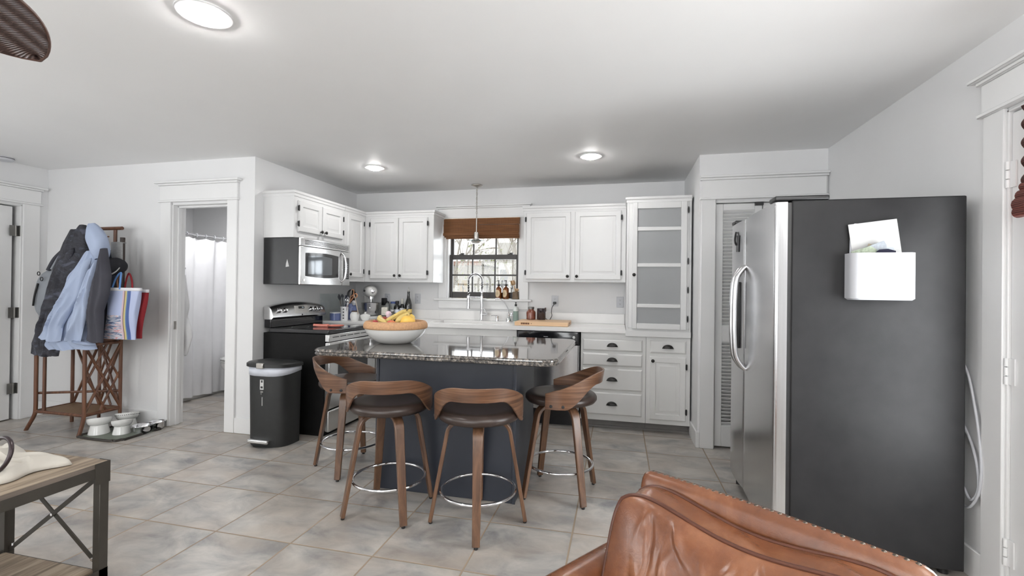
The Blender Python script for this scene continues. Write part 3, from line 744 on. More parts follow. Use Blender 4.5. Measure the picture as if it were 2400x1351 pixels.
# counter top (L-shaped) with sink cut-out
CT, CB = 0.945, 0.906
cnt = thing('countertop', 'white stone countertop running from the range to the glass cabinet', 'countertop', (0, 0, 0))
FX, FY = -2.465, 4.345
SKX0, SKX1, SKY0, SKY1 = -1.93, -1.15, 4.47, 4.86
b = MB()
b.box(XK + 0.002, FX, SY1 + 0.008, 4.40, CB, CT)
b.box(XK + 0.002, SKX0, 4.40 if False else FY + 0.0, YB - 0.002, CB, CT) if False else None
b.box(XK + 0.002, FX, 4.40, YB - 0.002, CB, CT)
b.box(FX, SKX0, FY, YB - 0.002, CB, CT); b.box(SKX1, TX0 - 0.003, FY, YB - 0.002, CB, CT)
b.box(SKX0, SKX1, FY, SKY0, CB, CT); b.box(SKX0, SKX1, SKY1, YB - 0.002, CB, CT)
b.build('slab', M_quartz, cnt)
b = MB(); b.box(XK + 0.021, -2.03, YB - 0.018, YB - 0.001, CT, 1.052); b.box(-2.03, TX0 - 0.004, YB - 0.018, YB - 0.001, CT, 1.052)
b.box(XK + 0.001, XK + 0.019, SY1 + 0.01, YB - 0.002, CT, 1.052)
b.build('backsplash', M_quartz, cnt, bevel=0.002, seg=1)
sk = thing('kitchen_sink', 'undermount steel sink sunk in the white countertop', 'sink', (-1.54, 4.665, 0.70))
prof = []
b = MB()
def srect(d, z, r): return [(x, y, z) for x, y in rrect(-0.405 + d, 0.405 - d, -0.21 + d, 0.21 - d, r, 5)]
b.rings([srect(0, 0.203, 0.03), srect(0.014, 0.203, 0.03), srect(0.018, 0.05, 0.03), srect(0.05, 0.0, 0.04), srect(0.19, -0.004, 0.02)], False, True)
b.build('basin', M_steel, sk)
MB().lathe([(0.045, 0.001), (0.04, 0.004), (0.01, 0.002)], (0, 0.06, -0.003), 20).build('drain', M_chrome, sk)

# ------------------------------------------------------------------ dishwasher
dw = thing('dishwasher', 'stainless dishwasher with black control strip under the counter', 'dishwasher', (-0.972, 4.37, 0))
DWW = 0.612
MB().box(0.004, DWW - 0.004, 0.03, 0.60, 0.10, 0.90).build('body', M_black, dw)
b = MB(); b.rings([[(x, y, z) for x, y in [(0.004, 0.02), (0.004, -0.012), (0.02, -0.024), (DWW / 2, -0.034), (DWW - 0.02, -0.024), (DWW - 0.004, -0.012), (DWW - 0.004, 0.02)]] for z in (0.165, 0.775)])
b.build('door', M_steel, dw, smooth=60)
b = MB(); b.rings([[(x, y, z) for x, y in [(0.004, 0.02), (0.004, -0.014), (0.02, -0.027), (DWW / 2, -0.037), (DWW - 0.02, -0.027), (DWW - 0.004, -0.014), (DWW - 0.004, 0.02)]] for z in (0.778, 0.80, 0.80, 0.898)])
cp = b.build('control_panel', M_blackgloss, dw, smooth=60, bevel=0.003)
Mx = Matrix.Rotation(R(90), 4, 'X')
MB().lathe([(0.013, 0), (0.013, 0.002), (0.010, 0.003)], (DWW - 0.055, -0.0295, 0.852), 20, True, True, Mx).build('start_button', M_whitecer, cp)
MB().box(DWW / 2 - 0.03, DWW / 2 + 0.006, -0.0378, -0.036, 0.851, 0.855).box(DWW / 2 - 0.035, DWW / 2 - 0.031, -0.0378, -0.036, 0.849, 0.857).build('panel_marks', M_paper, cp)
MB().box(0.01, DWW - 0.01, 0.05, 0.12, 0.0, 0.16).build('toe_panel', M_black, dw)

# ------------------------------------------------------------------ over-the-range microwave (faces +X)
mw = thing('microwave', 'stainless over-the-range microwave with black sides', 'microwave', (-2.742, SY0 + 0.002, 1.318), R(90))
MWW, MWH, MWD = SY1 - SY0 - 0.004, 0.417, 0.383
MB().box(0, MWW, 0.02, MWD, 0.0, MWH).build('body', M_blackmatte, mw, bevel=0.004)
def bow(x): return -0.022 * (1 - ((x - MWW / 2) / (MWW / 2)) ** 2)
def bowed(b, x0, x1, z0, z1, off, back=0.02, n=14):
    xs_ = [x0 + (x1 - x0) * i / n for i in range(n + 1)]
    ring = [(x, bow(x) - off) for x in xs_] + [(x1, back), (x0, back)]
    b.rings([[(x, y, z0) for x, y in ring], [(x, y, z1) for x, y in ring]])
b = MB(); bowed(b, 0.0, MWW, 0.345, MWH, 0.0); gr_ = b.build('vent_grille', M_steelh, mw, smooth=30, bevel=0.003)
b = MB()
for k in range(4): bowed(b, 0.05, MWW - 0.03, 0.362 + k * 0.011, 0.3665 + k * 0.011, 0.0012, 0.0)
b.build('vent_slots', M_black, gr_, smooth=30)
b = MB(); bowed(b, 0.0, 0.60, 0.0, 0.342, 0.003); dd = b.build('door', M_steelh, mw, smooth=30, bevel=0.004)
b = MB(); xs_ = [0.055 + 0.475 * i / 24 for i in range(25)]
top = [(x, 0.285 + 0.012 * math.sin(math.pi * (x - 0.055) / 0.475)) for x in xs_]; botm = [(x, 0.078 - 0.014 * math.sin(math.pi * (x - 0.055) / 0.475)) for x in xs_]
def pan(b, top, botm, off):
    ring = botm + top[::-1]
    n = len(top)
    V = [[b.bm.verts.new((x, bow(x) - off, z)) for x, z in botm], [b.bm.verts.new((x, bow(x) - off, z)) for x, z in top]]
    for i in range(n - 1): b._f([V[0][i], V[0][i + 1], V[1][i + 1], V[1][i]])
pan(b, top, botm, 0.0042); b.build('window_surround', M_blackgloss, dd)
b = MB(); xs_ = [0.085 + 0.335 * i / 18 for i in range(19)]
top = [(x, 0.258 + 0.012 * math.sin(math.pi * (x - 0.085) / 0.335)) for x in xs_]; botm = [(x, 0.098 - 0.006 * math.sin(math.pi * (x - 0.085) / 0.335)) for x in xs_]
pan(b, top, botm, 0.0050); b.build('window', plain('microwave_window', (0.16, 0.17, 0.18, 1), 0.08, metal=0.6, vary=0.03), dd)
hp = [(0.585 + 0.0, bow(0.585) - 0.004, 0.035), (0.60, bow(0.6) - 0.032, 0.07), (0.603, bow(0.6) - 0.045, 0.18), (0.60, bow(0.6) - 0.032, 0.29), (0.585, bow(0.585) - 0.004, 0.325)]
MB().tube(smooth_path(hp, 8), 0.011, 12).build('handle', M_chrome, dd)
MB().lathe([(0.011, 0), (0.011, 0.002)], (0.04, bow(0.04) - 0.003, 0.04), 18, True, True, Mx).build('emblem', M_nickel, dd)
b = MB(); bowed(b, 0.602, MWW, 0.0, 0.342, 0.003); k_ = b.build('control_panel', M_steelh, mw, smooth=30, bevel=0.003)
b = MB(); xs_ = [0.625 + 0.11 * i / 6 for i in range(7)]; pan(b, [(x, 0.285) for x in xs_], [(x, 0.065) for x in xs_], 0.0046); kp = b.build('keypad', M_blackgloss, k_)
b = MB()
for i in range(3):
    for j in range(7): x = 0.648 + i * 0.03; z = 0.085 + j * 0.022; b.box(x - 0.004, x + 0.004, bow(x) - 0.0056, bow(x) - 0.004, z - 0.003, z + 0.003)
b.build('key_marks', plain('key_print', (0.5, 0.5, 0.5, 1), 0.6), kp)
# torn sticker on the black side (faces -Y, local -x side)
b = MB(); b.prism([(0.115, 0.16), (0.150, 0.155), (0.147, 0.185), (0.135, 0.225)], lambda u, v: (-0.0008, u, v), lambda u, v: (0.0, u, v))
b.build('torn_label', M_paper, mw, smooth=0)

# ------------------------------------------------------------------ range (faces +X)
SF = -2.46
rg = thing('range', 'black and stainless electric range with glass cooktop', 'range', (SF, SY0 + 0.004, 0), R(90))
RW = SY1 - SY0 - 0.008
MB().box(0.0, RW, 0.03, 0.655, 0.0, 0.885).build('body', M_rangeside, rg, bevel=0.003)
ck = MB().box(-0.004, RW + 0.004, -0.012, 0.60, 0.887, 0.925).build('cooktop', M_blackgloss, rg, bevel=0.008, seg=3)
for x, y, r in ((0.2, 0.17, 0.10), (0.56, 0.17, 0.075), (0.2, 0.43, 0.075), (0.56, 0.43, 0.10)):
    MB().lathe([(r, 0.9252), (r, 0.9256), (r - 0.003, 0.9256), (r - 0.003, 0.9252)], (x, y, 0), 40, False, False).build('burner_ring', plain('burner_mark', (0.06, 0.06, 0.065, 1), 0.3), ck)
vt = MB().box(0.004, RW - 0.004, -0.012, 0.03, 0.820, 0.884).build('vent_trim', M_steelh, rg, bevel=0.004)
b = MB()
for k in range(6): b.box(0.055 + k * 0.112, 0.055 + k * 0.112 + 0.092, -0.0132, -0.011, 0.853, 0.860)
b.build('vent_slots', M_black, vt, smooth=0)
od = MB().box(0.004, RW - 0.004, -0.018, 0.03, 0.235, 0.815).build('oven_door', M_steelh, rg, bevel=0.006)
MB().box(0.13, RW - 0.13, -0.0195, -0.017, 0.36, 0.66).build('window', M_blackgloss, od, bevel=0.003)
MB().tube(smooth_path([(0.06, -0.018, 0.765), (0.065, -0.055, 0.765), (0.12, -0.065, 0.765), (RW - 0.12, -0.065, 0.765), (RW - 0.065, -0.055, 0.765), (RW - 0.06, -0.018, 0.765)], 5), 0.013, 12).build('handle', M_steelh, od)
MB().box(0.004, RW - 0.004, -0.018, 0.03, 0.035, 0.222).build('drawer', M_steelh, rg, bevel=0.012, seg=3)
# backguard: black riser, bowed stainless panel
MB().box(0.006, RW - 0.006, 0.585, 0.655, 0.925, 1.03).build('riser', M_blackgloss, rg, bevel=0.006)
def bg_ring(x):
    k = 1 - ((x - RW / 2) / (RW / 2)) ** 2
    zt = 1.118 + 0.037 * k
    return [(x, 0.655, 1.0), (x, 0.572, 1.0), (x, 0.552, 1.018), (x, 0.575, zt - 0.03), (x, 0.597, zt - 0.006), (x, 0.62, zt), (x, 0.655, zt - 0.004)]
b = MB(); b.rings([bg_ring(-0.002 + (RW + 0.004) * i / 20) for i in range(21)]); bgp = b.build('backguard', M_steelh, rg, smooth=35, bevel=0.003)
tilt = math.atan2(0.023, 0.10)
def on_panel(x, s, off=0.0):   # s metres up the sloped face
    return Vector((x, 0.552 + s * math.sin(tilt) - off * math.cos(tilt), 1.018 + s * math.cos(tilt) + off * math.sin(tilt)))
PM = Matrix.Rotation(-tilt, 4, 'X') @ Matrix.Rotation(R(90), 4, 'X')
for x in (0.085, 0.165, 0.535, 0.605, 0.675):
    MB().lathe([(0.024, 0), (0.023, 0.006), (0.018, 0.01), (0.017, 0.024), (0.013, 0.026)], on_panel(x, 0.062), 20, True, True, PM).build('knob', M_chrome, bgp)
def panel_box(x0, x1, s0, s1, off, name, mat_, par):
    b = MB(); v = [on_panel(x0, s0, 0.0), on_panel(x1, s0, 0.0), on_panel(x1, s1, 0.0), on_panel(x0, s1, 0.0)]
    v2 = [on_panel(x0, s0, off), on_panel(x1, s0, off), on_panel(x1, s1, off), on_panel(x0, s1, off)]
    b.rings([v, v2]); return b.build(name, mat_, par, smooth=0)
pp = panel_box(0.29, 0.485, 0.028, 0.10, 0.002, 'display_panel', M_nickel, bgp)
panel_box(0.345, 0.43, 0.070, 0.094, 0.003, 'clock_display', M_blackgloss, pp)
b = MB()
for k in range(3): b.ball(on_panel(0.398 + k * 0.009, 0.082, 0.0035), 0.003, 0.8, 0.3, 1.4, 8, 6)
b.build('clock_digits', M_dusk, pp)
panel_box(0.378, 0.392, 0.004, 0.018, 0.0015, 'emblem', M_bronze, bgp)

# ------------------------------------------------------------------ refrigerator (faces -X, its black side towards the room)
FRX, FRY0, FRY1 = 0.82, 2.50, 3.41
fr = thing('refrigerator', 'side-by-side refrigerator with steel doors and black textured side', 'refrigerator', (FRX, FRY1, 0), R(-90))
FW_ = FRY1 - FRY0
MB().box(0, FW_, 0, 0.715, 0.035, 1.748).build('body', M_fridge, fr, bevel=0.006, seg=2)
MB().box(0.006, FW_ - 0.006, -0.018, 0.001, 0.06, 1.738).build('door_gasket', M_blackmatte, fr)
MB().box(0.01, FW_ - 0.01, -0.03, 0.05, 0.03, 0.085).build('toe_grille', M_black, fr)
for x, y in ((0.03, -0.02), (FW_ - 0.03, -0.02), (0.05, 0.66), (FW_ - 0.05, 0.66)):
    MB().cyl((x, y, 0.0), (x, y, 0.05), 0.02, n=14).build('foot', M_black, fr)
def fdoor(x0, x1, name):
    n = 14; rr = 0.016; ring = [(x0, -0.018)]
    ring += [(x0 + rr - rr * math.cos(R(90 * i / 5)), -0.058 - rr * math.sin(R(90 * i / 5))) for i in range(6)]
    m = (x0 + x1) / 2; h = (x1 - x0) / 2 - rr
    for i in range(1, n): 
        x = x0 + rr + 2 * h * i / n; ring.append((x, -0.074 - 0.007 * (1 - ((x - m) / h) ** 2)))
    ring += [(x1 - rr + rr * math.sin(R(90 * i / 5)), -0.058 - rr * math.cos(R(90 * i / 5))) for i in range(6)]
    ring.append((x1, -0.018))
    b = MB(); b.rings([[(x, y, z) for x, y in ring] for z in (0.092, 1.742)])
    return b.build(name, M_steel, fr, smooth=40)
SPL = 0.345
d1 = fdoor(0.004, SPL - 0.003, 'door'); d2 = fdoor(SPL + 0.003, FW_ - 0.004, 'door')
for dd_, x in ((d1, SPL - 0.035), (d2, SPL + 0.035)):
    pts = [(x, -0.074, 1.452), (x, -0.098, 1.428), (x, -0.128, 1.37), (x, -0.137, 1.25), (x, -0.138, 1.14), (x, -0.137, 1.03), (x, -0.128, 0.91), (x, -0.098, 0.852), (x, -0.074, 0.828)]
    b = MB(); b.tube(smooth_path(pts, 6), 0.0145, 14); b.build('handle', M_steel, dd_)
b = MB(); b.box(0.062, 0.262, -0.094, -0.074, 0.94, 1.36); dp = b.build('water_dispenser', M_blackmatte, d1, bevel=0.008)
MB().box(0.078, 0.246, -0.0955, -0.09, 1.25, 1.34).build('dispenser_panel', M_blackgloss, dp, bevel=0.003)
MB().box(FW_ - 0.10, FW_ - 0.004, -0.075, 0.165, 1.749, 1.772).build('hinge_cover', M_blackmatte, fr, bevel=0.006)
MB().box(0.004, 0.10, -0.075, 0.165, 1.749, 1.772).build('hinge_cover', M_blackmatte, fr, bevel=0.006)
# magnetic clip with a small photo on the freezer door
mc = thing('magnetic_clip', 'small dark clip and photo on the freezer door of the refrigerator', 'magnet', (FRX - 0.083, 3.20, 1.63))
MB().box(-0.003, 0.0, -0.03, 0.03, -0.075, 0.03, Matrix.Rotation(R(6), 4, 'X')).build('photo_card', plain('dark_photo', rgb(74, 74, 76), 0.35, vary=0.4, scale=40), mc)
MB().tube(smooth_path([(-0.004, 0.03, 0.055), (-0.012, 0.02, 0.02), (-0.014, 0.012, -0.01), (-0.004, 0.02, -0.03)], 5), 0.006, 8).build('clip', M_black, mc)

# white pocket stuck to the black side, and what is in it
pk = thing('magnetic_pocket', 'white plastic mail pocket stuck to the refrigerator side', 'organizer', (1.178, FRY0, 1.265))
def pr(inset, z): 
    return [(x, y, z) for x, y in ([(-0.131 + inset, -0.001 - inset), ] + [(px_, py_) for px_, py_ in arc(-0.131 + 0.035, -0.042, 0.035 - inset, 180, 270, 6)] + [(px_, py_) for px_, py_ in arc(0.131 - 0.035, -0.042, 0.035 - inset, 270, 360, 6)] + [(0.131 - inset, -0.001 - inset)])]
def scl(ring, k): return [(x * k, y * (k if y < -0.01 else 1), z) for x, y, z in ring]
b = MB(); b.rings([scl(pr(0.006, 0.0), 0.97), pr(0.0, 0.008), pr(0.0, 0.218), pr(0.004, 0.218), pr(0.004, 0.012)], True, True)
b.build('pocket', M_whiteplastic, pk, smooth=40)
def card(name, label, cat, poly, y, mat_, t=0.0012, rot=0.0, tilt=0.0, at=(0, 0)):
    o = thing(name, label, cat, (1.178 + at[0], FRY0 + y, 1.30 + at[1]))
    M = Matrix.Rotation(R(rot), 4, 'Y') @ Matrix.Rotation(R(tilt), 4, 'X')
    b = MB(); b.extr(poly, 'y', -t / 2, t / 2); b.build('sheet', mat_, o, smooth=0, M=M)
    return o
card('envelope', 'tall white envelope leaning askew in the white refrigerator pocket', 'envelope', [(-0.092, 0), (0.108, 0), (0.108, 0.335), (-0.092, 0.335)], -0.016, M_paper, 0.003, -7, -1.0, (0.010, 0.0))
card('letter', 'thin white letter tucked behind the tall envelope', 'letter', [(-0.118, 0), (0.05, 0), (0.05, 0.322), (-0.10, 0.325), (-0.118, 0.31)], -0.009, plain('cool_paper', (0.58, 0.60, 0.65, 1), 0.8, vary=0.02), 0.002, 1)
card('brochure', 'pale grey folded brochure leaning in the refrigerator pocket', 'brochure', [(-0.06, 0), (0.075, 0), (0.075, 0.198), (0.058, 0.205), (-0.06, 0.205)], -0.028, plain('grey_print', rgb(176, 182, 190), 0.5, vary=0.12, scale=40), 0.003, -14, 0, (0.03, 0.0))
card('booklet', 'booklet with a dark spine lying slanted in the refrigerator pocket', 'booklet', [(-0.10, 0.150), (0.012, 0.196), (0.022, 0.176), (0.026, 0.12), (-0.08, 0.08)], -0.036, plain('booklet_print', rgb(150, 156, 164), 0.45, vary=0.25, scale=60), 0.008, 0, 0, (0.0, 0.045))
card('banknotes', 'folded green and grey banknotes at the pocket corner', 'money', [(-0.125, 0.15), (-0.045, 0.176), (-0.02, 0.16), (-0.02, 0.12), (-0.11, 0.12)], -0.045, plain('banknote', rgb(150, 160, 140), 0.7, vary=0.3, scale=80), 0.004, 0, 0, (0.0, 0.04))
card('folded_cloth', 'folded navy cloth peeking over the pocket edge', 'cloth', [(-0.05, 0.13), (-0.01, 0.163), (0.02, 0.166), (0.052, 0.156), (0.05, 0.12), (-0.05, 0.12)], -0.052, cloth('navy_cloth', rgb(34, 34, 50)), 0.008, 0, 0, (0.0, 0.036))
card('bookmark', 'thin tan paper strip standing against the tall envelope', 'paper', [(-0.007, 0), (0.007, 0), (0.007, 0.24), (-0.007, 0.24)], -0.0225, plain('tan_paper', rgb(176, 164, 142), 0.7), 0.0015, 18, 0, (-0.11, 0.0))
# cable behind the refrigerator
pcb = thing('power_cable', 'white power cable looping down behind the refrigerator', 'cable', (1.562, 2.50, 0.0))
MB().tube(smooth_path([(0.012, 0.10, 1.0), (0.008, 0.042, 0.92), (0.012, 0.012, 0.80), (0.010, -0.015, 0.70), (0.008, -0.035, 0.58), (0.006, -0.04, 0.48), (0.004, -0.02, 0.385), (0.0, 0.03, 0.32), (0.004, 0.10, 0.34)], 6), 0.0055, 8).build('cable', M_whiteplastic, pcb)
MB().tube(smooth_path([(0.01, 0.10, 0.72), (0.012, 0.03, 0.62), (0.01, -0.012, 0.52), (0.008, -0.02, 0.42), (0.004, 0.02, 0.36), (0.004, 0.10, 0.40), (0.004, 0.16, 0.02)], 6), 0.0055, 8).build('cable', M_whiteplastic, pcb)

# ------------------------------------------------------------------ island
ic = thing('island_cabinet', 'dark slate island base under the granite top', 'island', (-1.065, 3.0, 0))
b = MB(); b.box(-0.462, 0.462, -0.298, 0.30, 0.0, 0.878); b.build('body', M_island, ic, bevel=0.003)
for x in (-0.465, 0.445): MB().box(x, x + 0.02, -0.304, -0.298, 0, 0.878).build('corner_trim', M_island, ic, bevel=0.002, seg=1)
it = thing('granite_countertop', 'speckled dark granite island top with rounded corners', 'countertop', (-1.075, 2.99, 0.88))
b = MB()
def slab(d, z): return [(x, y, z) for x, y in rrect(-0.755 + d, 0.755 - d, -0.565 + d, 0.565 - d, 0.085, 8)]
b.rings([slab(0.012, 0.0), slab(0.002, 0.005), slab(0.0, 0.012), slab(0.005, 0.020), slab(0.0, 0.027), slab(0.001, 0.034), slab(0.008, 0.040)])
b.build('slab', M_granite, it, smooth=30)

# ------------------------------------------------------------------ bar stools
def leg_mesh():
    pts = [(0.03, 0, 0.565), (0.10, 0, 0.565)] + [(0.10 + 0.075 * math.sin(R(a)), 0, 0.49 + 0.075 * math.cos(R(a))) for a in (12, 26, 40, 54, 68, 80)]
    p0 = Vector(pts[-1]); p1 = Vector((0.262, 0, 0.012))
    for k in range(1, 9): pts.append(tuple(p0.lerp(p1, k / 8)))
    b = MB(); b.sweep(pts, 0.055, 0.021, (0, 1, 0), lambda t: (1.0 - 0.28 * max(0, t - 0.35) / 0.65, 1.0))
    o = b.build('leg', M_walnutz, None, bevel=0.004, seg=2); m = o.data; bpy.data.objects.remove(o); return m
def mk(b, name, mats, **k):
    o = b.build(name, mats, None, **k); m = o.data; bpy.data.objects.remove(o); return m
LEG = leg_mesh()
FOOTPAD = mk(MB().lathe([(0.009, 0), (0.011, 0.004), (0.009, 0.014)], (0.260, 0, 0), 12), 'foot_pad', M_black)
LEGBOLT = mk(MB().lathe([(0.009, 0), (0.008, 0.004), (0.003, 0.005)], (0.2315, 0, 0.188), 12, True, True, Matrix.Rotation(R(90), 4, 'Y')), 'bolt', M_black)
RING = mk(MB().tube([(0.205 * math.cos(2 * math.pi * k / 64), 0.205 * math.sin(2 * math.pi * k / 64), 0.19) for k in range(64)], 0.0085, 12, True), 'footrest_ring', M_chrome)
SEAT = mk(MB().lathe([(0.02, 0.583), (0.19, 0.583), (0.216, 0.59), (0.228, 0.606), (0.228, 0.622), (0.218, 0.636), (0.20, 0.644), (0.15, 0.641), (0.06, 0.636), (0.005, 0.635)], (0, 0, 0), 48), 'seat', M_seat, smooth=60)
HUB = mk(MB().lathe([(0.085, 0.552), (0.085, 0.576), (0.13, 0.578), (0.13, 0.586)], (0, 0, 0), 28), 'swivel_plate', M_black)
def back_mesh():
    n = 60; A = 108; tk = 0.012; b = MB(); out = []
    def sst(x): x = max(0, min(1, x)); return x * x * (3 - 2 * x)
    for i in range(n + 1):
        th = -A + 2 * A * i / n; a = abs(th)
        zl = 0.582 + 0.142 * (1 - sst((a - 28) / 52)) if a < 80 else 0.582
        zu = 0.798 - 0.110 * sst((a - 20) / 88) - 0.012 * max(0, (a - 96) / 12)
        ring = []
        for z, rr in ((zl, 0), (zu, 0), (zu, 1), (zl, 1)):
            r = 0.232 + (tk if rr else 0) + 0.03 * max(0, (z - 0.62) / 0.18) * math.cos(R(min(90, a))) 
            ring.append((r * math.cos(R(th)), r * math.sin(R(th)), z))
        out.append(ring)
    b.rings(out)
    return mk(b, 'backrest', M_walnutb, bevel=0.003, seg=2, smooth=50)
BACK = back_mesh()
# modifiers are per object, so add the rounding to each copy
def inst(name, me, parent, rotz=0.0, bevel=0.0):
    o = bpy.data.objects.new(name, me); col.objects.link(o); o.parent = parent; o.rotation_euler = (0, 0, rotz)
    if bevel:
        md = o.modifiers.new('bevel', 'BEVEL'); md.width = bevel; md.segments = 2; md.limit_method = 'ANGLE'; md.angle_limit = R(35)
    return o
def backbolts():
    b = MB()
    for s in (-1, 1):
        for th in (82, 99):
            a = R(s * th); c = Vector((0.2445 * math.cos(a), 0.2445 * math.sin(a), 0.603))
            M = Matrix.Rotation(a, 4, 'Z') @ Matrix.Rotation(R(90), 4, 'Y')
            b.lathe([(0.010, -0.002), (0.009, 0.003), (0.004, 0.004)], c, 12, True, True, M)
    return mk(b, 'bolt', M_black)
BB = backbolts()
def stool(x, y, leg_deg, back_deg, label):
    t = thing('bar_stool', label, 'stool', (x, y, 0), 0, 'walnut bar stools around the island')
    for k in range(4):
        l = inst('leg', LEG, t, R(leg_deg + 90 * k), 0.004); inst('foot_pad', FOOTPAD, l); inst('bolt', LEGBOLT, l)
    inst('footrest_ring', RING, t); inst('swivel_plate', HUB, t); inst('seat', SEAT, t)
    bk = inst('backrest', BACK, t, R(back_deg), 0.003); inst('bolt', BB, bk)
stool(-1.305, 2.465, 45, -69, 'bar stool at the long island side, the one nearer the trash can')
stool(-0.750, 2.435, -74.6, -76, 'bar stool at the long island side, the one nearer the leather armchair')
stool(-0.360, 2.947, -51, 2, 'bar stool at the island end facing the refrigerator, seen side-on')
stool(-1.875, 2.973, 12.6, 186, 'bar stool at the island end next to the range, partly under the granite top')

# ------------------------------------------------------------------ fruit bowl
fb = thing('fruit_bowl', 'white bowl with a thick cork rim holding fruit on the island', 'bowl', (-1.49, 2.88, 0.92))
MB().lathe([(0.01, 0.004), (0.085, 0.004), (0.09, 0.0), (0.10, 0.002), (0.135, 0.018), (0.175, 0.048), (0.199, 0.082), (0.206, 0.104), (0.200, 0.104), (0.19, 0.08), (0.165, 0.05), (0.11, 0.02), (0.005, 0.012)], (0, 0, 0), 64, True, True).build('body', M_whitecer, fb, smooth=60)
M_cork = plain('cork', rgb(188, 146, 108), 0.75, vary=0.16, scale=90, bump=0.15, bscale=200)
MB().lathe([(0.199, 0.100), (0.210, 0.102), (0.2145, 0.112), (0.214, 0.128), (0.208, 0.142), (0.198, 0.151), (0.187, 0.153), (0.178, 0.147), (0.176, 0.12), (0.184, 0.100), (0.199, 0.100)], (0, 0, 0), 64, False, False).build('cork_rim', M_cork, fb, smooth=60)
FB = Vector((-1.49, 2.88, 0.92))
M_ban = plain('banana_peel', rgb(210, 184, 112), 0.5, vary=0.08, scale=20)
M_bantip = plain('banana_tip', rgb(92, 76, 44), 0.7, vary=0.3)
def banana(label, pts, r=0.018):
    o = thing('banana', label, 'fruit', FB + Vector(pts[0]), 0, 'fruit in the bowl')
    p0 = Vector(pts[0]); P = smooth_path([Vector(p) - p0 for p in pts], 8); m = len(P)
    rs = [r * (0.25 + 0.75 * min(1, math.sin(math.pi * min(1, max(0, i / (m - 1)))) * 1.9)) for i in range(m)]
    MB().tube(P, rs, 7).build('peel', M_ban, o, smooth=50)
    d = (P[-1] - P[-2]).normalized(); MB().cyl(P[-1], P[-1] + d * 0.018, 0.005, 0.0045, 8).build('stem', M_bantip, o)
    d = (P[0] - P[1]).normalized(); MB().cyl(P[0], P[0] + d * 0.006, 0.005, 0.003, 8).build('tip', M_bantip, o)
banana('banana arching up highest in the bowl, beside the yellow lemon', [(-0.035, -0.09, 0.145), (-0.01, -0.05, 0.168), (0.03, -0.005, 0.20), (0.058, 0.03, 0.222)])
banana('banana lying low at the bowl rim beside the red fruit', [(0.0, -0.12, 0.140), (-0.05, -0.10, 0.156), (-0.09, -0.06, 0.166), (-0.11, -0.01, 0.180)])
banana('short banana between the peach and the mango', [(0.04, -0.085, 0.145), (0.068, -0.05, 0.178), (0.085, -0.02, 0.190), (0.10, 0.0, 0.200)], 0.02)
def fruit(name, label, p, r, mat_, sx=1, sy=1, sz=1, stem=True):
    o = thing(name, label, 'fruit', FB + Vector(p), 0, 'fruit in the bowl')
    MB().ball((0, 0, 0), r, sx, sy, sz, 20, 14).build('skin', mat_, o, smooth=80)
    if stem: MB().cyl((0, 0, r * sz * 0.9), (0.002, 0.001, r * sz * 1.12), 0.0022, 0.003, 8).build('stem', M_bantip, o)
def peach_mat():
    t = NT('peach_skin'); t.set(Roughness=0.6); f = t.noise(t.obj(), 22, 3)
    t.l(t.ramp(f, [(0.4, rgb(196, 84, 70)), (0.55, rgb(214, 132, 84)), (0.68, rgb(226, 176, 110))]), t.b.inputs['Base Color']); return t.m
fruit('peach', 'red and orange peach at the front of the fruit bowl', (0.03, -0.125, 0.128), 0.036, peach_mat())
fruit('mango', 'large yellow mango at the fridge side of the fruit bowl', (0.098, -0.035, 0.150), 0.045, plain('mango_skin', rgb(228, 184, 84), 0.42, vary=0.06, scale=14), 1.3, 1, 0.95)
fruit('lemon', 'small yellow lemon behind the mango in the fruit bowl', (0.072, 0.05, 0.165), 0.036, plain('lemon_skin', rgb(232, 196, 90), 0.4, vary=0.05, scale=60, bump=0.2), 1.2, 1, 1, False)
fruit('avocado', 'dark green avocado at the back of the fruit bowl', (-0.018, 0.045, 0.160), 0.040, plain('avocado_skin', rgb(44, 46, 42), 0.55, vary=0.2, scale=60, bump=0.4), 1.35, 1, 0.8, False)
fruit('apple', 'red and green apple at the range side of the fruit bowl', (-0.115, 0.045, 0.140), 0.036, plain('apple_skin', rgb(150, 62, 44), 0.3, vary=0.35, scale=18))
fruit('red_apple', 'small red apple deep beside the striped apple', (-0.15, -0.01, 0.122), 0.030, plain('red_apple_skin', rgb(176, 38, 50), 0.3, vary=0.1, scale=18))
fruit('onion', 'pale white onion showing just over the front rim', (0.085, -0.125, 0.116), 0.032, plain('onion_skin', rgb(226, 224, 226), 0.4, vary=0.03))
gb = thing('mesh_bag', 'twisted pink and white net bag at the back of the fruit bowl', 'bag', FB + Vector((-0.105, 0.09, 0.13)), 0, None)
MB().lathe([(0.02, 0.0), (0.028, 0.014), (0.018, 0.03), (0.015, 0.045), (0.022, 0.062), (0.014, 0.078), (0.002, 0.082)], (0, 0, 0), 14).build('net', plain('pink_net', rgb(226, 200, 208), 0.6, vary=0.12, scale=70), gb, smooth=60)

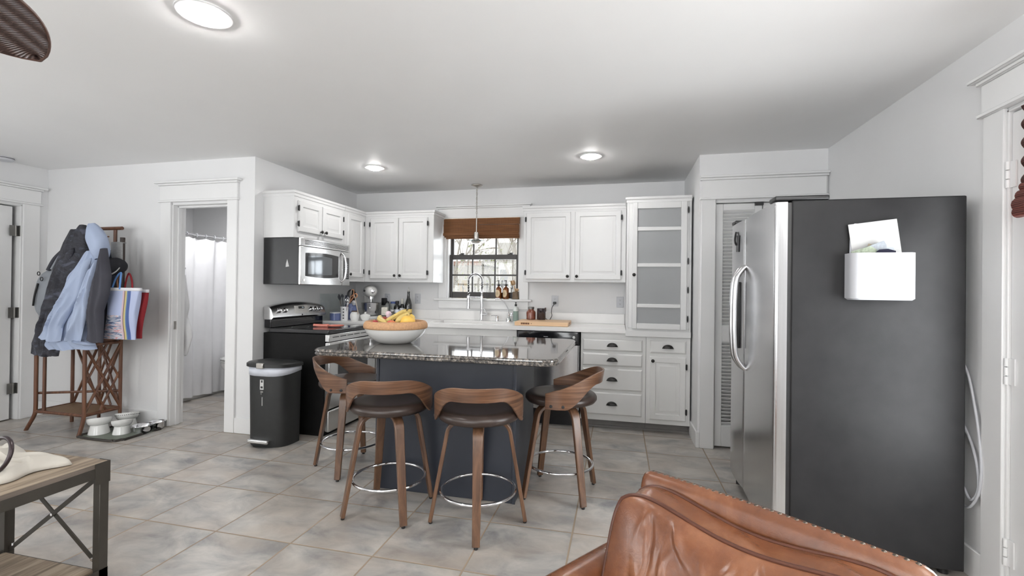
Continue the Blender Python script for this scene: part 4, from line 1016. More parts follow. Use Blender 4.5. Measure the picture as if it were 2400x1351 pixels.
# ------------------------------------------------------------------ trash can
tr = thing('trash_can', 'black step-on trash can with a rounded front beside the range', 'trash can', (-2.795, 3.36, 0))
def dshape(k, z, tiltz=0.0, grow=0.0, yb=0.0):
    w = 0.195 * k + grow; d = 0.225 * k + grow; pts = [(w, yb + 0.0)]
    n = 28
    for i in range(n + 1):
        a = math.pi * i / n; c, s = math.cos(a), math.sin(a)
        pts.append((w * math.copysign(abs(c) ** 0.62, c), yb - 0.05 * k - (d - 0.05 * k) * abs(s) ** 0.75))
    pts.append((-w, yb + 0.0))
    return [(x, y, z + tiltz * (y - yb)) for x, y in pts]
MB().rings([dshape(0.93, 0.0), dshape(0.94, 0.02), dshape(0.96, 0.30, 0.0), dshape(0.985, 0.615, 0.11)]).build('body', M_can, tr, bevel=0.004, smooth=40)
MB().rings([dshape(0.985, 0.602, 0.13, 0.003), dshape(0.985, 0.646, 0.0, 0.003)], False, False).build('bin_liner', plain('bin_liner', rgb(208, 212, 222), 0.45, vary=0.05, scale=30), tr, solid=0.003)
ld = MB(); ld.rings([dshape(0.99, 0.638, -0.02, 0.012), dshape(0.99, 0.642, -0.02, 0.02), dshape(0.99, 0.662, -0.04, 0.02), dshape(0.98, 0.672, -0.05, 0.008), dshape(0.6, 0.686, -0.05, 0.0, -0.03), dshape(0.2, 0.690, -0.05, 0, -0.06)])
lid = ld.build('lid', M_can, tr, smooth=35)
MB().box(-0.032, 0.032, -0.252, -0.225, 0.638, 0.682).build('latch', M_nickel, lid, bevel=0.004)
b = MB()
b.box(-0.118, 0.075, -0.245, -0.19, 0.03, 0.066); b.build('pedal', M_steelh, tr, bevel=0.012, seg=3)
MB().lathe([(0.11, 0.0), (0.11, 0.004)], (0.0, -0.165, 0), 36, True, True, None, 1.0, 0.75).build('base_ring', M_clearg, tr)
lb = MB().box(-0.017, 0.017, -0.2235, -0.219, 0.465, 0.545).build('paper_label', M_paper, tr)
b = MB(); b.box(-0.006, 0.008, -0.2241, -0.2235, 0.522, 0.540); b.box(-0.010, 0.010, -0.2241, -0.2235, 0.476, 0.492); b.build('label_print', M_black, lb)
b = MB(); b.box(-0.014, 0.012, -0.221, -0.2175, 0.440, 0.453); b.box(-0.012, -0.002, -0.221, -0.2175, 0.425, 0.436); b.build('small_print', plain('grey_print_label', rgb(120, 120, 118), 0.6, vary=0.3, scale=90), tr)
MB().box(0.001, 0.005, -0.2215, -0.216, 0.335, 0.405).build('white_stripe', M_paper, tr)

# ------------------------------------------------------------------ cane hall rack with hanging things
rk = thing('hall_rack', 'cane and rattan hall rack with flared feet by the bathroom door', 'rack', (-4.715, 3.11, 0))
x0, x1, y0, y1 = -0.28, 0.28, -0.13, 0.16
def rod(parent, name, a, c, r=0.012): return MB().tube(smooth_path([a, c], 2), r, 10).build(name, M_rattan, parent)
def leg_pts(x, y, sx, sy, top): return smooth_path([(x + sx * 0.115, y + sy * 0.055, 0.0), (x + sx * 0.07, y + sy * 0.03, 0.06), (x + sx * 0.02, y + sy * 0.008, 0.13), (x, y, 0.20), (x, y, 0.45), (x, y, top)], 6)
MB().tube(leg_pts(x0, y0, -0.9, -0.1, 0.83), 0.015, 12).build('leg', M_rattan, rk)
MB().tube(leg_pts(x1, y0, -0.15, -0.5, 0.83), 0.015, 12).build('leg', M_rattan, rk)
MB().tube([(x0 - 0.02, y1, 0), (x0 - 0.02, y1, 0.9), (x0 - 0.02, y1, 1.70)], 0.014, 12).build('leg', M_rattan, rk)
MB().tube([(x1, y1, 0), (x1, y1, 0.9)], 0.014, 12).build('leg', M_rattan, rk)
MB().tube([(x1, y1, 0.88), (x1, y1, 1.73)], 0.019, 12).build('corner_post', plain('dark_stained_cane', rgb(52, 42, 38), 0.5, vary=0.2), rk)
sh = MB().box(x0, x1, y0, y1, 0.166, 0.182).build('lower_shelf', M_cane, rk)
b = MB()
for a, c in (((x0, y0, 0.174), (x1, y0, 0.174)), ((x1, y0, 0.174), (x1, y1, 0.174)), ((x0, y1, 0.174), (x1, y1, 0.174)), ((x0, y0, 0.174), (x0, y1, 0.174))): b.tube([a, c], 0.0145, 10)
b.build('shelf_edge', M_rattan, sh)
st_ = MB().box(x0, x1, y0, y1, 0.80, 0.815).build('seat_shelf', M_cane, rk)
b = MB()
for z in (0.775, 0.808):
    for a, c in (((x0, y0, z), (x1, y0, z)), ((x1, y0, z), (x1, y1, z)), ((x0, y0, z), (x0, y1, z)), ((x0, y1, z), (x1, y1, z))): b.tube([a, c], 0.013, 10)
b.build('seat_rails', M_rattan, st_)
# diagonal lattice on the right side and the back, upright and brace on the left
b = MB()
def rod2(a, c, r=0.0095): b.tube([a, c], r, 8)
zb, zt = 0.19, 0.765
rod2((x1, y0, zb), (x1, y1, zt), 0.012); rod2((x1, y1, zb), (x1, y0, zt), 0.012)
for k in (0.42,):
    rod2((x1, y0, zb + (zt - zb) * k), (x1, y0 + (y1 - y0) * (1 - k), zt)); rod2((x1, y0, zt - (zt - zb) * k), (x1, y0 + (y1 - y0) * (1 - k), zb))
    rod2((x1, y1, zb + (zt - zb) * k), (x1, y1 - (y1 - y0) * (1 - k), zt)); rod2((x1, y1, zt - (zt - zb) * k), (x1, y1 - (y1 - y0) * (1 - k), zb))
b.build('side_lattice', M_rattan, rk)
b = MB()
rod2((x0, y1, zb), (0.03, y1, zt), 0.011); rod2((0.03, y1, zb), (x0, y1, zt), 0.011)
b.tube([(0.03, y1, 0.0), (0.03, y1, 0.78)], 0.013, 10); rod2((0.03, y1, zb), (x1, y1, zt), 0.011); rod2((x1, y1, zb), (0.03, y1, zt), 0.011)
rod2((0.03, y1, 0.50), (0.17, y1, 0.19)); rod2((0.03, y1, 0.45), (0.17, y1, 0.77))
rod2((x0, y0 + 0.02, 0.33), (x1, y1, 0.33), 0.011)
b.build('back_lattice', M_rattan, rk)
MB().tube([(x0 + 0.10, y0, 0.175), (x0 + 0.10, y0, 0.79)], 0.013, 10).build('front_upright', M_rattan, rk)
bf = MB(); b = bf
b.tube([(-0.06, y1 - 0.005, 0.78), (-0.06, y1 - 0.005, 1.80)], 0.014, 10); b.tube([(0.20, y1 - 0.005, 0.78), (0.20, y1 - 0.005, 1.80)], 0.014, 10)
b.build('back_posts', M_rattan, rk)
MB().tube([(-0.12, y1 - 0.005, 1.815), (0.28, y1 - 0.005, 1.815)], 0.016, 12).build('top_rail', M_rattan, rk)
MB().tube([(x0 - 0.02, y1, 1.42), (x1, y1, 1.42)], 0.012, 10).build('mid_rail', M_rattan, rk)
for x, z in ((-0.12, 1.73), (0.13, 1.74), (0.27, 1.42), (-0.29, 1.45)):
    MB().tube(smooth_path([(x, y1 - 0.01, z), (x, y1 - 0.06, z - 0.01), (x, y1 - 0.085, z + 0.02)], 4), 0.006, 8).build('hook', M_rattan, rk)

def drape(bm, L, Rr, y0_, th, folds, nu=44, nv=56, seed=1, wob=0.012, flare=0.0, diag=0.0, yref=None):
    """cloth hanging in front of the wall: L, Rr = [(z, x)] outlines top to bottom; y0_ = wall-side depth (number or [(z, y)])"""
    rnd = random.Random(seed); ph = [rnd.uniform(0, 6.28) for _ in range(8)]
    def interp(T, z):
        if z >= T[0][0]: return T[0][1]
        for (za, xa), (zb_, xb) in zip(T[:-1], T[1:]):
            if za >= z >= zb_:
                t = (za - z) / (za - zb_) if za != zb_ else 0
                return xa + (xb - xa) * t
        return T[-1][1]
    zt_, zb_ = L[0][0], L[-1][0]; zrt, zrb = Rr[0][0], Rr[-1][0]
    creases = [(rnd.uniform(0.1, 0.9), rnd.uniform(0.15, 0.95), rnd.uniform(-0.9, 0.9) + diag, rnd.uniform(0.5, 1.1), rnd.uniform(0.10, 0.25)) for _ in range(9)]
    def fn(u, v):
        s, side = (u / 0.72, 1) if u <= 0.72 else (1 - (u - 0.72) / 0.28, 0)
        zl = zt_ + (zb_ - zt_) * v; zr = zrt + (zrb - zrt) * v
        xl, xr = interp(L, zl), interp(Rr, zr)
        x = xl + (xr - xl) * s; zz = zl + (zr - zl) * s
        yy = interp(y0_, zz) if isinstance(y0_, list) else y0_
        if yref: x *= (yy - 0.02) / yref
        env = max(0.0, math.sin(math.pi * min(1, max(0, s)))) ** 0.45
        prof = th * env * (0.6 + 0.4 * math.sin(math.pi * min(1, v * 1.1)) + flare * v)
        q = s + diag * v
        f = (0.35 + 0.65 * v) * (math.sin(folds * 2 * math.pi * q + ph[0] + 1.3 * v) + 0.6 * math.sin(folds * 3.3 * math.pi * q + ph[1] - 2 * v) + 0.4 * math.sin(7 * v + 5 * s + ph[2]))
        for (cs, cv_, sl, am, ln) in creases:
            p = (v - cv_); d = (s - cs) - sl * p * 0.6
            f += 1.5 * am * math.exp(-(p / ln) ** 2 - (d / 0.045) ** 2)
        y = yy - (prof + wob * f * env if side else prof * 0.10)
        if v > 0.97: zz += 0.006 * math.sin(14 * s + ph[4])
        return Vector((x, y, zz))
    bm.grid(fn, nu + 14, nv, closed_u=True)
    return bm
M_camo_ = NT('dark_camouflage_cloth'); M_camo_.set(Roughness=0.8)
f_ = M_camo_.noise(M_camo_.obj((9, 9, 16)), 1.0, 4, 0.6, 0.6)
M_camo_.l(M_camo_.ramp(f_, [(0.42, rgb(36, 36, 42)), (0.50, rgb(56, 56, 64)), (0.54, rgb(40, 41, 47)), (0.64, rgb(78, 80, 92))]), M_camo_.b.inputs['Base Color'])
M_camo = M_camo_.m
M_ltblue = cloth('pale_blue_shell_fabric', rgb(160, 172, 196), 0.05, 5, 0.55, 0.1)
M_dkgrey = cloth('charcoal_shell_fabric', rgb(66, 66, 73), 0.1, 5, 0.75)
M_packgrey = cloth('light_grey_pack_fabric', rgb(142, 146, 152), 0.06, 8, 0.7)
def hang(name, label, cat, anchor, mats_parts):
    t = thing(name, label, cat, anchor)
    for nm, mt, fnb, kw in mats_parts:
        b = MB(); fnb(b); b.build(nm, mt, t, local=False, smooth=70, **kw)
    return t
def hood(bm, c, r, up, dn, lean, seed):
    rnd = random.Random(seed); p = [rnd.uniform(0, 6.28) for _ in range(4)]
    M = Matrix.Translation(c) @ Matrix.Rotation(R(lean), 4, 'Y') @ Matrix.Rotation(R(6), 4, 'X')
    def fn(u, v):
        a = 2 * math.pi * u; z = up - (up + dn) * v
        k = math.sin(math.pi * min(1, 0.03 + v * 0.80)) ** 0.6 * (1.0 - 0.10 * v)
        k *= 1 + 0.05 * math.sin(3 * a + p[0] + 4 * v) * v + 0.035 * math.sin(5 * a + p[1] - 7 * v) + 0.03 * math.sin(11 * v + 2 * a + p[2])
        crest = 0.012 * math.exp(-((a - 4.4) / 0.25) ** 2) * (1 - v)
        return M @ Vector((r[0] * k * math.cos(a) + 0.015 * math.sin(2.5 * v), (r[1] * k + crest) * math.sin(a), z))
    bm.grid(fn, 40, 26, True)
CY = [(1.85, 3.16), (1.6, 3.12), (1.2, 3.06), (0.82, 2.96), (0.6, 2.955)]
hang('camouflage_jacket', 'dark camouflage jacket hanging on the hall rack', 'jacket', (-4.75, 3.1, 1.74), [
    ('body', M_camo, lambda b: drape(b, [(1.79, -4.70), (1.67, -4.78), (1.50, -4.85), (1.32, -4.92), (1.12, -4.97), (0.95, -5.01), (0.80, -5.06), (0.70, -5.05)], [(1.79, -4.50), (1.67, -4.46), (1.50, -4.46), (1.32, -4.52), (1.12, -4.62), (0.95, -4.72), (0.80, -4.80), (0.68, -4.84)], CY, 0.10, 3, seed=3, wob=0.010, diag=-0.2, yref=3.03), {}),
    ('hood', M_camo, lambda b: hood(b, (-4.645, 3.09, 1.72), (0.086, 0.07), 0.105, 0.22, 12, 7), {}),
    ('sleeve', M_camo, lambda b: drape(b, [(1.40, -4.875), (1.32, -4.91), (1.12, -4.97), (0.95, -5.02), (0.78, -5.13), (0.69, -5.14)], [(1.62, -4.66), (1.32, -4.72), (1.12, -4.78), (0.95, -4.86), (0.78, -4.92), (0.67, -4.90)], [(1.5, 3.04), (0.6, 2.94)], 0.085, 2, nu=24, seed=9, wob=0.010, diag=-0.3, yref=3.03), {}),
])
BY = [(1.8, 3.02), (1.4, 2.985), (0.84, 2.945), (0.7, 2.945)]
hang('rain_jacket', 'pale blue hooded rain jacket with charcoal side hanging on the rack', 'jacket', (-4.4, 2.9, 1.74), [
    ('body', M_ltblue, lambda b: drape(b, [(1.58, -4.36), (1.56, -4.385), (1.42, -4.47), (1.22, -4.58), (1.10, -4.655), (0.97, -4.745), (0.84, -4.85), (0.77, -4.845), (0.73, -4.78)], [(1.58, -4.20), (1.53, -4.20), (1.37, -4.22), (1.15, -4.26), (1.04, -4.28), (0.83, -4.28), (0.76, -4.24)], BY, 0.09, 3, seed=5, wob=0.014, flare=0.1, diag=-0.35, yref=2.93), {}),
    ('hood', M_ltblue, lambda b: hood(b, (-4.285, 2.945, 1.685), (0.088, 0.068), 0.125, 0.175, -10, 3), {}),
    ('sleeve', M_ltblue, lambda b: drape(b, [(1.34, -4.505), (1.22, -4.57), (1.08, -4.66), (0.95, -4.75), (0.845, -4.85)], [(1.52, -4.27), (1.22, -4.36), (1.08, -4.47), (0.95, -4.57), (0.815, -4.60)], [(1.4, 2.905), (0.8, 2.865)], 0.075, 2, nu=24, seed=12, wob=0.012, diag=-0.4, yref=2.90), {}),
    ('sleeve', M_ltblue, lambda b: drape(b, [(1.34, -4.31), (1.13, -4.40), (0.98, -4.47), (0.84, -4.545)], [(1.50, -4.20), (1.13, -4.27), (0.98, -4.33), (0.825, -4.38)], [(1.4, 2.90), (0.8, 2.865)], 0.07, 2, nu=24, seed=17, wob=0.011, diag=-0.3, yref=2.90), {}),
    ('charcoal_panel', M_dkgrey, lambda b: drape(b, [(1.58, -4.20), (1.37, -4.26), (1.15, -4.32), (0.84, -4.385)], [(1.60, -4.185), (1.37, -4.125), (1.22, -4.14), (1.085, -4.20), (0.815, -4.205)], [(1.6, 2.95), (0.8, 2.90)], 0.085, 2, nu=20, seed=21, wob=0.009, yref=2.95), {}),
    ('sleeve_cuff', M_ltblue, lambda b: drape(b, [(0.842, -4.392), (0.815, -4.394)], [(0.818, -4.198), (0.79, -4.196)], 2.902, 0.094, 1, nu=18, nv=6, seed=4, wob=0.002), {}),
])
hang('navy_jacket', 'dark navy jacket hanging behind the rain jacket next to the tote bag', 'jacket', (-4.32, 3.08, 1.5), [
    ('body', cloth('navy_shell_fabric', rgb(42, 44, 53)), lambda b: drape(b, [(1.60, -4.44), (1.4, -4.46), (1.1, -4.46), (0.86, -4.44)], [(1.60, -4.33), (1.4, -4.255), (1.28, -4.25), (1.15, -4.27), (0.86, -4.33)], 3.13, 0.09, 3, nu=24, seed=31, wob=0.009), {}),
])
# backpack
bp = thing('backpack', 'light grey backpack with black zip hanging on the rack end', 'backpack', (-5.045, 3.135, 1.20))
def pack_fn(u, v):
    a = 2 * math.pi * u; z = 0.235 - 0.47 * v
    k = (1 - abs(2 * v - 1) ** 3.2) ** 0.5
    w = (0.145 + 0.02 * v) * k; d = 0.095 * k
    c, s = math.cos(a), math.sin(a)
    return Vector((w * math.copysign(abs(c) ** 0.7, c) - 0.03 * (v - 0.5), d * math.copysign(abs(s) ** 0.7, s), z))
MB().grid(pack_fn, 36, 26, True).build('body', M_packgrey, bp, smooth=70)
MB().tube(smooth_path([(-0.045, -0.098, 0.10), (-0.062, -0.108, 0.0), (-0.088, -0.104, -0.10)], 6), 0.008, 8).build('zip', M_black, bp)
MB().tube(smooth_path([(-0.045, -0.099, 0.10), (-0.03, -0.112, 0.08), (-0.032, -0.113, 0.055)], 4), 0.004, 8).build('zip_pull', M_black, bp)
for p in ((-0.10, -0.05, 0.19), (0.02, -0.10, 0.14)):
    MB().tube([(p[0] + 0.016 * math.cos(R(a)), p[1] - 0.01, p[2] + 0.016 * math.sin(R(a))) for a in range(0, 360, 24)], 0.004, 6, True).build('strap_ring', M_black, bp)
MB().tube(smooth_path([(-0.12, -0.02, 0.13), (-0.15, -0.03, 0.06), (-0.148, -0.035, 0.02)], 4), 0.008, 8).build('side_strap', M_black, bp)
MB().tube(smooth_path([(0.0, -0.05, 0.22), (0.05, -0.03, 0.33), (0.12, 0.02, 0.44), (0.155, 0.05, 0.50), (0.20, 0.06, 0.52)], 6), 0.017, 8).build('shoulder_strap', M_dkgrey, bp)
MB().tube(smooth_path([(0.03, -0.045, 0.23), (0.09, -0.02, 0.36), (0.14, 0.02, 0.46)], 6), 0.009, 8).build('strap_webbing', M_packgrey, bp)
# hat on the corner post
ht = thing('trucker_hat', 'black hat with pale grey mesh and white print hanging on the rack post', 'hat', (-4.285, 3.10, 1.52))
def mesh_fn(u, v):
    a = R(200 + 140 * u); return Vector((0.066 * math.cos(a) + 0.004 * v, 0.03 + 0.05 * math.sin(a) * (0.75 + 0.25 * v), -0.005 + 0.145 * v + 0.006 * math.sin(math.pi * u)))
b = MB(); b.grid(mesh_fn, 20, 10); b.rings([[mesh_fn(i / 19, 1) for i in range(20)], [mesh_fn(i / 19, 1) + Vector((0, 0.03, 0.004)) for i in range(20)]], False, False, False)
b.build('mesh_panel', cloth('pale_grey_mesh', rgb(150, 150, 150), 0.1, 60), ht, smooth=70, solid=0.004)
Mh = Matrix.Translation((0.012, -0.005, -0.065)) @ Matrix.Rotation(R(-32), 4, 'Y')
MB().lathe([(0.004, -0.075), (0.05, -0.068), (0.078, -0.035), (0.086, 0.005), (0.078, 0.04), (0.05, 0.06), (0.004, 0.065)], (0, 0, 0), 26, True, True, Mh @ Matrix.Rotation(R(90), 4, 'X'), 1.0, 0.86).build('crown', cloth('black_twill', rgb(46, 46, 50)), ht, smooth=70)
b = MB()
for i in range(3):
    for j in range(2): b.box(-0.062 + i * 0.017 + j * 0.008, -0.050 + i * 0.017 + j * 0.008, -0.079 - 0.004 * i, -0.070, -0.035 - j * 0.016 - i * 0.004, -0.024 - j * 0.016 - i * 0.004)
b.build('badge', M_paper, ht)
b = MB(); P0 = [(0.085, -0.01, -0.035), (0.080, -0.03, -0.085), (0.045, -0.045, -0.125), (0.005, -0.05, -0.135)]
b.tube(smooth_path(P0, 6), 0.006, 8); b.build('visor_edge', M_paper, ht)
# tote bags
def tote_mat():
    t = NT('printed_tote_fabric'); t.set(Roughness=0.55); tc = t.n('ShaderNodeTexCoord'); s = t.n('ShaderNodeSeparateXYZ'); t.l(tc.outputs['Object'], s.inputs[0])
    mr = t.n('ShaderNodeMapRange'); mr.inputs['From Min'].default_value = -0.17; mr.inputs['From Max'].default_value = 0.17; t.l(s.outputs['X'], mr.inputs['Value'])
    blue = rgb(168, 178, 208)
    cr_ = t.n('ShaderNodeValToRGB'); cr_.color_ramp.interpolation = 'CONSTANT'; e = cr_.color_ramp.elements
    e[0].position = 0; e[0].color = blue; e[1].position = 0.50; e[1].color = rgb(196, 172, 184)
    for p, c in ((0.55, rgb(116, 96, 84)), (0.58, rgb(196, 178, 116)), (0.625, rgb(112, 140, 150)), (0.65, rgb(60, 84, 140)), (0.75, blue)):
        x = e.new(p); x.color = c
    t.l(mr.outputs[0], cr_.inputs['Fac'])
    # beach picture block in the lower left of the bag
    f = t.noise(t.obj((8, 8, 40)), 1.2, 5, 0.6, 0.8)
    pic = t.ramp(f, [(0.38, rgb(64, 78, 112)), (0.48, rgb(150, 160, 180)), (0.55, rgb(204, 200, 204)), (0.64, rgb(196, 110, 112))])
    zr = t.n('ShaderNodeMath', operation='LESS_THAN'); t.l(s.outputs['Z'], zr.inputs[0]); zr.inputs[1].default_value = -0.225
    xr = t.n('ShaderNodeMath', operation='LESS_THAN'); t.l(s.outputs['X'], xr.inputs[0]); xr.inputs[1].default_value = 0.0
    mu = t.n('ShaderNodeMath', operation='MULTIPLY'); t.l(zr.outputs[0], mu.inputs[0]); t.l(xr.outputs[0], mu.inputs[1])
    mx = t.n('ShaderNodeMixRGB'); t.l(mu.outputs[0], mx.inputs['Fac']); t.l(cr_.outputs['Color'], mx.inputs['Color1']); t.l(pic, mx.inputs['Color2'])
    t.l(mx.outputs[0], t.b.inputs['Base Color']); return t.m
def tote(name, label, loc, w, h, d, mat_, rot, trim, lean=0.0, handles=()):
    t = thing(name, label, 'bag', loc, rot)
    def fn(u, v):
        a = 2 * math.pi * u; c, s_ = math.cos(a), math.sin(a)
        z = -h * v; k = 0.55 + 0.45 * math.sin(math.pi * min(1, 0.12 + v))
        return Vector((w / 2 * math.copysign(abs(c) ** 0.35, c) * (1 - 0.03 * math.sin(math.pi * v)) - lean * v, d / 2 * k * math.copysign(abs(s_) ** 0.5, s_) + 0.006 * math.sin(6 * v + 9 * u), z))
    b = MB(); b.grid(fn, 48, 24, True)
    b.rings([[fn(i / 48, 1.0) for i in range(48)], [fn(i / 48, 1.0) * 1.0 + Vector((0, 0, -0.001)) for i in range(48)]], False, True)
    b.build('body', mat_, t, smooth=60)
    b = MB(); b.rings([[fn(i / 48, 0.0) * 1.01 + Vector((0, 0, zz)) for i in range(48)] for zz in (0.004, -0.022)], False, False)
    b.build('top_band', trim, t, solid=0.003)
    for nm, mt, pts in handles: MB().tube(smooth_path(pts, 6), 0.007, 8).build(nm, mt, t)
    return t
M_redfab = cloth('red_tote_fabric', rgb(140, 46, 52))
M_whband = cloth('white_band', rgb(220, 220, 224), 0.03)
tote('tote_bag', 'printed pale blue tote bag with rainbow stripe hanging on the rack', (-4.015, 2.985, 1.268), 0.325, 0.425, 0.055, tote_mat(), R(0), M_whband, 0.045,
     [('handle', cloth('blue_strap', rgb(98, 140, 196)), [(-0.03, -0.02, -0.01), (-0.035, -0.01, 0.08), (-0.075, 0.02, 0.13), (-0.115, 0.01, 0.08), (-0.12, -0.015, -0.01)]),
      ('handle', cloth('tan_strap', rgb(150, 110, 84)), [(-0.07, 0.01, -0.01), (-0.075, 0.02, 0.07), (-0.10, 0.04, 0.125), (-0.125, 0.03, 0.07), (-0.10, 0.02, -0.01)])])
tote('red_tote_bag', 'red tote bag hanging just behind the printed blue tote', (-3.99, 3.055, 1.255), 0.25, 0.41, 0.05, M_redfab, R(0), M_whband, 0.06,
     [('handle', M_redfab, [(-0.04, 0.0, -0.01), (-0.06, 0.01, 0.08), (-0.12, 0.03, 0.14), (-0.14, 0.02, 0.06), (-0.12, 0.0, -0.01)])])

# ------------------------------------------------------------------ pet bowls on their mat
pm = thing('feeding_mat', 'grey-green pet feeding mat with a dark scalloped border', 'mat', (-4.225, 3.145, 0), 0)
def wavy(k, z):
    out = []
    for x, y in rrect(-0.245, 0.225, -0.215, 0.205, 0.08, 6): out.append((x, y))
    P = smooth_path([(x, y, 0) for x, y in out], 2, True); res = []
    for i, p in enumerate(P):
        w_ = 1 + 0.03 * math.sin(i * 1.1); res.append((p.x * k * w_, p.y * k * w_, z))
    return res
MB().rings([wavy(1.0, 0.001), wavy(1.0, 0.006)]).build('mat', plain('mat_rubber', rgb(112, 118, 108), 0.6, vary=0.05), pm)
MB().tube(wavy(0.985, 0.008), 0.011, 8, True).build('border', plain('dark_mat_edge', rgb(52, 48, 44), 0.7, vary=0.2, scale=50), pm)
def cat_bowl(label, x, y, s, tilt_, rim=False):
    t = thing('pet_bowl', label, 'pet bowl', (x, y, 0.007), 0, 'pet bowls on the mat')
    MB().lathe([(0.045 * s, 0.0), (0.076 * s, 0.0), (0.072 * s, 0.02 * s), (0.064 * s, 0.05 * s), (0.060 * s, 0.075 * s), (0.05 * s, 0.078 * s)], (0, 0, 0), 32).build('pedestal', M_whitecer, t, smooth=60)
    M = Matrix.Rotation(R(tilt_), 4, 'Y') @ Matrix.Rotation(R(-8), 4, 'X')
    MB().lathe([(0.05 * s, -0.012 * s), (0.074 * s, 0.004 * s), (0.086 * s, 0.032 * s), (0.087 * s, 0.052 * s), (0.082 * s, 0.053 * s), (0.076 * s, 0.03 * s), (0.04 * s, 0.014 * s), (0.004, 0.012 * s)], (0, 0, 0.078 * s), 36, True, True, M).build('dish', M_whitecer, t, smooth=60)
    if rim:
        b = MB()
        for k in range(36):
            a = 2 * math.pi * k / 36; b.ball(M @ Vector((0.0865 * s * math.cos(a), 0.0865 * s * math.sin(a), 0.034 * s)) + Vector((0, 0, 0.078 * s)), 0.0035, 1, 1, 1, 6, 4)
        b.build('painted_dots', M_black, t)
cat_bowl('white raised pet bowl at the end of the mat next to the rack foot', -4.385, 3.065, 1.0, -10)
cat_bowl('smaller white raised pet bowl in the middle of the mat', -4.20, 3.115, 0.86, -8)
cat_bowl('white pet bowl with a dotted rim at the back of the mat', -4.335, 3.26, 1.0, -8, True)
def steel_bowl(label, x, y, s):
    t = thing('steel_bowl', label, 'pet bowl', (x, y, 0.0075), 0, 'pet bowls on the mat')
    MB().lathe([(0.01, 0.003), (0.066 * s, 0.003), (0.072 * s, 0.0), (0.074 * s, 0.02), (0.078 * s, 0.05), (0.088 * s, 0.056), (0.087 * s, 0.058), (0.074 * s, 0.053), (0.066 * s, 0.012), (0.005, 0.009)], (0, 0, 0), 36).build('bowl', M_chrome, t, smooth=60)
steel_bowl('steel pet bowl nearest the kitchen on the mat', -4.075, 3.20, 0.9)
steel_bowl('steel pet bowl behind the other steel bowl on the mat', -4.06, 3.315, 0.72)

# ------------------------------------------------------------------ sink fittings
fc = thing('kitchen_faucet', 'tall chrome spring-neck faucet behind the sink', 'faucet', (-1.495, 4.905, CT))
MB().lathe([(0.028, 0), (0.028, 0.006), (0.022, 0.012), (0.0195, 0.05), (0.0195, 0.115), (0.017, 0.12), (0.0135, 0.30), (0.0155, 0.31), (0.0155, 0.345), (0.012, 0.35)], (0, 0, 0), 24).build('column', M_chrome, fc)
arcp = [(0, 0, 0.345), (0, 0, 0.42)] + [(-0.075 + 0.075 * math.cos(R(a)), -0.02 * math.sin(R(a / 2)), 0.445 + 0.075 * math.sin(R(a))) for a in (0, 20, 40, 60, 80, 100, 120, 140, 160, 180)] + [(-0.15, -0.02, 0.38), (-0.15, -0.02, 0.28)]
ap = smooth_path(arcp, 4)
MB().tube(ap, 0.0085, 10).build('hose', M_bronze, fc)
hel = []; n = 42 * 10; L_ = len(ap) - 1
for i in range(n + 1):
    q = i / n * L_; k = min(int(q), L_ - 1); p = ap[k].lerp(ap[k + 1], q - k); T = (ap[k + 1] - ap[k]).normalized()
    x = Vector((0, 1, 0)).cross(T).normalized(); y = T.cross(x); a = 2 * math.pi * i / 10
    hel.append(p + (x * math.cos(a) + y * math.sin(a)) * 0.0115)
MB().tube(hel, 0.0024, 5).build('spring', M_chrome, fc)
MB().lathe([(0.010, 0.28), (0.0155, 0.27), (0.016, 0.20), (0.0185, 0.155), (0.0195, 0.135), (0.012, 0.133)], (-0.15, -0.02, 0), 20).build('spray_head', M_chrome, fc)
MB().tube([(0, 0, 0.262), (-0.15, -0.02, 0.262)], 0.006, 10).cyl((-0.15, -0.02, 0.252), (-0.15, -0.02, 0.275), 0.021).cyl((0, 0, 0.252), (0, 0, 0.275), 0.021).build('docking_arm', M_chrome, fc)
MB().cyl((0.0, 0, 0.075), (0.062, -0.01, 0.075), 0.0155).tube([(0.055, -0.01, 0.08), (0.03, -0.02, 0.14)], 0.005, 8).build('lever', M_chrome, fc)
ft = thing('filter_tap', 'slim chrome gooseneck water filter tap beside the soap dispenser', 'faucet', (-1.185, 4.90, CT))
MB().lathe([(0.030, 0), (0.030, 0.02), (0.022, 0.035), (0.012, 0.05), (0.014, 0.065), (0.014, 0.085), (0.006, 0.09)], (0, 0, 0), 20).build('base', M_chrome, ft)
MB().tube(smooth_path([(0, 0, 0.085), (-0.006, -0.004, 0.14), (-0.05, -0.02, 0.215), (-0.095, -0.045, 0.25), (-0.125, -0.06, 0.252), (-0.138, -0.066, 0.236)], 6), 0.0055, 10).build('spout', M_chrome, ft)
MB().tube([(0.0, 0, 0.072), (0.03, -0.006, 0.076)], 0.007, 10).box(0.02, 0.055, -0.012, 0.0, 0.066, 0.072).box(0.028, 0.04, -0.014, 0.0, 0.08, 0.098).build('lever', M_chrome, ft)
sd = thing('soap_pump', 'short chrome soap pump set in the counter by the sink', 'soap dispenser', (-1.315, 4.90, CT))
MB().lathe([(0.018, 0), (0.016, 0.01), (0.016, 0.035), (0.019, 0.037), (0.019, 0.055), (0.012, 0.06)], (0, 0, 0), 18).build('pump', M_chrome, sd)
MB().tube(smooth_path([(0, 0, 0.056), (-0.03, -0.02, 0.066), (-0.06, -0.03, 0.062)], 4), 0.005, 8).build('nozzle', M_chrome, sd)
db = thing('dish_soap_bottle', 'clear soap bottle with grey-green label and black pump by the tap', 'bottle', (-1.105, 4.90, CT))
MB().lathe([(0.026, 0), (0.029, 0.004), (0.029, 0.15), (0.024, 0.162), (0.010, 0.168), (0.010, 0.178)], (0, 0, 0), 24).build('body', plain('cloudy_plastic', rgb(214, 218, 216), 0.3, vary=0.02), db)
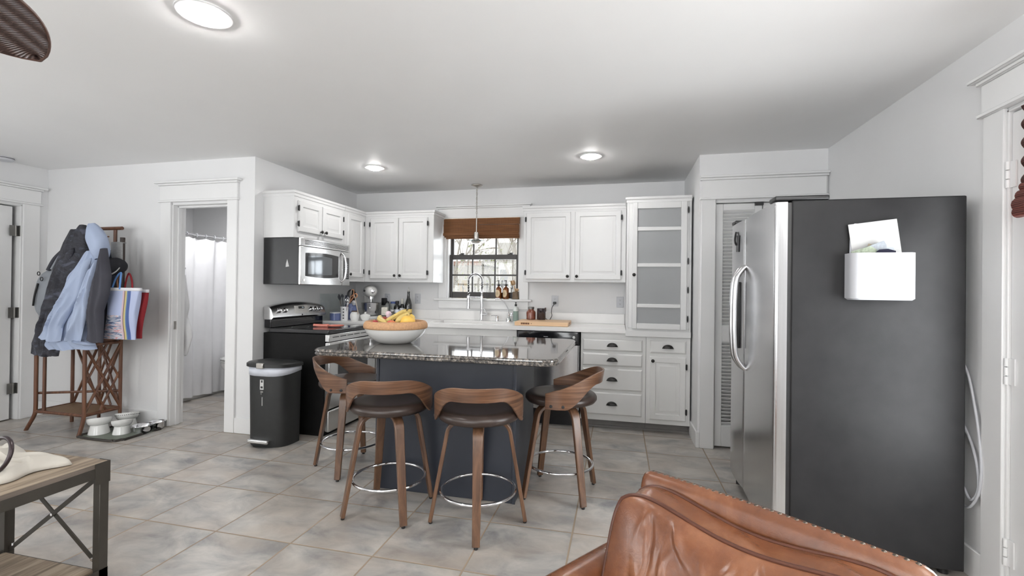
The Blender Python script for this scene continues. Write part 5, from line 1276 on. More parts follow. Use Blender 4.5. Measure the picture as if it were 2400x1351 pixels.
MB().lathe([(0.0296, 0.008), (0.0296, 0.118)], (0, 0, 0), 24, False, False).build('label', plain('sage_label', rgb(128, 146, 138), 0.6, vary=0.08, scale=60), db)
MB().lathe([(0.013, 0.172), (0.013, 0.19), (0.006, 0.195), (0.006, 0.208), (0.009, 0.21), (0.009, 0.216)], (0, 0, 0), 16).build('pump', M_black, db)

# window sill: two amber bottles and a brush holder
def soap_bottle(label, x, y, turn):
    t = thing('soap_bottle', label, 'bottle', (x, y, 1.1905), R(turn), 'amber soap bottles on the window sill')
    MB().lathe([(0.03, 0), (0.0345, 0.004), (0.0355, 0.012), (0.0355, 0.112), (0.031, 0.126), (0.018, 0.136), (0.0135, 0.140), (0.0135, 0.148)], (0, 0, 0), 28).build('body', M_amber, t)
    b = MB()
    for i in range(12):
        pass
    def lf(u, v):
        a = R(-90 - 52 + 104 * u); hh = math.sqrt(max(0, 1 - (2 * u - 1) ** 2)); z = 0.062 + 0.042 * hh * (2 * v - 1)
        return Vector((0.0359 * math.cos(a), 0.0359 * math.sin(a), z))
    b.grid(lf, 17, 7); b.build('label', plain('cream_label', rgb(206, 184, 150), 0.6, vary=0.05, scale=80), t)
    b = MB()
    for k, wd in enumerate((0.3, 0.5, 0.4)):
        z = 0.072 - k * 0.012
        b.rings([[(0.0363 * math.cos(R(-90 + a)), 0.0363 * math.sin(R(-90 + a)), zz) for a in (-30 * wd, 0, 30 * wd)] for zz in (z, z + 0.003)], False, False, False)
    b.build('label_print', M_black, t, smooth=0)
    MB().lathe([(0.015, 0.146), (0.0165, 0.15), (0.0165, 0.166), (0.008, 0.17), (0.005, 0.173), (0.005, 0.198), (0.009, 0.20), (0.009, 0.209), (0.003, 0.212)], (0, 0, 0), 18).tube([(0, 0, 0.206), (0.0, -0.032, 0.205), (0, -0.036, 0.198)], 0.004, 8).build('pump', M_black, t)
soap_bottle('amber pump bottle on the window sill nearer the faucet', -1.325, 4.99, -14)
soap_bottle('amber pump bottle on the window sill next to the brush pot', -1.24, 4.99, -20)
bp_ = thing('brush_pot', 'brown stoneware pot on the window sill end', 'pot', (-1.130, 4.995, 1.1905))
MB().lathe([(0.036, 0), (0.042, 0.004), (0.036, 0.02), (0.034, 0.075), (0.036, 0.084), (0.032, 0.084), (0.03, 0.02), (0.003, 0.012)], (0, 0, 0), 24).build('pot', plain('brown_stoneware', rgb(112, 94, 74), 0.6, vary=0.2, scale=30), bp_)
br = thing('dish_brush', 'wooden dish brush standing in the brown pot', 'brush', (-1.135, 4.99, 1.21))
M_beech = wood('beech', rgb(150, 120, 88), rgb(178, 146, 110), rgb(196, 166, 130), 1.0, 'z', 0.55)
MB().tube(smooth_path([(0.012, 0, 0), (0.0, 0, 0.08), (-0.008, 0, 0.13)], 5), 0.007, 8).lathe([(0.004, -0.01), (0.028, -0.009), (0.030, 0.004), (0.024, 0.012), (0.004, 0.014)], (-0.018, 0, 0.165), 18, True, True, Matrix.Rotation(R(70), 4, 'Y') @ Matrix.Rotation(R(8), 4, 'X')).build('handle', M_beech, br)
MB().lathe([(0.026, 0.0), (0.030, -0.022), (0.004, -0.023)], (-0.024, 0, 0.165), 18, True, True, Matrix.Rotation(R(70), 4, 'Y')).build('bristles', plain('tampico', rgb(158, 128, 92), 0.9, vary=0.2, scale=120), br)
sp_ = thing('scrub_brush', 'second small wooden scrub brush in the brown pot', 'brush', (-1.118, 5.0, 1.21))
MB().tube(smooth_path([(0, 0, 0), (0.004, 0, 0.07)], 3), 0.008, 8).ball((0.0, 0, 0.085), 0.022, 1.1, 0.7, 0.8).build('handle', M_beech, sp_)

# cutting board and jars
M_board = wood('maple_board', rgb(206, 166, 128), rgb(220, 184, 146), rgb(228, 196, 160), 0.6, 'x', 0.45, 0.0, 20)
cbd = thing('cutting_board', 'thick maple cutting board lying on the white countertop', 'cutting board', (-0.745, 4.60, CT), R(1.5))
cb_ = MB().box(-0.262, 0.262, -0.20, 0.20, 0.001, 0.040).build('board', M_board, cbd, bevel=0.004)
M_burn = plain('branded_mark', rgb(72, 46, 34), 0.7, vary=0.1)
b = MB()
for x in (-0.19, -0.168, -0.146, -0.124): 
    b.box(x - 0.009, x + 0.009, -0.2006, -0.1995, 0.013, 0.030)
cmk = b.build('brand_plate', plain('scorched_wood', rgb(126, 88, 62), 0.7, vary=0.15, scale=200), cb_, smooth=0)
tm = text_mesh('brand_text', 'BOOS', 0.020, M_burn, cbd, (-0.157, -0.2012, 0.0215), (R(90), 0, 0))
tm.parent = cb_
MB().lathe([(0.004, 0), (0.004, 0.0008)], (-0.095, -0.2002, 0.022), 14, True, True, Mx).build('brand_dot', M_burn, cb_)
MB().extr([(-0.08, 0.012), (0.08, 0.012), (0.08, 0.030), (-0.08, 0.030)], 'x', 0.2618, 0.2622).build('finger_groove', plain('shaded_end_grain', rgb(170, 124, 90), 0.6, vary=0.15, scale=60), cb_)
jr = thing('glass_jar', 'brown glass jar with grey screw lid on the cutting board back edge', 'jar', (-0.905, 4.745, CT + 0.0405))
M_tea = plain('rust_brown_contents', rgb(116, 62, 44), 0.25, vary=0.2, scale=30, coat=0.4)
MB().lathe([(0.042, 0), (0.049, 0.004), (0.050, 0.07), (0.046, 0.085), (0.031, 0.098), (0.029, 0.104), (0.029, 0.112)], (0, 0, 0), 28).build('body', M_tea, jr)
MB().lathe([(0.034, 0.112), (0.034, 0.130), (0.030, 0.133), (0.003, 0.133)], (0, 0, 0), 24).build('lid', M_hinge, jr)
cf = thing('canister', 'dark brown glass canister beside the brown glass jar', 'jar', (-0.795, 4.745, CT + 0.0405))
MB().lathe([(0.044, 0), (0.046, 0.003), (0.046, 0.118), (0.043, 0.118), (0.042, 0.01), (0.004, 0.008)], (0, 0, 0), 28).build('body', plain('dark_glass_brown', rgb(44, 34, 38), 0.1, vary=0.2, coat=0.5), cf)
MB().lathe([(0.041, 0.02), (0.041, 0.105), (0.003, 0.107)], (0, 0, 0), 24).build('contents', plain('ground_coffee', rgb(40, 28, 26), 0.9, vary=0.3, scale=80), cf)
MB().box(0.036, 0.05, -0.01, 0.01, 0.085, 0.128).build('rim_tab', plain('brown_rim', rgb(70, 46, 42), 0.3), cf, bevel=0.003)
# power cord on the back wall outlet
def outlet(label, x, z, plug=False, axis='back'):
    t = thing('wall_outlet', label, 'outlet', (x, YB - 0.0005, z))
    pl = MB().box(-0.036, 0.036, -0.006, 0, -0.058, 0.058).build('cover_plate', M_whiteplastic, t, bevel=0.003)
    for dz in (0.021, -0.021):
        MB().box(-0.0165, 0.0165, -0.0085, -0.005, dz - 0.014, dz + 0.014).build('socket', M_whiteplastic, pl, bevel=0.004)
        MB().box(-0.007, -0.0045, -0.009, -0.008, dz - 0.002, dz + 0.006).box(0.0045, 0.007, -0.009, -0.008, dz - 0.002, dz + 0.006).cyl((0, -0.0082, dz - 0.007), (0, -0.009, dz - 0.007), 0.0025, n=8).build('slots', M_black, pl)
    return t
outlet('white wall outlet with a black plug above the cutting board', -0.688, 1.178)
outlet('white wall outlet near the glass cabinet, nothing plugged in', 0.006, 1.178)
outlet('white wall outlet above the bottles in the corner', -2.70, 1.178)
outlet('white wall switch plate behind the tall wine bottle', -2.31, 1.178)
pc = thing('black_cable', 'black power cord hanging from the outlet above the cutting board', 'cord', (-0.688, 4.98, 1.157))
MB().box(-0.016, 0.016, -0.028, -0.001, -0.014, 0.014).build('plug', M_black, pc, bevel=0.004)
MB().tube(smooth_path([(0, -0.02, -0.008), (-0.025, -0.03, -0.05), (-0.028, -0.05, -0.10), (-0.02, -0.08, -0.14), (-0.045, -0.12, -0.19), (-0.065, -0.16, -0.205), (-0.09, -0.15, -0.19), (-0.12, -0.14, -0.188), (-0.085, -0.12, -0.165), (-0.06, -0.13, -0.18), (-0.05, -0.15, -0.207), (-0.07, -0.13, -0.207)], 6), 0.0035, 8).build('cable', M_black, pc)

# ------------------------------------------------------------------ corner counter things
gp = thing('glass_splash_panel', 'thin clear glass panel leaning on the wall behind the crocks', 'panel', (XK + 0.03, 4.50, CT))
MB().box(-0.003, 0.003, -0.22, 0.22, 0.002, 0.285).build('pane', M_clearg, gp, smooth=0)
M_crock = plain('blue_glaze', rgb(92, 104, 146), 0.25, vary=0.14, scale=10, coat=0.3)
rm = thing('ramekin', 'low blue glazed crock at the counter edge next to the range', 'crock', (-2.955, 4.345, CT))
MB().lathe([(0.05, 0), (0.056, 0.004), (0.058, 0.04), (0.058, 0.085), (0.055, 0.087), (0.052, 0.08), (0.05, 0.012), (0.003, 0.01)], (0, 0, 0), 32).build('crock', M_crock, rm)
MB().lathe([(0.0585, 0.078), (0.059, 0.084), (0.0555, 0.089)], (0, 0, 0), 32, False, False).build('rim', M_whitecer, rm)
uh = thing('utensil_holder', 'white holder with a column of square holes beside the blue crock', 'holder', (-2.868, 4.375, CT))
MB().lathe([(0.036, 0), (0.038, 0.003), (0.041, 0.148), (0.038, 0.148), (0.035, 0.006), (0.003, 0.005)], (0, 0, 0), 32).build('cup', plain('satin_white_metal', rgb(222, 222, 224), 0.3, vary=0.02), uh)
b = MB()
for th in (-72, -152):
    for k in range(4):
        c = Vector((0.0395 * math.cos(R(th)), 0.0395 * math.sin(R(th)), 0.026 + k * 0.032)); M = Matrix.Translation(c) @ Matrix.Rotation(R(th), 4, 'Z')
        b.box(-0.002, 0.002, -0.0065, 0.0065, -0.007, 0.007, M)
b.build('holes', M_black, uh, smooth=0)
UP = Vector((-2.868, 4.375, CT + 0.01))
M_silic = plain('grey_silicone', rgb(112, 106, 100), 0.6, vary=0.08)
M_dksil = plain('dark_silicone', rgb(58, 60, 66), 0.55, vary=0.1)
def utensil(name, label, base_, top, head, mat_h, mat_b, r=0.005):
    t = thing(name, label, 'utensil', UP + Vector(base_), 0, 'utensils in the white holder')
    d = Vector(top) - Vector(base_)
    MB().tube([Vector((0, 0, 0)), d * 0.5, d], r, 8).build('handle', mat_b, t)
    q = d.to_track_quat('Z', 'Y').to_matrix().to_4x4()
    b = MB(); head(b, Matrix.Translation(d) @ q); b.build('head', mat_h, t, smooth=60)
def spoon_head(w, h): return lambda b, M: b.lathe([(0.003, -0.005)] + [(max(0.002, w * math.sin(math.pi * k / 8)), h * k / 8) for k in range(1, 8)] + [(0.002, h)], M.translation, 16, True, True, M.to_3x3().to_4x4() @ Matrix.Diagonal((1, 0.35, 1, 1)))
utensil('wooden_spoon', 'big grey-brown spoon standing tallest in the white holder', (0.01, 0.0, 0), (0.055, 0.01, 0.235), spoon_head(0.027, 0.095), M_silic, M_silic)
utensil('spatula', 'dark spatula leaning towards the range in the white holder', (-0.01, 0, 0), (-0.055, 0.0, 0.20), spoon_head(0.026, 0.075), M_dksil, M_silic)
utensil('slotted_spoon', 'dark rounded utensil head beside the leaning spatula', (-0.005, 0.01, 0), (-0.045, 0.03, 0.225), spoon_head(0.017, 0.05), M_dksil, M_dksil)
utensil('turner', 'narrow navy turner standing upright in the white holder', (0, 0.005, 0), (0.005, 0.015, 0.175), lambda b, M: b.box(-0.016, 0.016, -0.003, 0.003, 0, 0.085, M), plain('navy_silicone', rgb(46, 50, 66), 0.5), M_dksil)
def whisk_head(b, M):
    for k in range(4):
        a = math.pi * k / 4
        b.tube([M @ Vector((0.022 * math.sin(math.pi * i / 10) * math.cos(a) * (1 if s > 0 else -1), 0.022 * math.sin(math.pi * i / 10) * math.sin(a) * (1 if s > 0 else -1), 0.10 * i / 10)) for s in (1,) for i in range(11)], 0.0012, 5)
        b.tube([M @ Vector((-0.022 * math.sin(math.pi * i / 10) * math.cos(a), -0.022 * math.sin(math.pi * i / 10) * math.sin(a), 0.10 * i / 10)) for i in range(11)], 0.0012, 5)
utensil('whisk', 'steel wire whisk in front of the big spoon', (0.012, -0.008, 0), (0.035, -0.012, 0.15), whisk_head, M_chrome, M_chrome)
utensil('ladle', 'steel ladle leaning forward in the white holder', (0.014, -0.012, 0), (0.052, -0.02, 0.185), lambda b, M: b.lathe([(0.002, 0), (0.014, 0.004), (0.02, 0.016), (0.019, 0.02), (0.012, 0.008), (0.002, 0.005)], M.translation, 16, True, True, M.to_3x3().to_4x4()), M_chrome, M_chrome)
vs_ = thing('blue_vase', 'tall blue glazed crock behind the white lidded jar', 'crock', (-2.915, 4.555, CT))
MB().lathe([(0.05, 0), (0.055, 0.006), (0.072, 0.05), (0.076, 0.09), (0.064, 0.14), (0.055, 0.165), (0.057, 0.176), (0.053, 0.176), (0.05, 0.16), (0.06, 0.09), (0.003, 0.012)], (0, 0, 0), 36).build('crock', M_crock, vs_)
VP_ = Vector((-2.915, 4.555, CT + 0.02))
sc_ = thing('kitchen_scissors', 'orange-handled scissors standing in the blue crock', 'scissors', VP_ + Vector((0.02, -0.02, 0.0)))
M_orng = plain('peach_plastic', rgb(206, 148, 112), 0.4, vary=0.05)
def loop(cx_, cz_, rx, rz, rot): return [(cx_ + rx * math.cos(a) * math.cos(rot) - rz * math.sin(a) * math.sin(rot), 0, cz_ + rx * math.cos(a) * math.sin(rot) + rz * math.sin(a) * math.cos(rot)) for a in [2 * math.pi * k / 24 for k in range(24)]]
MB().tube(loop(0.015, 0.275, 0.019, 0.038, -0.25), 0.0055, 8, True).tube([(-0.002, 0.0, 0.235), (-0.015, 0, 0.19), (-0.022, 0, 0.16)], 0.007, 8).build('handle', M_orng, sc_)
MB().tube(loop(0.055, 0.245, 0.020, 0.022, -0.6), 0.0062, 8, True).tube([(0.036, 0.0, 0.232), (0.01, 0, 0.20), (-0.018, 0, 0.16)], 0.007, 8).build('handle', M_orng, sc_)
MB().box(-0.03, -0.012, -0.002, 0.002, 0.0, 0.165).build('blades', M_chrome, sc_)
tg = thing('black_skillet', 'black round pan head standing in the blue crock', 'pan', VP_ + Vector((-0.01, 0.03, 0.03)))
MB().lathe([(0.002, -0.01), (0.065, -0.008), (0.07, 0.0), (0.068, 0.012), (0.06, 0.006), (0.002, 0.002)], (-0.005, 0.02, 0.215), 32, True, True, Matrix.Rotation(R(90), 4, 'X') @ Matrix.Diagonal((0.8, 1.0, 1, 1))).build('pan', M_blackmatte, tg)
MB().tube([(-0.003, 0.015, 0.0), (-0.004, 0.018, 0.16)], 0.007, 8).build('handle', M_blackmatte, tg)
fo = thing('foil_scrap', 'crumpled clear wrapper tucked in the blue crock', 'wrapper', VP_ + Vector((0.055, -0.02, 0.165)))
b = MB(); b.grid(lambda u, v: Vector((0.03 * math.sin(math.pi * v) * math.cos(2 * math.pi * u) * (1 + 0.25 * math.sin(11 * u + 7 * v)), 0.02 * math.sin(math.pi * v) * math.sin(2 * math.pi * u) * (1 + 0.3 * math.sin(9 * u)), -0.028 * math.cos(math.pi * v))), 18, 10, True); b.build('wrapper', plain('crinkled_film', rgb(210, 210, 214), 0.15, vary=0.2, scale=60), fo, smooth=20)
cj = thing('ceramic_jar', 'cream ceramic jar with a dark cap in front of the blue crock', 'jar', (-2.775, 4.425, CT))
MB().lathe([(0.038, 0), (0.042, 0.006), (0.050, 0.035), (0.050, 0.06), (0.044, 0.078), (0.034, 0.088), (0.033, 0.10), (0.030, 0.10), (0.028, 0.08), (0.003, 0.07)], (0, 0, 0), 32).build('body', M_whitecer, cj)
MB().lathe([(0.0335, 0.092), (0.036, 0.096), (0.032, 0.104), (0.004, 0.106)], (0, 0, 0), 24).build('lid', plain('dark_jar_cap', rgb(70, 52, 44), 0.5, vary=0.15), cj)  # dark brown cap closing the jar mouth
spn = thing('long_spoon', 'long wooden spoon leaning across the blue crock and cream jar', 'utensil', (-2.712, 4.39, CT + 0.07))
MB().tube([(0, 0, 0), (-0.045, 0.035, 0.10), (-0.098, 0.075, 0.205)], [0.006, 0.0055, 0.005], 8).build('handle', wood('grey_wood', rgb(150, 136, 124), rgb(170, 156, 144), rgb(186, 172, 160), 1, 'z', 0.6), spn)
sb = thing('sugar_bowl', 'small white lidded bowl in front of the stand mixer', 'bowl', (-2.668, 4.455, CT))
MB().lathe([(0.03, 0), (0.034, 0.004), (0.05, 0.03), (0.054, 0.052), (0.050, 0.054)], (0, 0, 0), 32).build('body', M_whitecer, sb)
MB().lathe([(0.054, 0.052), (0.052, 0.060), (0.03, 0.070), (0.012, 0.075), (0.010, 0.082), (0.013, 0.09), (0.003, 0.094)], (0, 0, 0), 32).build('lid', M_whitecer, sb)
# stand mixer
smx = thing('stand_mixer', 'white stand mixer with a steel bowl in the counter corner', 'mixer', (-2.825, 4.815, CT), R(-48))
smx.scale = (1.1, 1.1, 1.1)
MB().prism(rrect(-0.115, 0.125, -0.075, 0.075, 0.06, 6), lambda u, v: (u, v, 0.0), lambda u, v: (u, v, 0.028)).build('base', M_whitecer, smx, bevel=0.008)
MB().rings([[(x * k - 0.09 + dx, y * k, z) for x, y in rrect(-0.045, 0.045, -0.05, 0.05, 0.035, 5)] for z, k, dx in ((0.02, 1.15, 0), (0.08, 0.95, -0.005), (0.17, 0.88, -0.002), (0.235, 1.0, 0.01))]).build('column', M_whitecer, smx, smooth=60)
hd = MB().lathe([(0.004, -0.155), (0.035, -0.15), (0.056, -0.125), (0.064, -0.08), (0.068, 0.0), (0.066, 0.06), (0.056, 0.10), (0.038, 0.122), (0.004, 0.126)], (-0.005, 0, 0.285), 28, True, True, Matrix.Rotation(R(90), 4, 'Y') @ Matrix.Diagonal((0.95, 0.95, 1, 1))).build('head', M_whitecer, smx, smooth=70)
MB().lathe([(0.0665, -0.01), (0.0668, 0.01)], (-0.005, 0, 0.285), 28, False, False, Matrix.Rotation(R(90), 4, 'Y') @ Matrix.Diagonal((0.97, 0.97, 1, 1))).build('chrome_band', M_chrome, hd)
MB().lathe([(0.02, 0), (0.02, 0.012), (0.006, 0.014)], (0.118, 0, 0.285), 18, True, True, Matrix.Rotation(R(90), 4, 'Y')).build('hub_cap', M_chrome, hd)
MB().ball((0.052, -0.068, 0.29), 0.011).build('speed_knob', M_black, hd)
MB().cyl((0.055, 0, 0.235), (0.055, 0, 0.205), 0.03).cyl((0.055, 0, 0.21), (0.055, 0, 0.17), 0.006).build('beater_shaft', M_chrome, hd)
MB().lathe([(0.04, 0.028), (0.055, 0.03), (0.075, 0.06), (0.090, 0.105), (0.096, 0.16), (0.100, 0.166), (0.097, 0.168), (0.09, 0.16), (0.083, 0.105), (0.065, 0.055), (0.003, 0.04)], (0.055, 0, 0), 36).build('bowl', M_steel, smx, smooth=70)
MB().tube(smooth_path([(0.148, -0.03, 0.15), (0.175, -0.035, 0.14), (0.178, -0.035, 0.10), (0.142, -0.03, 0.085)], 5), 0.006, 8).build('bowl_handle', M_chrome, smx)
pch = thing('wall_charger', 'black plug-in charger on the corner outlet', 'charger', (-2.715, 4.985, 1.145))
MB().box(-0.036, 0.018, -0.045, 0.0, -0.05, 0.035).build('body', M_black, pch, bevel=0.006)
def bottle(name, label, x, y, prof, mat_, parts_, group=None):
    t = thing(name, label, 'bottle', (x, y, CT), 0, group)
    MB().lathe(prof, (0, 0, 0), 24).build('body', mat_, t, smooth=60)
    for nm, pr_, mt in parts_: MB().lathe(pr_, (0, 0, 0), 24, nm != 'label', nm != 'label').build(nm, mt, t)
    return t
M_kraft = plain('paper_label', rgb(206, 204, 196), 0.6, vary=0.12, scale=70)
bottle('wine_bottle', 'tall dark wine bottle with a yellow label and pourer in the corner', -2.362, 4.862, [(0.036, 0), (0.0405, 0.004), (0.041, 0.12), (0.040, 0.165), (0.030, 0.205), (0.018, 0.245), (0.0145, 0.29), (0.0155, 0.30), (0.0155, 0.315), (0.012, 0.316)], M_bottle,
       [('label', [(0.0414, 0.02), (0.0416, 0.115)], plain('yellow_label', rgb(216, 188, 112), 0.6, vary=0.25, scale=50)), ('pourer', [(0.011, 0.316), (0.012, 0.325), (0.005, 0.332), (0.004, 0.365), (0.002, 0.368)], M_nickel)])
bottle('sauce_bottle', 'dark bottle with a black-and-white label and foil neck', -2.436, 4.855, [(0.026, 0), (0.029, 0.004), (0.029, 0.13), (0.022, 0.155), (0.012, 0.178), (0.011, 0.20)], M_bottle,
       [('label', [(0.0294, 0.02), (0.0295, 0.125)], plain('striped_label', rgb(190, 192, 196), 0.6, vary=0.5, scale=90)), ('cap', [(0.0135, 0.172), (0.0125, 0.235), (0.003, 0.237)], M_kraft)])
ob = bottle('oil_bottle', 'squat black bottle with a pale oval label in front of the outlet', -2.506, 4.868, [(0.034, 0), (0.038, 0.005), (0.038, 0.135), (0.032, 0.152), (0.016, 0.16), (0.015, 0.175)], M_bottle,
       [('label', [(0.0384, 0.015), (0.0385, 0.062)], plain('sage_paper', rgb(170, 178, 168), 0.6, vary=0.12, scale=60)), ('label', [(0.0384, 0.068), (0.0386, 0.108)], plain('oval_paper', rgb(214, 218, 226), 0.6, vary=0.12, scale=50)), ('cap', [(0.018, 0.17), (0.02, 0.176), (0.02, 0.205), (0.003, 0.207)], M_black)])
bottle('spice_jar', 'glass jar with a blue lid behind the black bottle', -2.585, 4.925, [(0.03, 0), (0.033, 0.004), (0.033, 0.15), (0.027, 0.165), (0.027, 0.175)], plain('hazy_glass', rgb(190, 194, 192), 0.15, vary=0.06, transmission=0.4),
       [('cap', [(0.03, 0.172), (0.031, 0.176), (0.031, 0.195), (0.003, 0.196)], plain('blue_lid', rgb(78, 96, 150), 0.4))])
bottle('syrup_bottle', 'clear bottle with a black spout by the corner charger', -2.655, 4.91, [(0.028, 0), (0.030, 0.004), (0.030, 0.14), (0.018, 0.168), (0.016, 0.178)], plain('hazy_glass_b', rgb(176, 178, 176), 0.15, vary=0.08, transmission=0.4),
       [('cap', [(0.018, 0.175), (0.018, 0.19), (0.012, 0.20), (0.003, 0.202)], M_black)])
pmx = thing('pepper_mill', 'clear grinder with dark fill in front of the bottles', 'grinder', (-2.531, 4.79, CT))
MB().lathe([(0.026, 0), (0.028, 0.004), (0.022, 0.03), (0.020, 0.06), (0.024, 0.085), (0.022, 0.088)], (0, 0, 0), 20).build('body', plain('smoky_acrylic', rgb(90, 88, 86), 0.2, vary=0.3, scale=40), pmx)
MB().lathe([(0.024, 0.088), (0.025, 0.094), (0.025, 0.108), (0.003, 0.112)], (0, 0, 0), 20).build('cap', M_chrome, pmx)
sbx = thing('sugar_box', 'narrow cream carton with a dark foot beside the mixer bowl', 'carton', (-2.605, 4.765, CT), R(12))
MB().box(-0.035, 0.035, -0.022, 0.022, 0.0, 0.040).build('base', M_blackmatte, sbx, bevel=0.002, seg=1)
MB().box(-0.035, 0.035, -0.022, 0.022, 0.041, 0.135).build('carton', plain('printed_carton', rgb(208, 204, 192), 0.6, vary=0.22, scale=45), sbx, bevel=0.002, seg=1)
# spoon rest on the cooktop
sr_ = thing('spoon_rest', 'coral pink spoon rest lying on the black glass cooktop', 'spoon rest', (-2.66, 3.79, 0.9256), R(14))
MB().lathe([(0.004, 0.004), (0.05, 0.003), (0.062, 0.010), (0.066, 0.018), (0.063, 0.019), (0.055, 0.010), (0.004, 0.008)], (0.075, 0, 0), 28, True, True, None, 1.2, 0.85).tube(smooth_path([(0.01, 0, 0.012), (-0.05, 0, 0.012), (-0.13, 0.0, 0.016)], 5), [0.016] * 3 + [0.014] * 5 + [0.013] * 3, 10).build('rest', plain('coral_ceramic', rgb(216, 132, 116), 0.3, vary=0.05, coat=0.3), sr_)

# ------------------------------------------------------------------ woven shade in the kitchen window
bs = thing('bamboo_shade', 'brown bamboo roman shade pulled up over the kitchen window', 'blind', (-1.52, YB - 0.045, 1.87))
def shade_k(u, v):
    x = -0.445 + 0.885 * u
    z = 0.222 - 0.185 * v
    return Vector((x, -0.012 - 0.02 * v, z + 0.004 * math.sin(3 * x)))
b = MB()
b.box(-0.446, 0.440, -0.030, -0.012, 0.155, 0.222)
b.box(-0.446, 0.436, -0.036, -0.018, 0.060, 0.148); b.box(-0.446, -0.02, -0.0365, -0.0125, 0.140, 0.160)
b.build('valance', M_bamboo, bs)
for k, (z0_, z1_, yo, xx) in enumerate(((0.030, 0.062, -0.045, 0.0), (0.012, 0.046, -0.032, 0.012), (-0.004, 0.030, -0.018, 0.026))):
    MB().box(-0.446 + xx, 0.438, yo - 0.012, yo + 0.002, z0_, z1_).build('shade_fold', M_bamboo, bs, bevel=0.005)
MB().box(-0.44, 0.435, -0.012, 0.02, 0.195, 0.23).build('head_rail', M_beech, bs)

# ------------------------------------------------------------------ pendant over the sink
pd = thing('pendant_lamp', 'small nickel pendant lamp on a chain over the sink', 'lamp', (-1.535, 4.80, 0))
MB().lathe([(0.062, CEIL - 0.002), (0.062, CEIL - 0.010), (0.05, CEIL - 0.02), (0.02, CEIL - 0.026), (0.006, CEIL - 0.032)], (0, 0, 0), 32).build('canopy', M_nickel, pd)
b = MB(); z = CEIL - 0.03; k = 0
while z > 2.10:
    a = math.pi / 2 * (k % 2)
    b.tube([(0.008 * math.cos(t) * math.cos(a), 0.008 * math.cos(t) * math.sin(a), z - 0.014 + 0.017 * math.sin(t)) for t in [2 * math.pi * i / 10 for i in range(10)]], 0.0022, 6, True)
    z -= 0.026; k += 1
b.tube([(0.004, 0, CEIL - 0.03), (-0.004, 0.003, 2.3), (0.003, 0, 2.10)], 0.002, 6)
b.build('chain', M_nickel, pd)
MB().cyl((0, 0, 2.095), (0, 0, 1.905), 0.0065, n=12).build('stem', M_nickel, pd)
MB().lathe([(0.006, 1.925), (0.026, 1.92), (0.028, 1.905), (0.028, 1.85), (0.034, 1.845), (0.034, 1.835), (0.026, 1.83)], (0, 0, 0), 24).build('socket_cup', M_nickel, pd)
MB().lathe([(0.028, 1.842), (0.05, 1.838), (0.105, 1.824), (0.108, 1.820), (0.105, 1.819), (0.05, 1.828), (0.028, 1.834)], (0, 0, 0), 40, False, False).build('glass_shade', M_greeng, pd)
MB().lathe([(0.055, 1.832), (0.06, 1.822), (0.052, 1.806), (0.035, 1.795), (0.004, 1.792)], (0, 0, 0), 28).build('lens', M_nickel, pd)

# ------------------------------------------------------------------ recessed ceiling lights
def downlight(label, x, y, watts, size=0.065):
    t = thing('ceiling_light', label, 'light', (x, y, CEIL), 0, None)
    MB().lathe([(size, 0.0), (size, -0.004), (size + 0.026, -0.0075), (size + 0.031, -0.006), (size + 0.031, 0.0)], (0, 0, 0), 40, False, False).build('trim_ring', M_trim, t)
    area = math.pi * (size * size + 0.024 ** 2)
    m = emit('lamp_lens', (1.0, 0.985, 0.965, 1), watts / (area * math.pi))
    MB().lathe([(size, -0.003), (size * 0.97, -0.009), (size * 0.8, -0.018), (size * 0.5, -0.024), (size * 0.2, -0.0265), (0.002, -0.027)], (0, 0, 0), 32, False, True).build('lens', m, t)
downlight('large lit ceiling light nearest the fan blade', -1.715, 1.575, 12, 0.075)
downlight('small lit ceiling light over the range end of the island', -2.275, 3.93, 7)
downlight('small lit ceiling light over the drawer cabinets', -0.25, 3.94, 7)
downlight('ceiling light behind the view above the leather chair', 0.35, -1.3, 12)
downlight('ceiling light towards the living room windows', -1.715, -1.3, 9)
downlight('ceiling light by the far living room wall', -4.2, -1.3, 9)
sdt = thing('smoke_detector', 'round white smoke detector on the ceiling by the side door', 'detector', (-5.45, 2.98, CEIL))
MB().lathe([(0.075, -0.0005), (0.075, -0.018), (0.066, -0.03), (0.03, -0.034), (0.003, -0.034)], (0, 0, 0), 32).build('cover', M_whiteplastic, sdt)
MB().lathe([(0.0755, -0.008), (0.0755, -0.013)], (0, 0, 0), 32, False, False).build('vent_gap', M_black, sdt)

# unseen torchieres, added behind the view to brighten the ceiling
def torchiere(label, x, y, watts):
    t = thing('added_fill_lamp', label, 'lamp', (x, y, 0))
    MB().lathe([(0.15, 0), (0.15, 0.012), (0.02, 0.03), (0.013, 0.05)], (0, 0, 0), 28).build('base', M_bronze, t)
    MB().cyl((0, 0, 0.04), (0, 0, 1.70), 0.012).build('pole', M_bronze, t)
    MB().lathe([(0.02, 1.68), (0.06, 1.70), (0.14, 1.76), (0.17, 1.80), (0.165, 1.80), (0.05, 1.71), (0.003, 1.705)], (0, 0, 0), 32).build('bowl_shade', M_bronze, t)
    d = bpy.data.lights.new('added_fill_light', 'AREA'); d.shape = 'DISK'; d.size = 0.26; d.energy = watts; d.color = (1.0, 0.99, 0.97)
    o = bpy.data.objects.new('added_fill_light', d); col.objects.link(o); o.location = (x, y, 1.79); o.rotation_euler = (R(180), 0, 0)
torchiere('unseen torchiere by the right-hand wall, added as ceiling fill light', 1.22, -0.05, 105)
torchiere('unseen torchiere between the living room windows, added as ceiling fill light', -2.45, -2.5, 60)

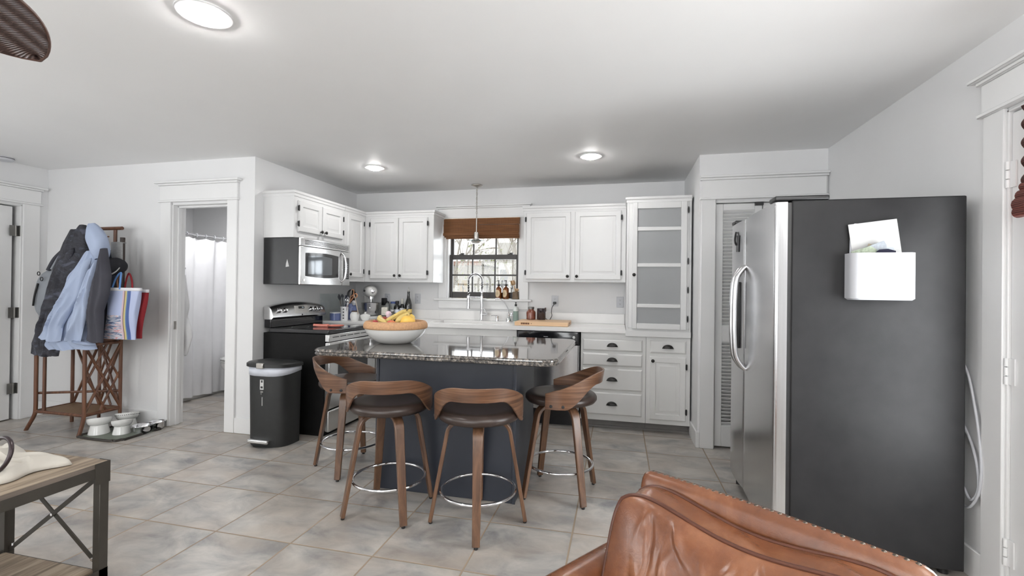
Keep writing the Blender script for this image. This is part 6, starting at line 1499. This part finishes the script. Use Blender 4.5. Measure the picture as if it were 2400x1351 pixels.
# ------------------------------------------------------------------ ceiling fan (only blade tips reach into view)
HX, HY, HZ = -1.50, 0.40, 2.04
fn_ = thing('ceiling_fan', 'ceiling fan with woven brown leaf-shaped blades', 'fan', (HX, HY, 0))
MB().lathe([(0.07, CEIL - 0.002), (0.07, CEIL - 0.03), (0.03, CEIL - 0.06), (0.013, CEIL - 0.07), (0.013, HZ + 0.14), (0.05, HZ + 0.13), (0.10, HZ + 0.09), (0.11, HZ + 0.03), (0.09, HZ - 0.03), (0.05, HZ - 0.06), (0.004, HZ - 0.065)], (0, 0, 0), 32).build('motor', M_bronze, fn_)
def blade(az, tip=0.72):
    M = Matrix.Rotation(R(az), 4, 'Z') @ Matrix.Translation((0, 0, HZ)) @ Matrix.Rotation(R(-11), 4, 'X')
    x0_, x1_ = 0.16, tip
    def half(t): return 0.135 * (math.sin(math.pi * min(1, 0.10 + 0.90 * t) ** 1.25)) ** 0.72 + 0.012 * (1 - t) 
    def fnb(u, v):
        x = x0_ + (x1_ - x0_) * u; w = half(u); y = (2 * v - 1) * w
        return Vector((x, y, -0.014 * (2 * v - 1) ** 2 - 0.03 * u * u))
    b = MB(); b.grid(fnb, 28, 13); bl = b.build('blade', M_blade, fn_, solid=0.012, smooth=60); bl.matrix_basis = M
    rim = [fnb(i / 27, 0) for i in range(28)] + [fnb(i / 27, 1) for i in range(27, -1, -1)]
    MB().tube(rim, 0.0055, 8, True).build('blade_rim', M_bladerim, bl)
    MB().box(0.05, 0.22, -0.02, 0.02, 0.012, 0.02).build('blade_arm', M_bronze, bl)
for k in range(5): blade(114 - 72 * k)

# ------------------------------------------------------------------ coffee table with X braces
TXR, TYF, TZ = -2.10, 1.51, 0.55
ct = thing('coffee_table', 'wood and dark iron coffee table with crossed end braces', 'table', (TXR - 0.29, TYF - 0.56, 0))
tw, tl = 0.29, 0.56
b = MB(); b.box(-tw + 0.004, tw - 0.004, -tl + 0.004, tl - 0.004, TZ - 0.020, TZ)
tp_ = b.build('table_top', M_weather, ct, bevel=0.002, seg=1)
b = MB(); b.box(tw - 0.004, tw - 0.001, -tl + 0.004, tl - 0.004, TZ - 0.020, TZ - 0.002); b.box(-tw + 0.001, -tw + 0.004, -tl + 0.004, tl - 0.004, TZ - 0.020, TZ - 0.002); b.box(-tw + 0.004, tw - 0.004, tl - 0.004, tl - 0.001, TZ - 0.020, TZ - 0.002)
b.build('edge_band', wood('dark_edge_wood', rgb(70, 62, 56), rgb(96, 86, 78), rgb(118, 106, 96), 1.0, 'y', 0.6), tp_)
MB().box(-tw + 0.03, tw - 0.03, -tl + 0.03, tl - 0.03, 0.075, 0.098).build('lower_shelf', M_weather, ct, bevel=0.002, seg=1)
b = MB()
for z0_, z1_ in ((TZ - 0.062, TZ - 0.020), (0.050, 0.075)):
    for s in (-1, 1):
        b.box(s * tw - (0.03 if s > 0 else 0), s * tw + (0.03 if s < 0 else 0), -tl, tl, z0_, z1_)
        b.box(-tw, tw, s * tl - (0.03 if s > 0 else 0), s * tl + (0.03 if s < 0 else 0), z0_, z1_)
for s in (-1, 1):
    b.box(s * tw - (0.004 if s > 0 else 0), s * tw + (0.004 if s < 0 else 0), -tl, tl, 0.075, 0.10)
b.build('frame', M_iron, ct)
for sx in (-1, 1):
    for sy_ in (-1, 1):
        xa, xb = sorted((sx * tw, sx * (tw - 0.036))); ya, yb = sorted((sy_ * tl, sy_ * (tl - 0.036)))
        l = MB().box(xa, xb, ya, yb, 0.0, TZ - 0.0205).build('leg', M_iron, ct, bevel=0.002, seg=1)
        c = MB(); e = 0.0025
        xa2, xb2 = sorted((sx * tw, sx * (tw + e))); c.box(xa2, xb2, *sorted((sy_ * (tl + e), sy_ * (tl - 0.055))), TZ - 0.09, TZ - 0.001)
        ya2, yb2 = sorted((sy_ * tl, sy_ * (tl + e))); c.box(*sorted((sx * tw, sx * (tw - 0.055))), ya2, yb2, TZ - 0.09, TZ - 0.001)
        c.build('corner_bracket', M_iron, l)
for s in (-1, 1):
    y = s * (tl - 0.015)
    b = MB(); za, zb = 0.10, TZ - 0.066
    b.sweep([(-tw + 0.03, y - 0.003, za), (tw - 0.03, y - 0.003, zb)], 0.018, 0.005, (0, 0, 1) if False else Vector((-(zb - za), 0, 2 * tw - 0.06)).normalized())
    b.sweep([(-tw + 0.03, y + 0.003, zb), (tw - 0.03, y + 0.003, za)], 0.018, 0.005, Vector(((zb - za), 0, 2 * tw - 0.06)).normalized())
    br_ = b.build('cross_brace', M_iron, ct)
    MB().cyl((0, y - 0.009, (za + zb) / 2), (0, y + 0.009, (za + zb) / 2), 0.006, n=10).cyl((-tw + 0.06, y - 0.008, za + 0.03), (-tw + 0.06, y + 0.006, za + 0.03), 0.007, n=10).cyl((tw - 0.06, y - 0.008, za + 0.03), (tw - 0.06, y + 0.006, za + 0.03), 0.007, n=10).build('bolt', M_chrome, br_)
# folded white cloth and a dark hoop handle on it
wc = thing('white_garment', 'crumpled white garment folded on the coffee table', 'clothes', (-2.42, 1.27, TZ + 0.001))
rnd = random.Random(4)
def cloth_fn(u, v):
    x = -0.20 + 0.40 * u; y = -0.17 + 0.34 * v
    e = min(u, 1 - u, v, 1 - v); h = 0.036 * min(1, e * 9) ** 0.5
    w_ = 0.010 * math.sin(13 * x + 19 * y + 2 * math.sin(17 * x)) + 0.008 * abs(math.sin(21 * x - 23 * y)) ** 3 + 0.006 * math.sin(29 * y + 7 * x) - 0.007 * abs(math.sin(17 * x + 31 * y + 1)) ** 6
    k = min(1, e * 8)
    return Vector((x + 0.02 * math.sin(11 * v + 3 * u) + 0.04 * (v - 0.5), y + 0.022 * math.sin(9 * u) - 0.05 * (u - 0.5), max(0.002, h + w_ * k + 0.02 * (v > 0.7) * k)))
MB().grid(cloth_fn, 56, 48).build('folded_cloth', cloth('white_linen', rgb(188, 183, 174), 0.03, 8), wc, smooth=80, solid=0.004)
hp_ = thing('hoop_handle', 'dark metal hoop resting against the white garment', 'hoop', (-2.275, 1.245, TZ + 0.028))
MB().tube([(0.060 * math.cos(R(a)), 0.02 * math.sin(R(a)), 0.066 + 0.060 * math.sin(R(a))) for a in range(0, 360, 9)], 0.0075, 10, True).build('hoop', plain('dark_plum_metal', rgb(52, 42, 44), 0.3, metal=0.4), hp_)

# ------------------------------------------------------------------ leather armchair
AC = thing('leather_armchair', 'tan leather armchair with nailhead trim in front of the refrigerator', 'armchair', (0.333, 1.25, 0), math.atan2(-0.595, 0.804))
# back frame: rounded slab with a flat nailed top edge
prof = [(0.012, 0.30), (0.002, 0.64), (0.004, 0.69), (0.010, 0.718), (0.019, 0.736), (0.029, 0.744), (0.041, 0.7445), (0.050, 0.735), (0.085, 0.30)]
n = 30; rs = []
XS_ = [-0.340, -0.339, -0.335, -0.327, -0.314, -0.30] + [-0.30 + 0.60 * i / 24 for i in range(1, 24)] + [0.30, 0.312, 0.323, 0.330, 0.334, 0.335]
for x in XS_:
    d = min(x + 0.340, 0.335 - x); e = min(1, d / 0.036); k = 0.55 + 0.45 * math.sqrt(max(0, 1 - (1 - e) ** 2))
    rs.append([(x, (y - 0.03) * k + 0.03, z - (0.026 * (1 - math.sqrt(max(0, 1 - (1 - e) ** 2))) if z > 0.6 else 0) + (0.005 * math.sin(math.pi * (x + 0.34) / 0.675) if z > 0.6 else 0)) for y, z in prof])
MB().rings(rs).build('back_frame', M_leather, AC, smooth=70)
for i in range(34):
    x = -0.306 + 0.608 * i / 33
    MB().ball((x, 0.034, 0.7425 + 0.005 * math.sin(math.pi * (x + 0.34) / 0.675)), 0.0056, 1, 1, 0.75, 10, 6).build('nailhead', M_nail, AC)
# loose box cushion with piped edges
CXL, CXR, CZ0, CZ1 = -0.350, 0.335, 0.36, 0.712
def yface(z): return -0.082 - 0.10 * (CZ1 - z) / 0.35
rnd = random.Random(11)
wr = [(rnd.uniform(-0.26, 0.32), rnd.uniform(0.44, 0.69), math.radians(90) + rnd.uniform(-0.7, 0.7), rnd.uniform(-1, 1), rnd.uniform(0.03, 0.085), rnd.uniform(0.005, 0.010)) for _ in range(70)]
def wrinkle(x, z):
    s = 0
    for wx, wz, a, am, ln, wd in wr:
        dx, dz = x - wx, z - wz; p = dx * math.cos(a) + dz * math.sin(a); q = -dx * math.sin(a) + dz * math.cos(a) + 0.6 * p * p * (1 if am > 0 else -1) * 4
        s += 0.010 * am * math.exp(-(p / ln) ** 2 - (q / wd) ** 2)
    return s
def front_pt(u, v):
    p = 2 * u - 1
    hw = (CXR - CXL) / 2 * (1 - 0.055 * max(0, v) ** 9)
    x = (CXL + CXR) / 2 + hw * p
    z = CZ0 + (CZ1 - CZ0 - 0.030 * abs(p) ** 9 - 0.016 * math.sin(math.pi * u) ** 2) * v + 0.008 * math.sin(7 * u + 1) * v
    puff = 0.060 * (max(0, math.sin(math.pi * u)) * max(0, math.sin(math.pi * min(1, v)))) ** 0.5
    edge = min(1, min(min(u, 1 - u) * 9, (1 - v) * 8, v * 5))
    return Vector((x, yface(z) - puff - wrinkle(x, z) * max(0, edge), z))
cu = MB()
cu.grid(front_pt, 150, 84)
def edge_pts(off, shrink=0.0):
    P = [front_pt(0, v / 30) for v in range(31)] + [front_pt(u / 60, 1) for u in range(1, 61)] + [front_pt(1, 1 - v / 30) for v in range(1, 31)]
    return [Vector((p.x * (1 - shrink), p.y + off, p.z)) for p in P]
e0, e2 = edge_pts(0), [p + Vector((0, 0.082, 0.004)) for p in edge_pts(0, 0.02)]
def mid(k):
    return [a.lerp(c, k) + Vector((0, 0, (0.002 + 0.003 * math.sin(31 * a.x + 5 * k) + 0.0025 * math.sin(67 * a.x + 3 * k)) * math.sin(math.pi * k))) for a, c in zip(e0, e2)]
cu.rings([e0] + [mid(k / 6) for k in range(1, 6)] + [e2], False, False, False)
cu._f([cu.bm.verts.new(Vector((p.x * 0.97, p.y, p.z))) for p in e2])
cushion = cu.build('back_cushion', M_leather, AC, smooth=80)
MB().tube(e0, 0.0060, 8).build('front_piping', M_piping, cushion)
MB().tube(e2, 0.0052, 8).build('rear_piping', M_piping, cushion)
# arms, seat, legs
for s in (-1, 1):
    xc = s * 0.405
    ap_ = [(xc - 0.052, 0.12), (xc - 0.058, 0.44), (xc - 0.05, 0.478), (xc - 0.025, 0.497), (xc + 0.025, 0.497), (xc + 0.05, 0.478), (xc + 0.058, 0.44), (xc + 0.052, 0.12)]
    yy = [-0.68, -0.672, -0.62, -0.30, -0.02, 0.03, 0.04]
    kk = [0.80, 0.95, 1.0, 1.0, 1.0, 0.97, 0.85]
    MB().rings([[(xc + (x - xc) * k, y, 0.12 + (z - 0.12) * (0.95 + 0.05 * k)) for x, z in ap_] for y, k in zip(yy, kk)]).build('arm', M_leather, AC, smooth=60)
MB().box(-0.345, 0.345, -0.60, -0.04, 0.13, 0.27).build('seat_frame', M_leather, AC, bevel=0.02, seg=3)
MB().box(-0.342, 0.342, -0.64, -0.09, 0.272, 0.385).build('seat_cushion', M_leather, AC, bevel=0.045, seg=4)
for x in (-0.36, 0.36):
    for y in (-0.62, 0.0): MB().cyl((x, y, 0.0), (x, y, 0.135), 0.016, 0.024, 14).build('leg', M_walnutz, AC)

# ------------------------------------------------------------------ bathroom
sr = thing('shower_rod', 'chrome shower rod seen through the bathroom doorway', 'rod', (-4.70, 4.25, 1.88))
MB().cyl((0, -0.715, 0), (0, 0.745, 0), 0.0125, n=18).build('rod', M_chrome, sr)
for y in (-0.718, 0.742): MB().cyl((0, y - 0.004, 0), (0, y + 0.004, 0), 0.03, n=20).build('flange', M_chrome, sr)
sc2 = thing('shower_curtain', 'white shower curtain hanging from the chrome rod', 'curtain', (-4.70, 4.25, 0))
def curt(u, v):
    y = -0.70 + 1.42 * u; z = 1.845 - 1.81 * v
    am = 0.022 + 0.03 * (1 - v) * 0.3
    x = am * math.sin(2 * math.pi * 5.2 * u + 0.6 * math.sin(3 * v)) + 0.012 * math.sin(2 * math.pi * 11 * u + 2 * v) * (0.4 + v) + 0.02 * v * math.sin(4 * u)
    if v < 0.05: z -= 0.014 * abs(math.sin(math.pi * 12 * u)) 
    return Vector((x, y, z + 0.015 * math.sin(5 * u) * v))
MB().grid(curt, 160, 30).build('fabric', cloth('white_curtain_fabric', (0.80, 0.80, 0.82, 1), 0.02, 8, 0.7, 0.05), sc2, smooth=80)
for k in range(13):
    y = -0.70 + 1.42 * k / 12
    MB().tube([(0.017 * math.cos(a), y, 1.874 + 0.022 * math.sin(a)) for a in [2 * math.pi * i / 14 for i in range(14)]], 0.0028, 6, True).build('curtain_ring', M_whiteplastic, sc2)
tb = thing('bathtub', 'white bathtub behind the shower curtain', 'bathtub', (-5.14, 4.26, 0))
def tubr(d, z): return [(x, y, z) for x, y in rrect(-0.40 + d, 0.40 - d, -0.72 + d, 0.72 - d, 0.08 + d * 0.5, 6)]
MB().rings([tubr(0, 0.0), tubr(0, 0.48), tubr(0.06, 0.48), tubr(0.09, 0.2), tubr(0.16, 0.12)]).build('tub', M_whitecer, tb, smooth=50)
to = thing('toilet', 'white toilet half hidden behind the bathroom doorframe', 'toilet', (-4.32, 4.59, 0))
def ell(rx, ry, z, cx_=0.0): return [(cx_ + rx * math.cos(2 * math.pi * k / 36), ry * math.sin(2 * math.pi * k / 36), z) for k in range(36)]
MB().rings([ell(0.20, 0.12, 0.0, 0.05), ell(0.19, 0.115, 0.03, 0.05), ell(0.17, 0.10, 0.14, 0.05), ell(0.20, 0.13, 0.24, 0.02), ell(0.27, 0.175, 0.34, -0.02), ell(0.285, 0.185, 0.385, -0.02), ell(0.28, 0.18, 0.40, -0.02)]).build('bowl', M_whitecer, to, smooth=60)
MB().rings([ell(0.285, 0.187, 0.406, -0.02), ell(0.288, 0.19, 0.412, -0.02), ell(0.288, 0.19, 0.422, -0.02), ell(0.28, 0.182, 0.426, -0.02)]).build('seat', M_whitecer, to, smooth=60)
MB().rings([ell(0.285, 0.187, 0.431, -0.02), ell(0.288, 0.19, 0.436, -0.02), ell(0.285, 0.187, 0.446, -0.02), ell(0.2, 0.12, 0.454, -0.02)]).build('lid', M_whitecer, to, smooth=60)
MB().box(0.25, 0.445, -0.21, 0.21, 0.38, 0.74).build('tank', M_whitecer, to, bevel=0.02, seg=3)
MB().box(0.24, 0.45, -0.22, 0.22, 0.742, 0.775).build('tank_lid', M_whitecer, to, bevel=0.008)
bt = thing('bath_towel', 'white towel hanging on a hook just inside the bathroom doorway', 'towel', (-4.10, YW + 0.132, 1.45))
def tw_fn(b):
    drape(b, [(1.40, -4.12), (1.2, -4.16), (1.0, -4.2), (0.62, -4.2)], [(1.40, -4.10), (1.10, -4.035), (1.0, -4.06), (0.88, -4.0), (0.80, -3.995), (0.62, -4.06)], YW + 0.21, 0.07, 2, nu=20, nv=30, seed=8, wob=0.006)
b = MB(); tw_fn(b); b.build('towel', cloth('white_terry', (0.78, 0.78, 0.79, 1), 0.03, 8, 0.9, 0.4), bt, local=False, smooth=70)
MB().tube(smooth_path([(0, 0.001, 0), (0, 0.05, -0.005), (0, 0.07, 0.02)], 4), 0.006, 8).lathe([(0.02, 0), (0.02, 0.004)], (0, 0.0, 0), 16, True, True, Matrix.Rotation(R(-90), 4, 'X')).build('hook', M_chrome, bt)
btl = thing('bathroom_ceiling_light', 'flush white ceiling light inside the bathroom', 'light', (-4.3, 4.2, CEIL))
MB().lathe([(0.15, -0.0005), (0.155, -0.02), (0.14, -0.05), (0.08, -0.07), (0.003, -0.075)], (0, 0, 0), 32).build('diffuser', emit('bath_lamp', (1, 0.98, 0.96, 1), 2.0), btl)
d_ = bpy.data.lights.new('bathroom_lamp', 'AREA'); d_.shape = 'DISK'; d_.size = 0.28; d_.energy = 11
o_ = bpy.data.objects.new('bathroom_lamp', d_); col.objects.link(o_); o_.location = (-4.3, 4.2, CEIL - 0.085)

# ------------------------------------------------------------------ dishes behind the frosted panes
M_dish = plain('dishware', rgb(226, 224, 220), 0.3, vary=0.05)
def plates(label, x, z, n_, r, h):
    for k in range(n_):
        t = thing('plate', label, 'plate', (x, 4.62, z + k * h), 0, 'plates stacked behind the frosted glass')
        MB().lathe([(0.004, 0.0), (r * 0.6, 0.0), (r, h * 0.8), (r - 0.003, h * 1.05), (r * 0.6, 0.004), (0.004, 0.004)], (0, 0, 0), 24).build('dish', M_dish, t, smooth=60)
plates('white plate in the stack on the lowest shelf of the glass cabinet', 0.25, 0.961, 7, 0.085, 0.017)
def cups(name, label, xs_c, z, h, r, m, grp):
    for x in xs_c:
        t = thing(name, label, 'glass', (x, 4.60, z), 0, grp)
        MB().lathe([(r * 0.8, 0.0), (r, h), (r - 0.003, h), (r * 0.75, 0.006), (0.003, 0.005)], (0, 0, 0), 20).build('vessel', m, t, smooth=60)
cups('white_mug', 'white vessel in the row behind the second frosted pane', (0.19, 0.275, 0.44), 1.549, 0.20, 0.038, M_dish, 'white vessels on the upper shelf')
cups('low_cup', 'low white cup behind the third frosted pane', (0.20, 0.30, 0.41), 1.179, 0.10, 0.036, M_dish, 'low cups on the middle shelf')
cups('tall_tumbler', 'pale tumbler behind the top frosted pane', (0.23, 0.40), 1.884, 0.12, 0.034, M_dish, 'tumblers on the top shelf')

# ------------------------------------------------------------------ outside the kitchen window
gnd = struct(MB().box(-14, 12, 5.3, 26, -0.5, -0.35).build('ground_outside', plain('pale_gravel', rgb(150, 146, 138), 0.9, vary=0.15, scale=3)))
nh = thing('neighbor_house', 'pale house with a low roof seen through the kitchen window', 'house', (-3.6, 11.1, -0.35))
M_sid = plain('pale_siding', rgb(196, 196, 194), 0.8, vary=0.03, scale=2)
MB().box(-2.6, 0.2, 0, 4, 0, 2.25).build('wall', M_sid, nh)
MB().extr([(-0.35, 2.28), (-0.35, 2.33), (2.2, 3.3), (4.4, 2.33), (4.4, 2.28)], 'x', -3.0, 0.30).build('roof', plain('pale_metal_roof', rgb(214, 214, 214), 0.6, vary=0.02), nh)
MB().box(-3.0, 0.30, -0.38, -0.34, 2.24, 2.34).build('eave', plain('brown_eave', rgb(150, 112, 98), 0.8, vary=0.1), nh)
w_ = MB().box(-0.42, -0.15, -0.03, 0.02, 0.15, 1.88).build('garage_panel', plain('tan_panel', rgb(176, 160, 132), 0.8, vary=0.1), nh)
sd2 = thing('shed', 'white board shed seen through the right-hand panes', 'shed', (-2.78, 10.4, -0.35))
b = MB(); b.box(0.0, 3.2, 0, 2.5, 0, 2.75)
for k in range(15): b.box(0.03 + k * 0.21, 0.05 + k * 0.21, -0.02, 0, 0, 2.75)
b.build('wall', M_sid, sd2)
MB().box(0.02, 0.30, -0.05, -0.005, 0.9, 2.22).build('window_frame', M_trim, sd2)
MB().box(0.06, 0.26, -0.06, -0.05, 0.98, 2.12).build('window', plain('dim_panes', rgb(120, 124, 128), 0.2), sd2)
M_bark = plain('pale_bark', rgb(158, 154, 148), 0.9, vary=0.2, scale=30)
M_leaf = plain('sparse_leaf', rgb(128, 138, 84), 0.7, vary=0.25, scale=40)
def twigs(name, label, cat, base_, seed, n_stem, height, spread, r0, leaves=60, arch=0.3, depth=3):
    rnd = random.Random(seed); t = thing(name, label, cat, base_, 0)
    b = MB(); tips = []
    def grow(p, d, L_, r, lev):
        pts = [p]; q = p.copy(); dd = d.copy()
        for i in range(5):
            dd = (dd + Vector((rnd.uniform(-1, 1), rnd.uniform(-1, 1), rnd.uniform(-0.5, 0.5) - arch * 0.35)) * 0.22).normalized(); q = q + dd * L_ / 5; pts.append(q.copy())
        b.tube(pts, [r * (1 - 0.13 * i) for i in range(6)], 5)
        tips.extend(pts[2:])
        if lev > 0:
            for k in range(3):
                i = rnd.randint(1, 4); nd = (dd + Vector((rnd.uniform(-1, 1), rnd.uniform(-0.6, 0.6), rnd.uniform(-0.3, 0.9)))).normalized()
                grow(pts[i], nd, L_ * rnd.uniform(0.45, 0.7), r * 0.55, lev - 1)
    for k in range(n_stem):
        a = rnd.uniform(0, 6.28)
        grow(Vector((rnd.uniform(-0.15, 0.15), rnd.uniform(-0.1, 0.1), 0)), Vector((math.cos(a) * spread, math.sin(a) * spread * 0.5, 1)).normalized(), height * rnd.uniform(0.7, 1.0), r0, depth)
    b.build('branches', M_bark, t, smooth=60)
    lf = MB()
    for k in range(leaves):
        p = rnd.choice(tips) + Vector((rnd.uniform(-0.04, 0.04), rnd.uniform(-0.04, 0.04), rnd.uniform(-0.04, 0.04)))
        M = Matrix.Translation(p) @ Matrix.Rotation(rnd.uniform(0, 6.28), 4, (rnd.random(), rnd.random(), rnd.random() + 0.01))
        s = rnd.uniform(0.018, 0.034); lf._f([lf.bm.verts.new(M @ Vector(q)) for q in ((-s, 0, 0), (0, -s * 0.45, 0), (s, 0, 0), (0, s * 0.45, 0))])
    lf.build('leaves', M_leaf, t, smooth=0)
twigs('garden_shrub', 'bare arching shrub right outside the kitchen window', 'shrub', (-2.35, 7.2, -0.35), 3, 7, 2.3, 0.22, 0.011, 200)
twigs('garden_bush', 'leafier bush outside behind the amber bottles', 'shrub', (-1.72, 6.3, -0.35), 8, 7, 2.0, 0.22, 0.009, 240)
twigs('bare_tree', 'bare tree with drooping branches outside the window top', 'tree', (-2.1, 8.7, -0.35), 21, 3, 4.0, 0.45, 0.06, 60, 0.5, 4)
twigs('slender_tree', 'slender bare tree farther out behind the pendant lamp', 'tree', (-3.3, 9.5, -0.35), 33, 3, 4.0, 0.35, 0.045, 40, 0.45, 4)
ff = thing('iron_fence', 'iron fence with spear finials outside the lower panes', 'fence', (-3.0, 8.0, -0.06))
MB().tube([(-1.0, 0, 1.22), (1.2, 0, 1.22)], 0.012, 6).tube([(-1.0, 0, 0.25), (1.2, 0, 0.25)], 0.012, 6).build('rail', M_black, ff)
for k in range(10):
    x = -0.95 + 0.23 * k
    MB().cyl((x, 0, -0.29), (x, 0, 1.36), 0.009, n=8).lathe([(0.009, 1.36), (0.02, 1.39), (0.012, 1.43), (0.002, 1.49)], (x, 0, 0), 8).build('picket', M_black, ff)
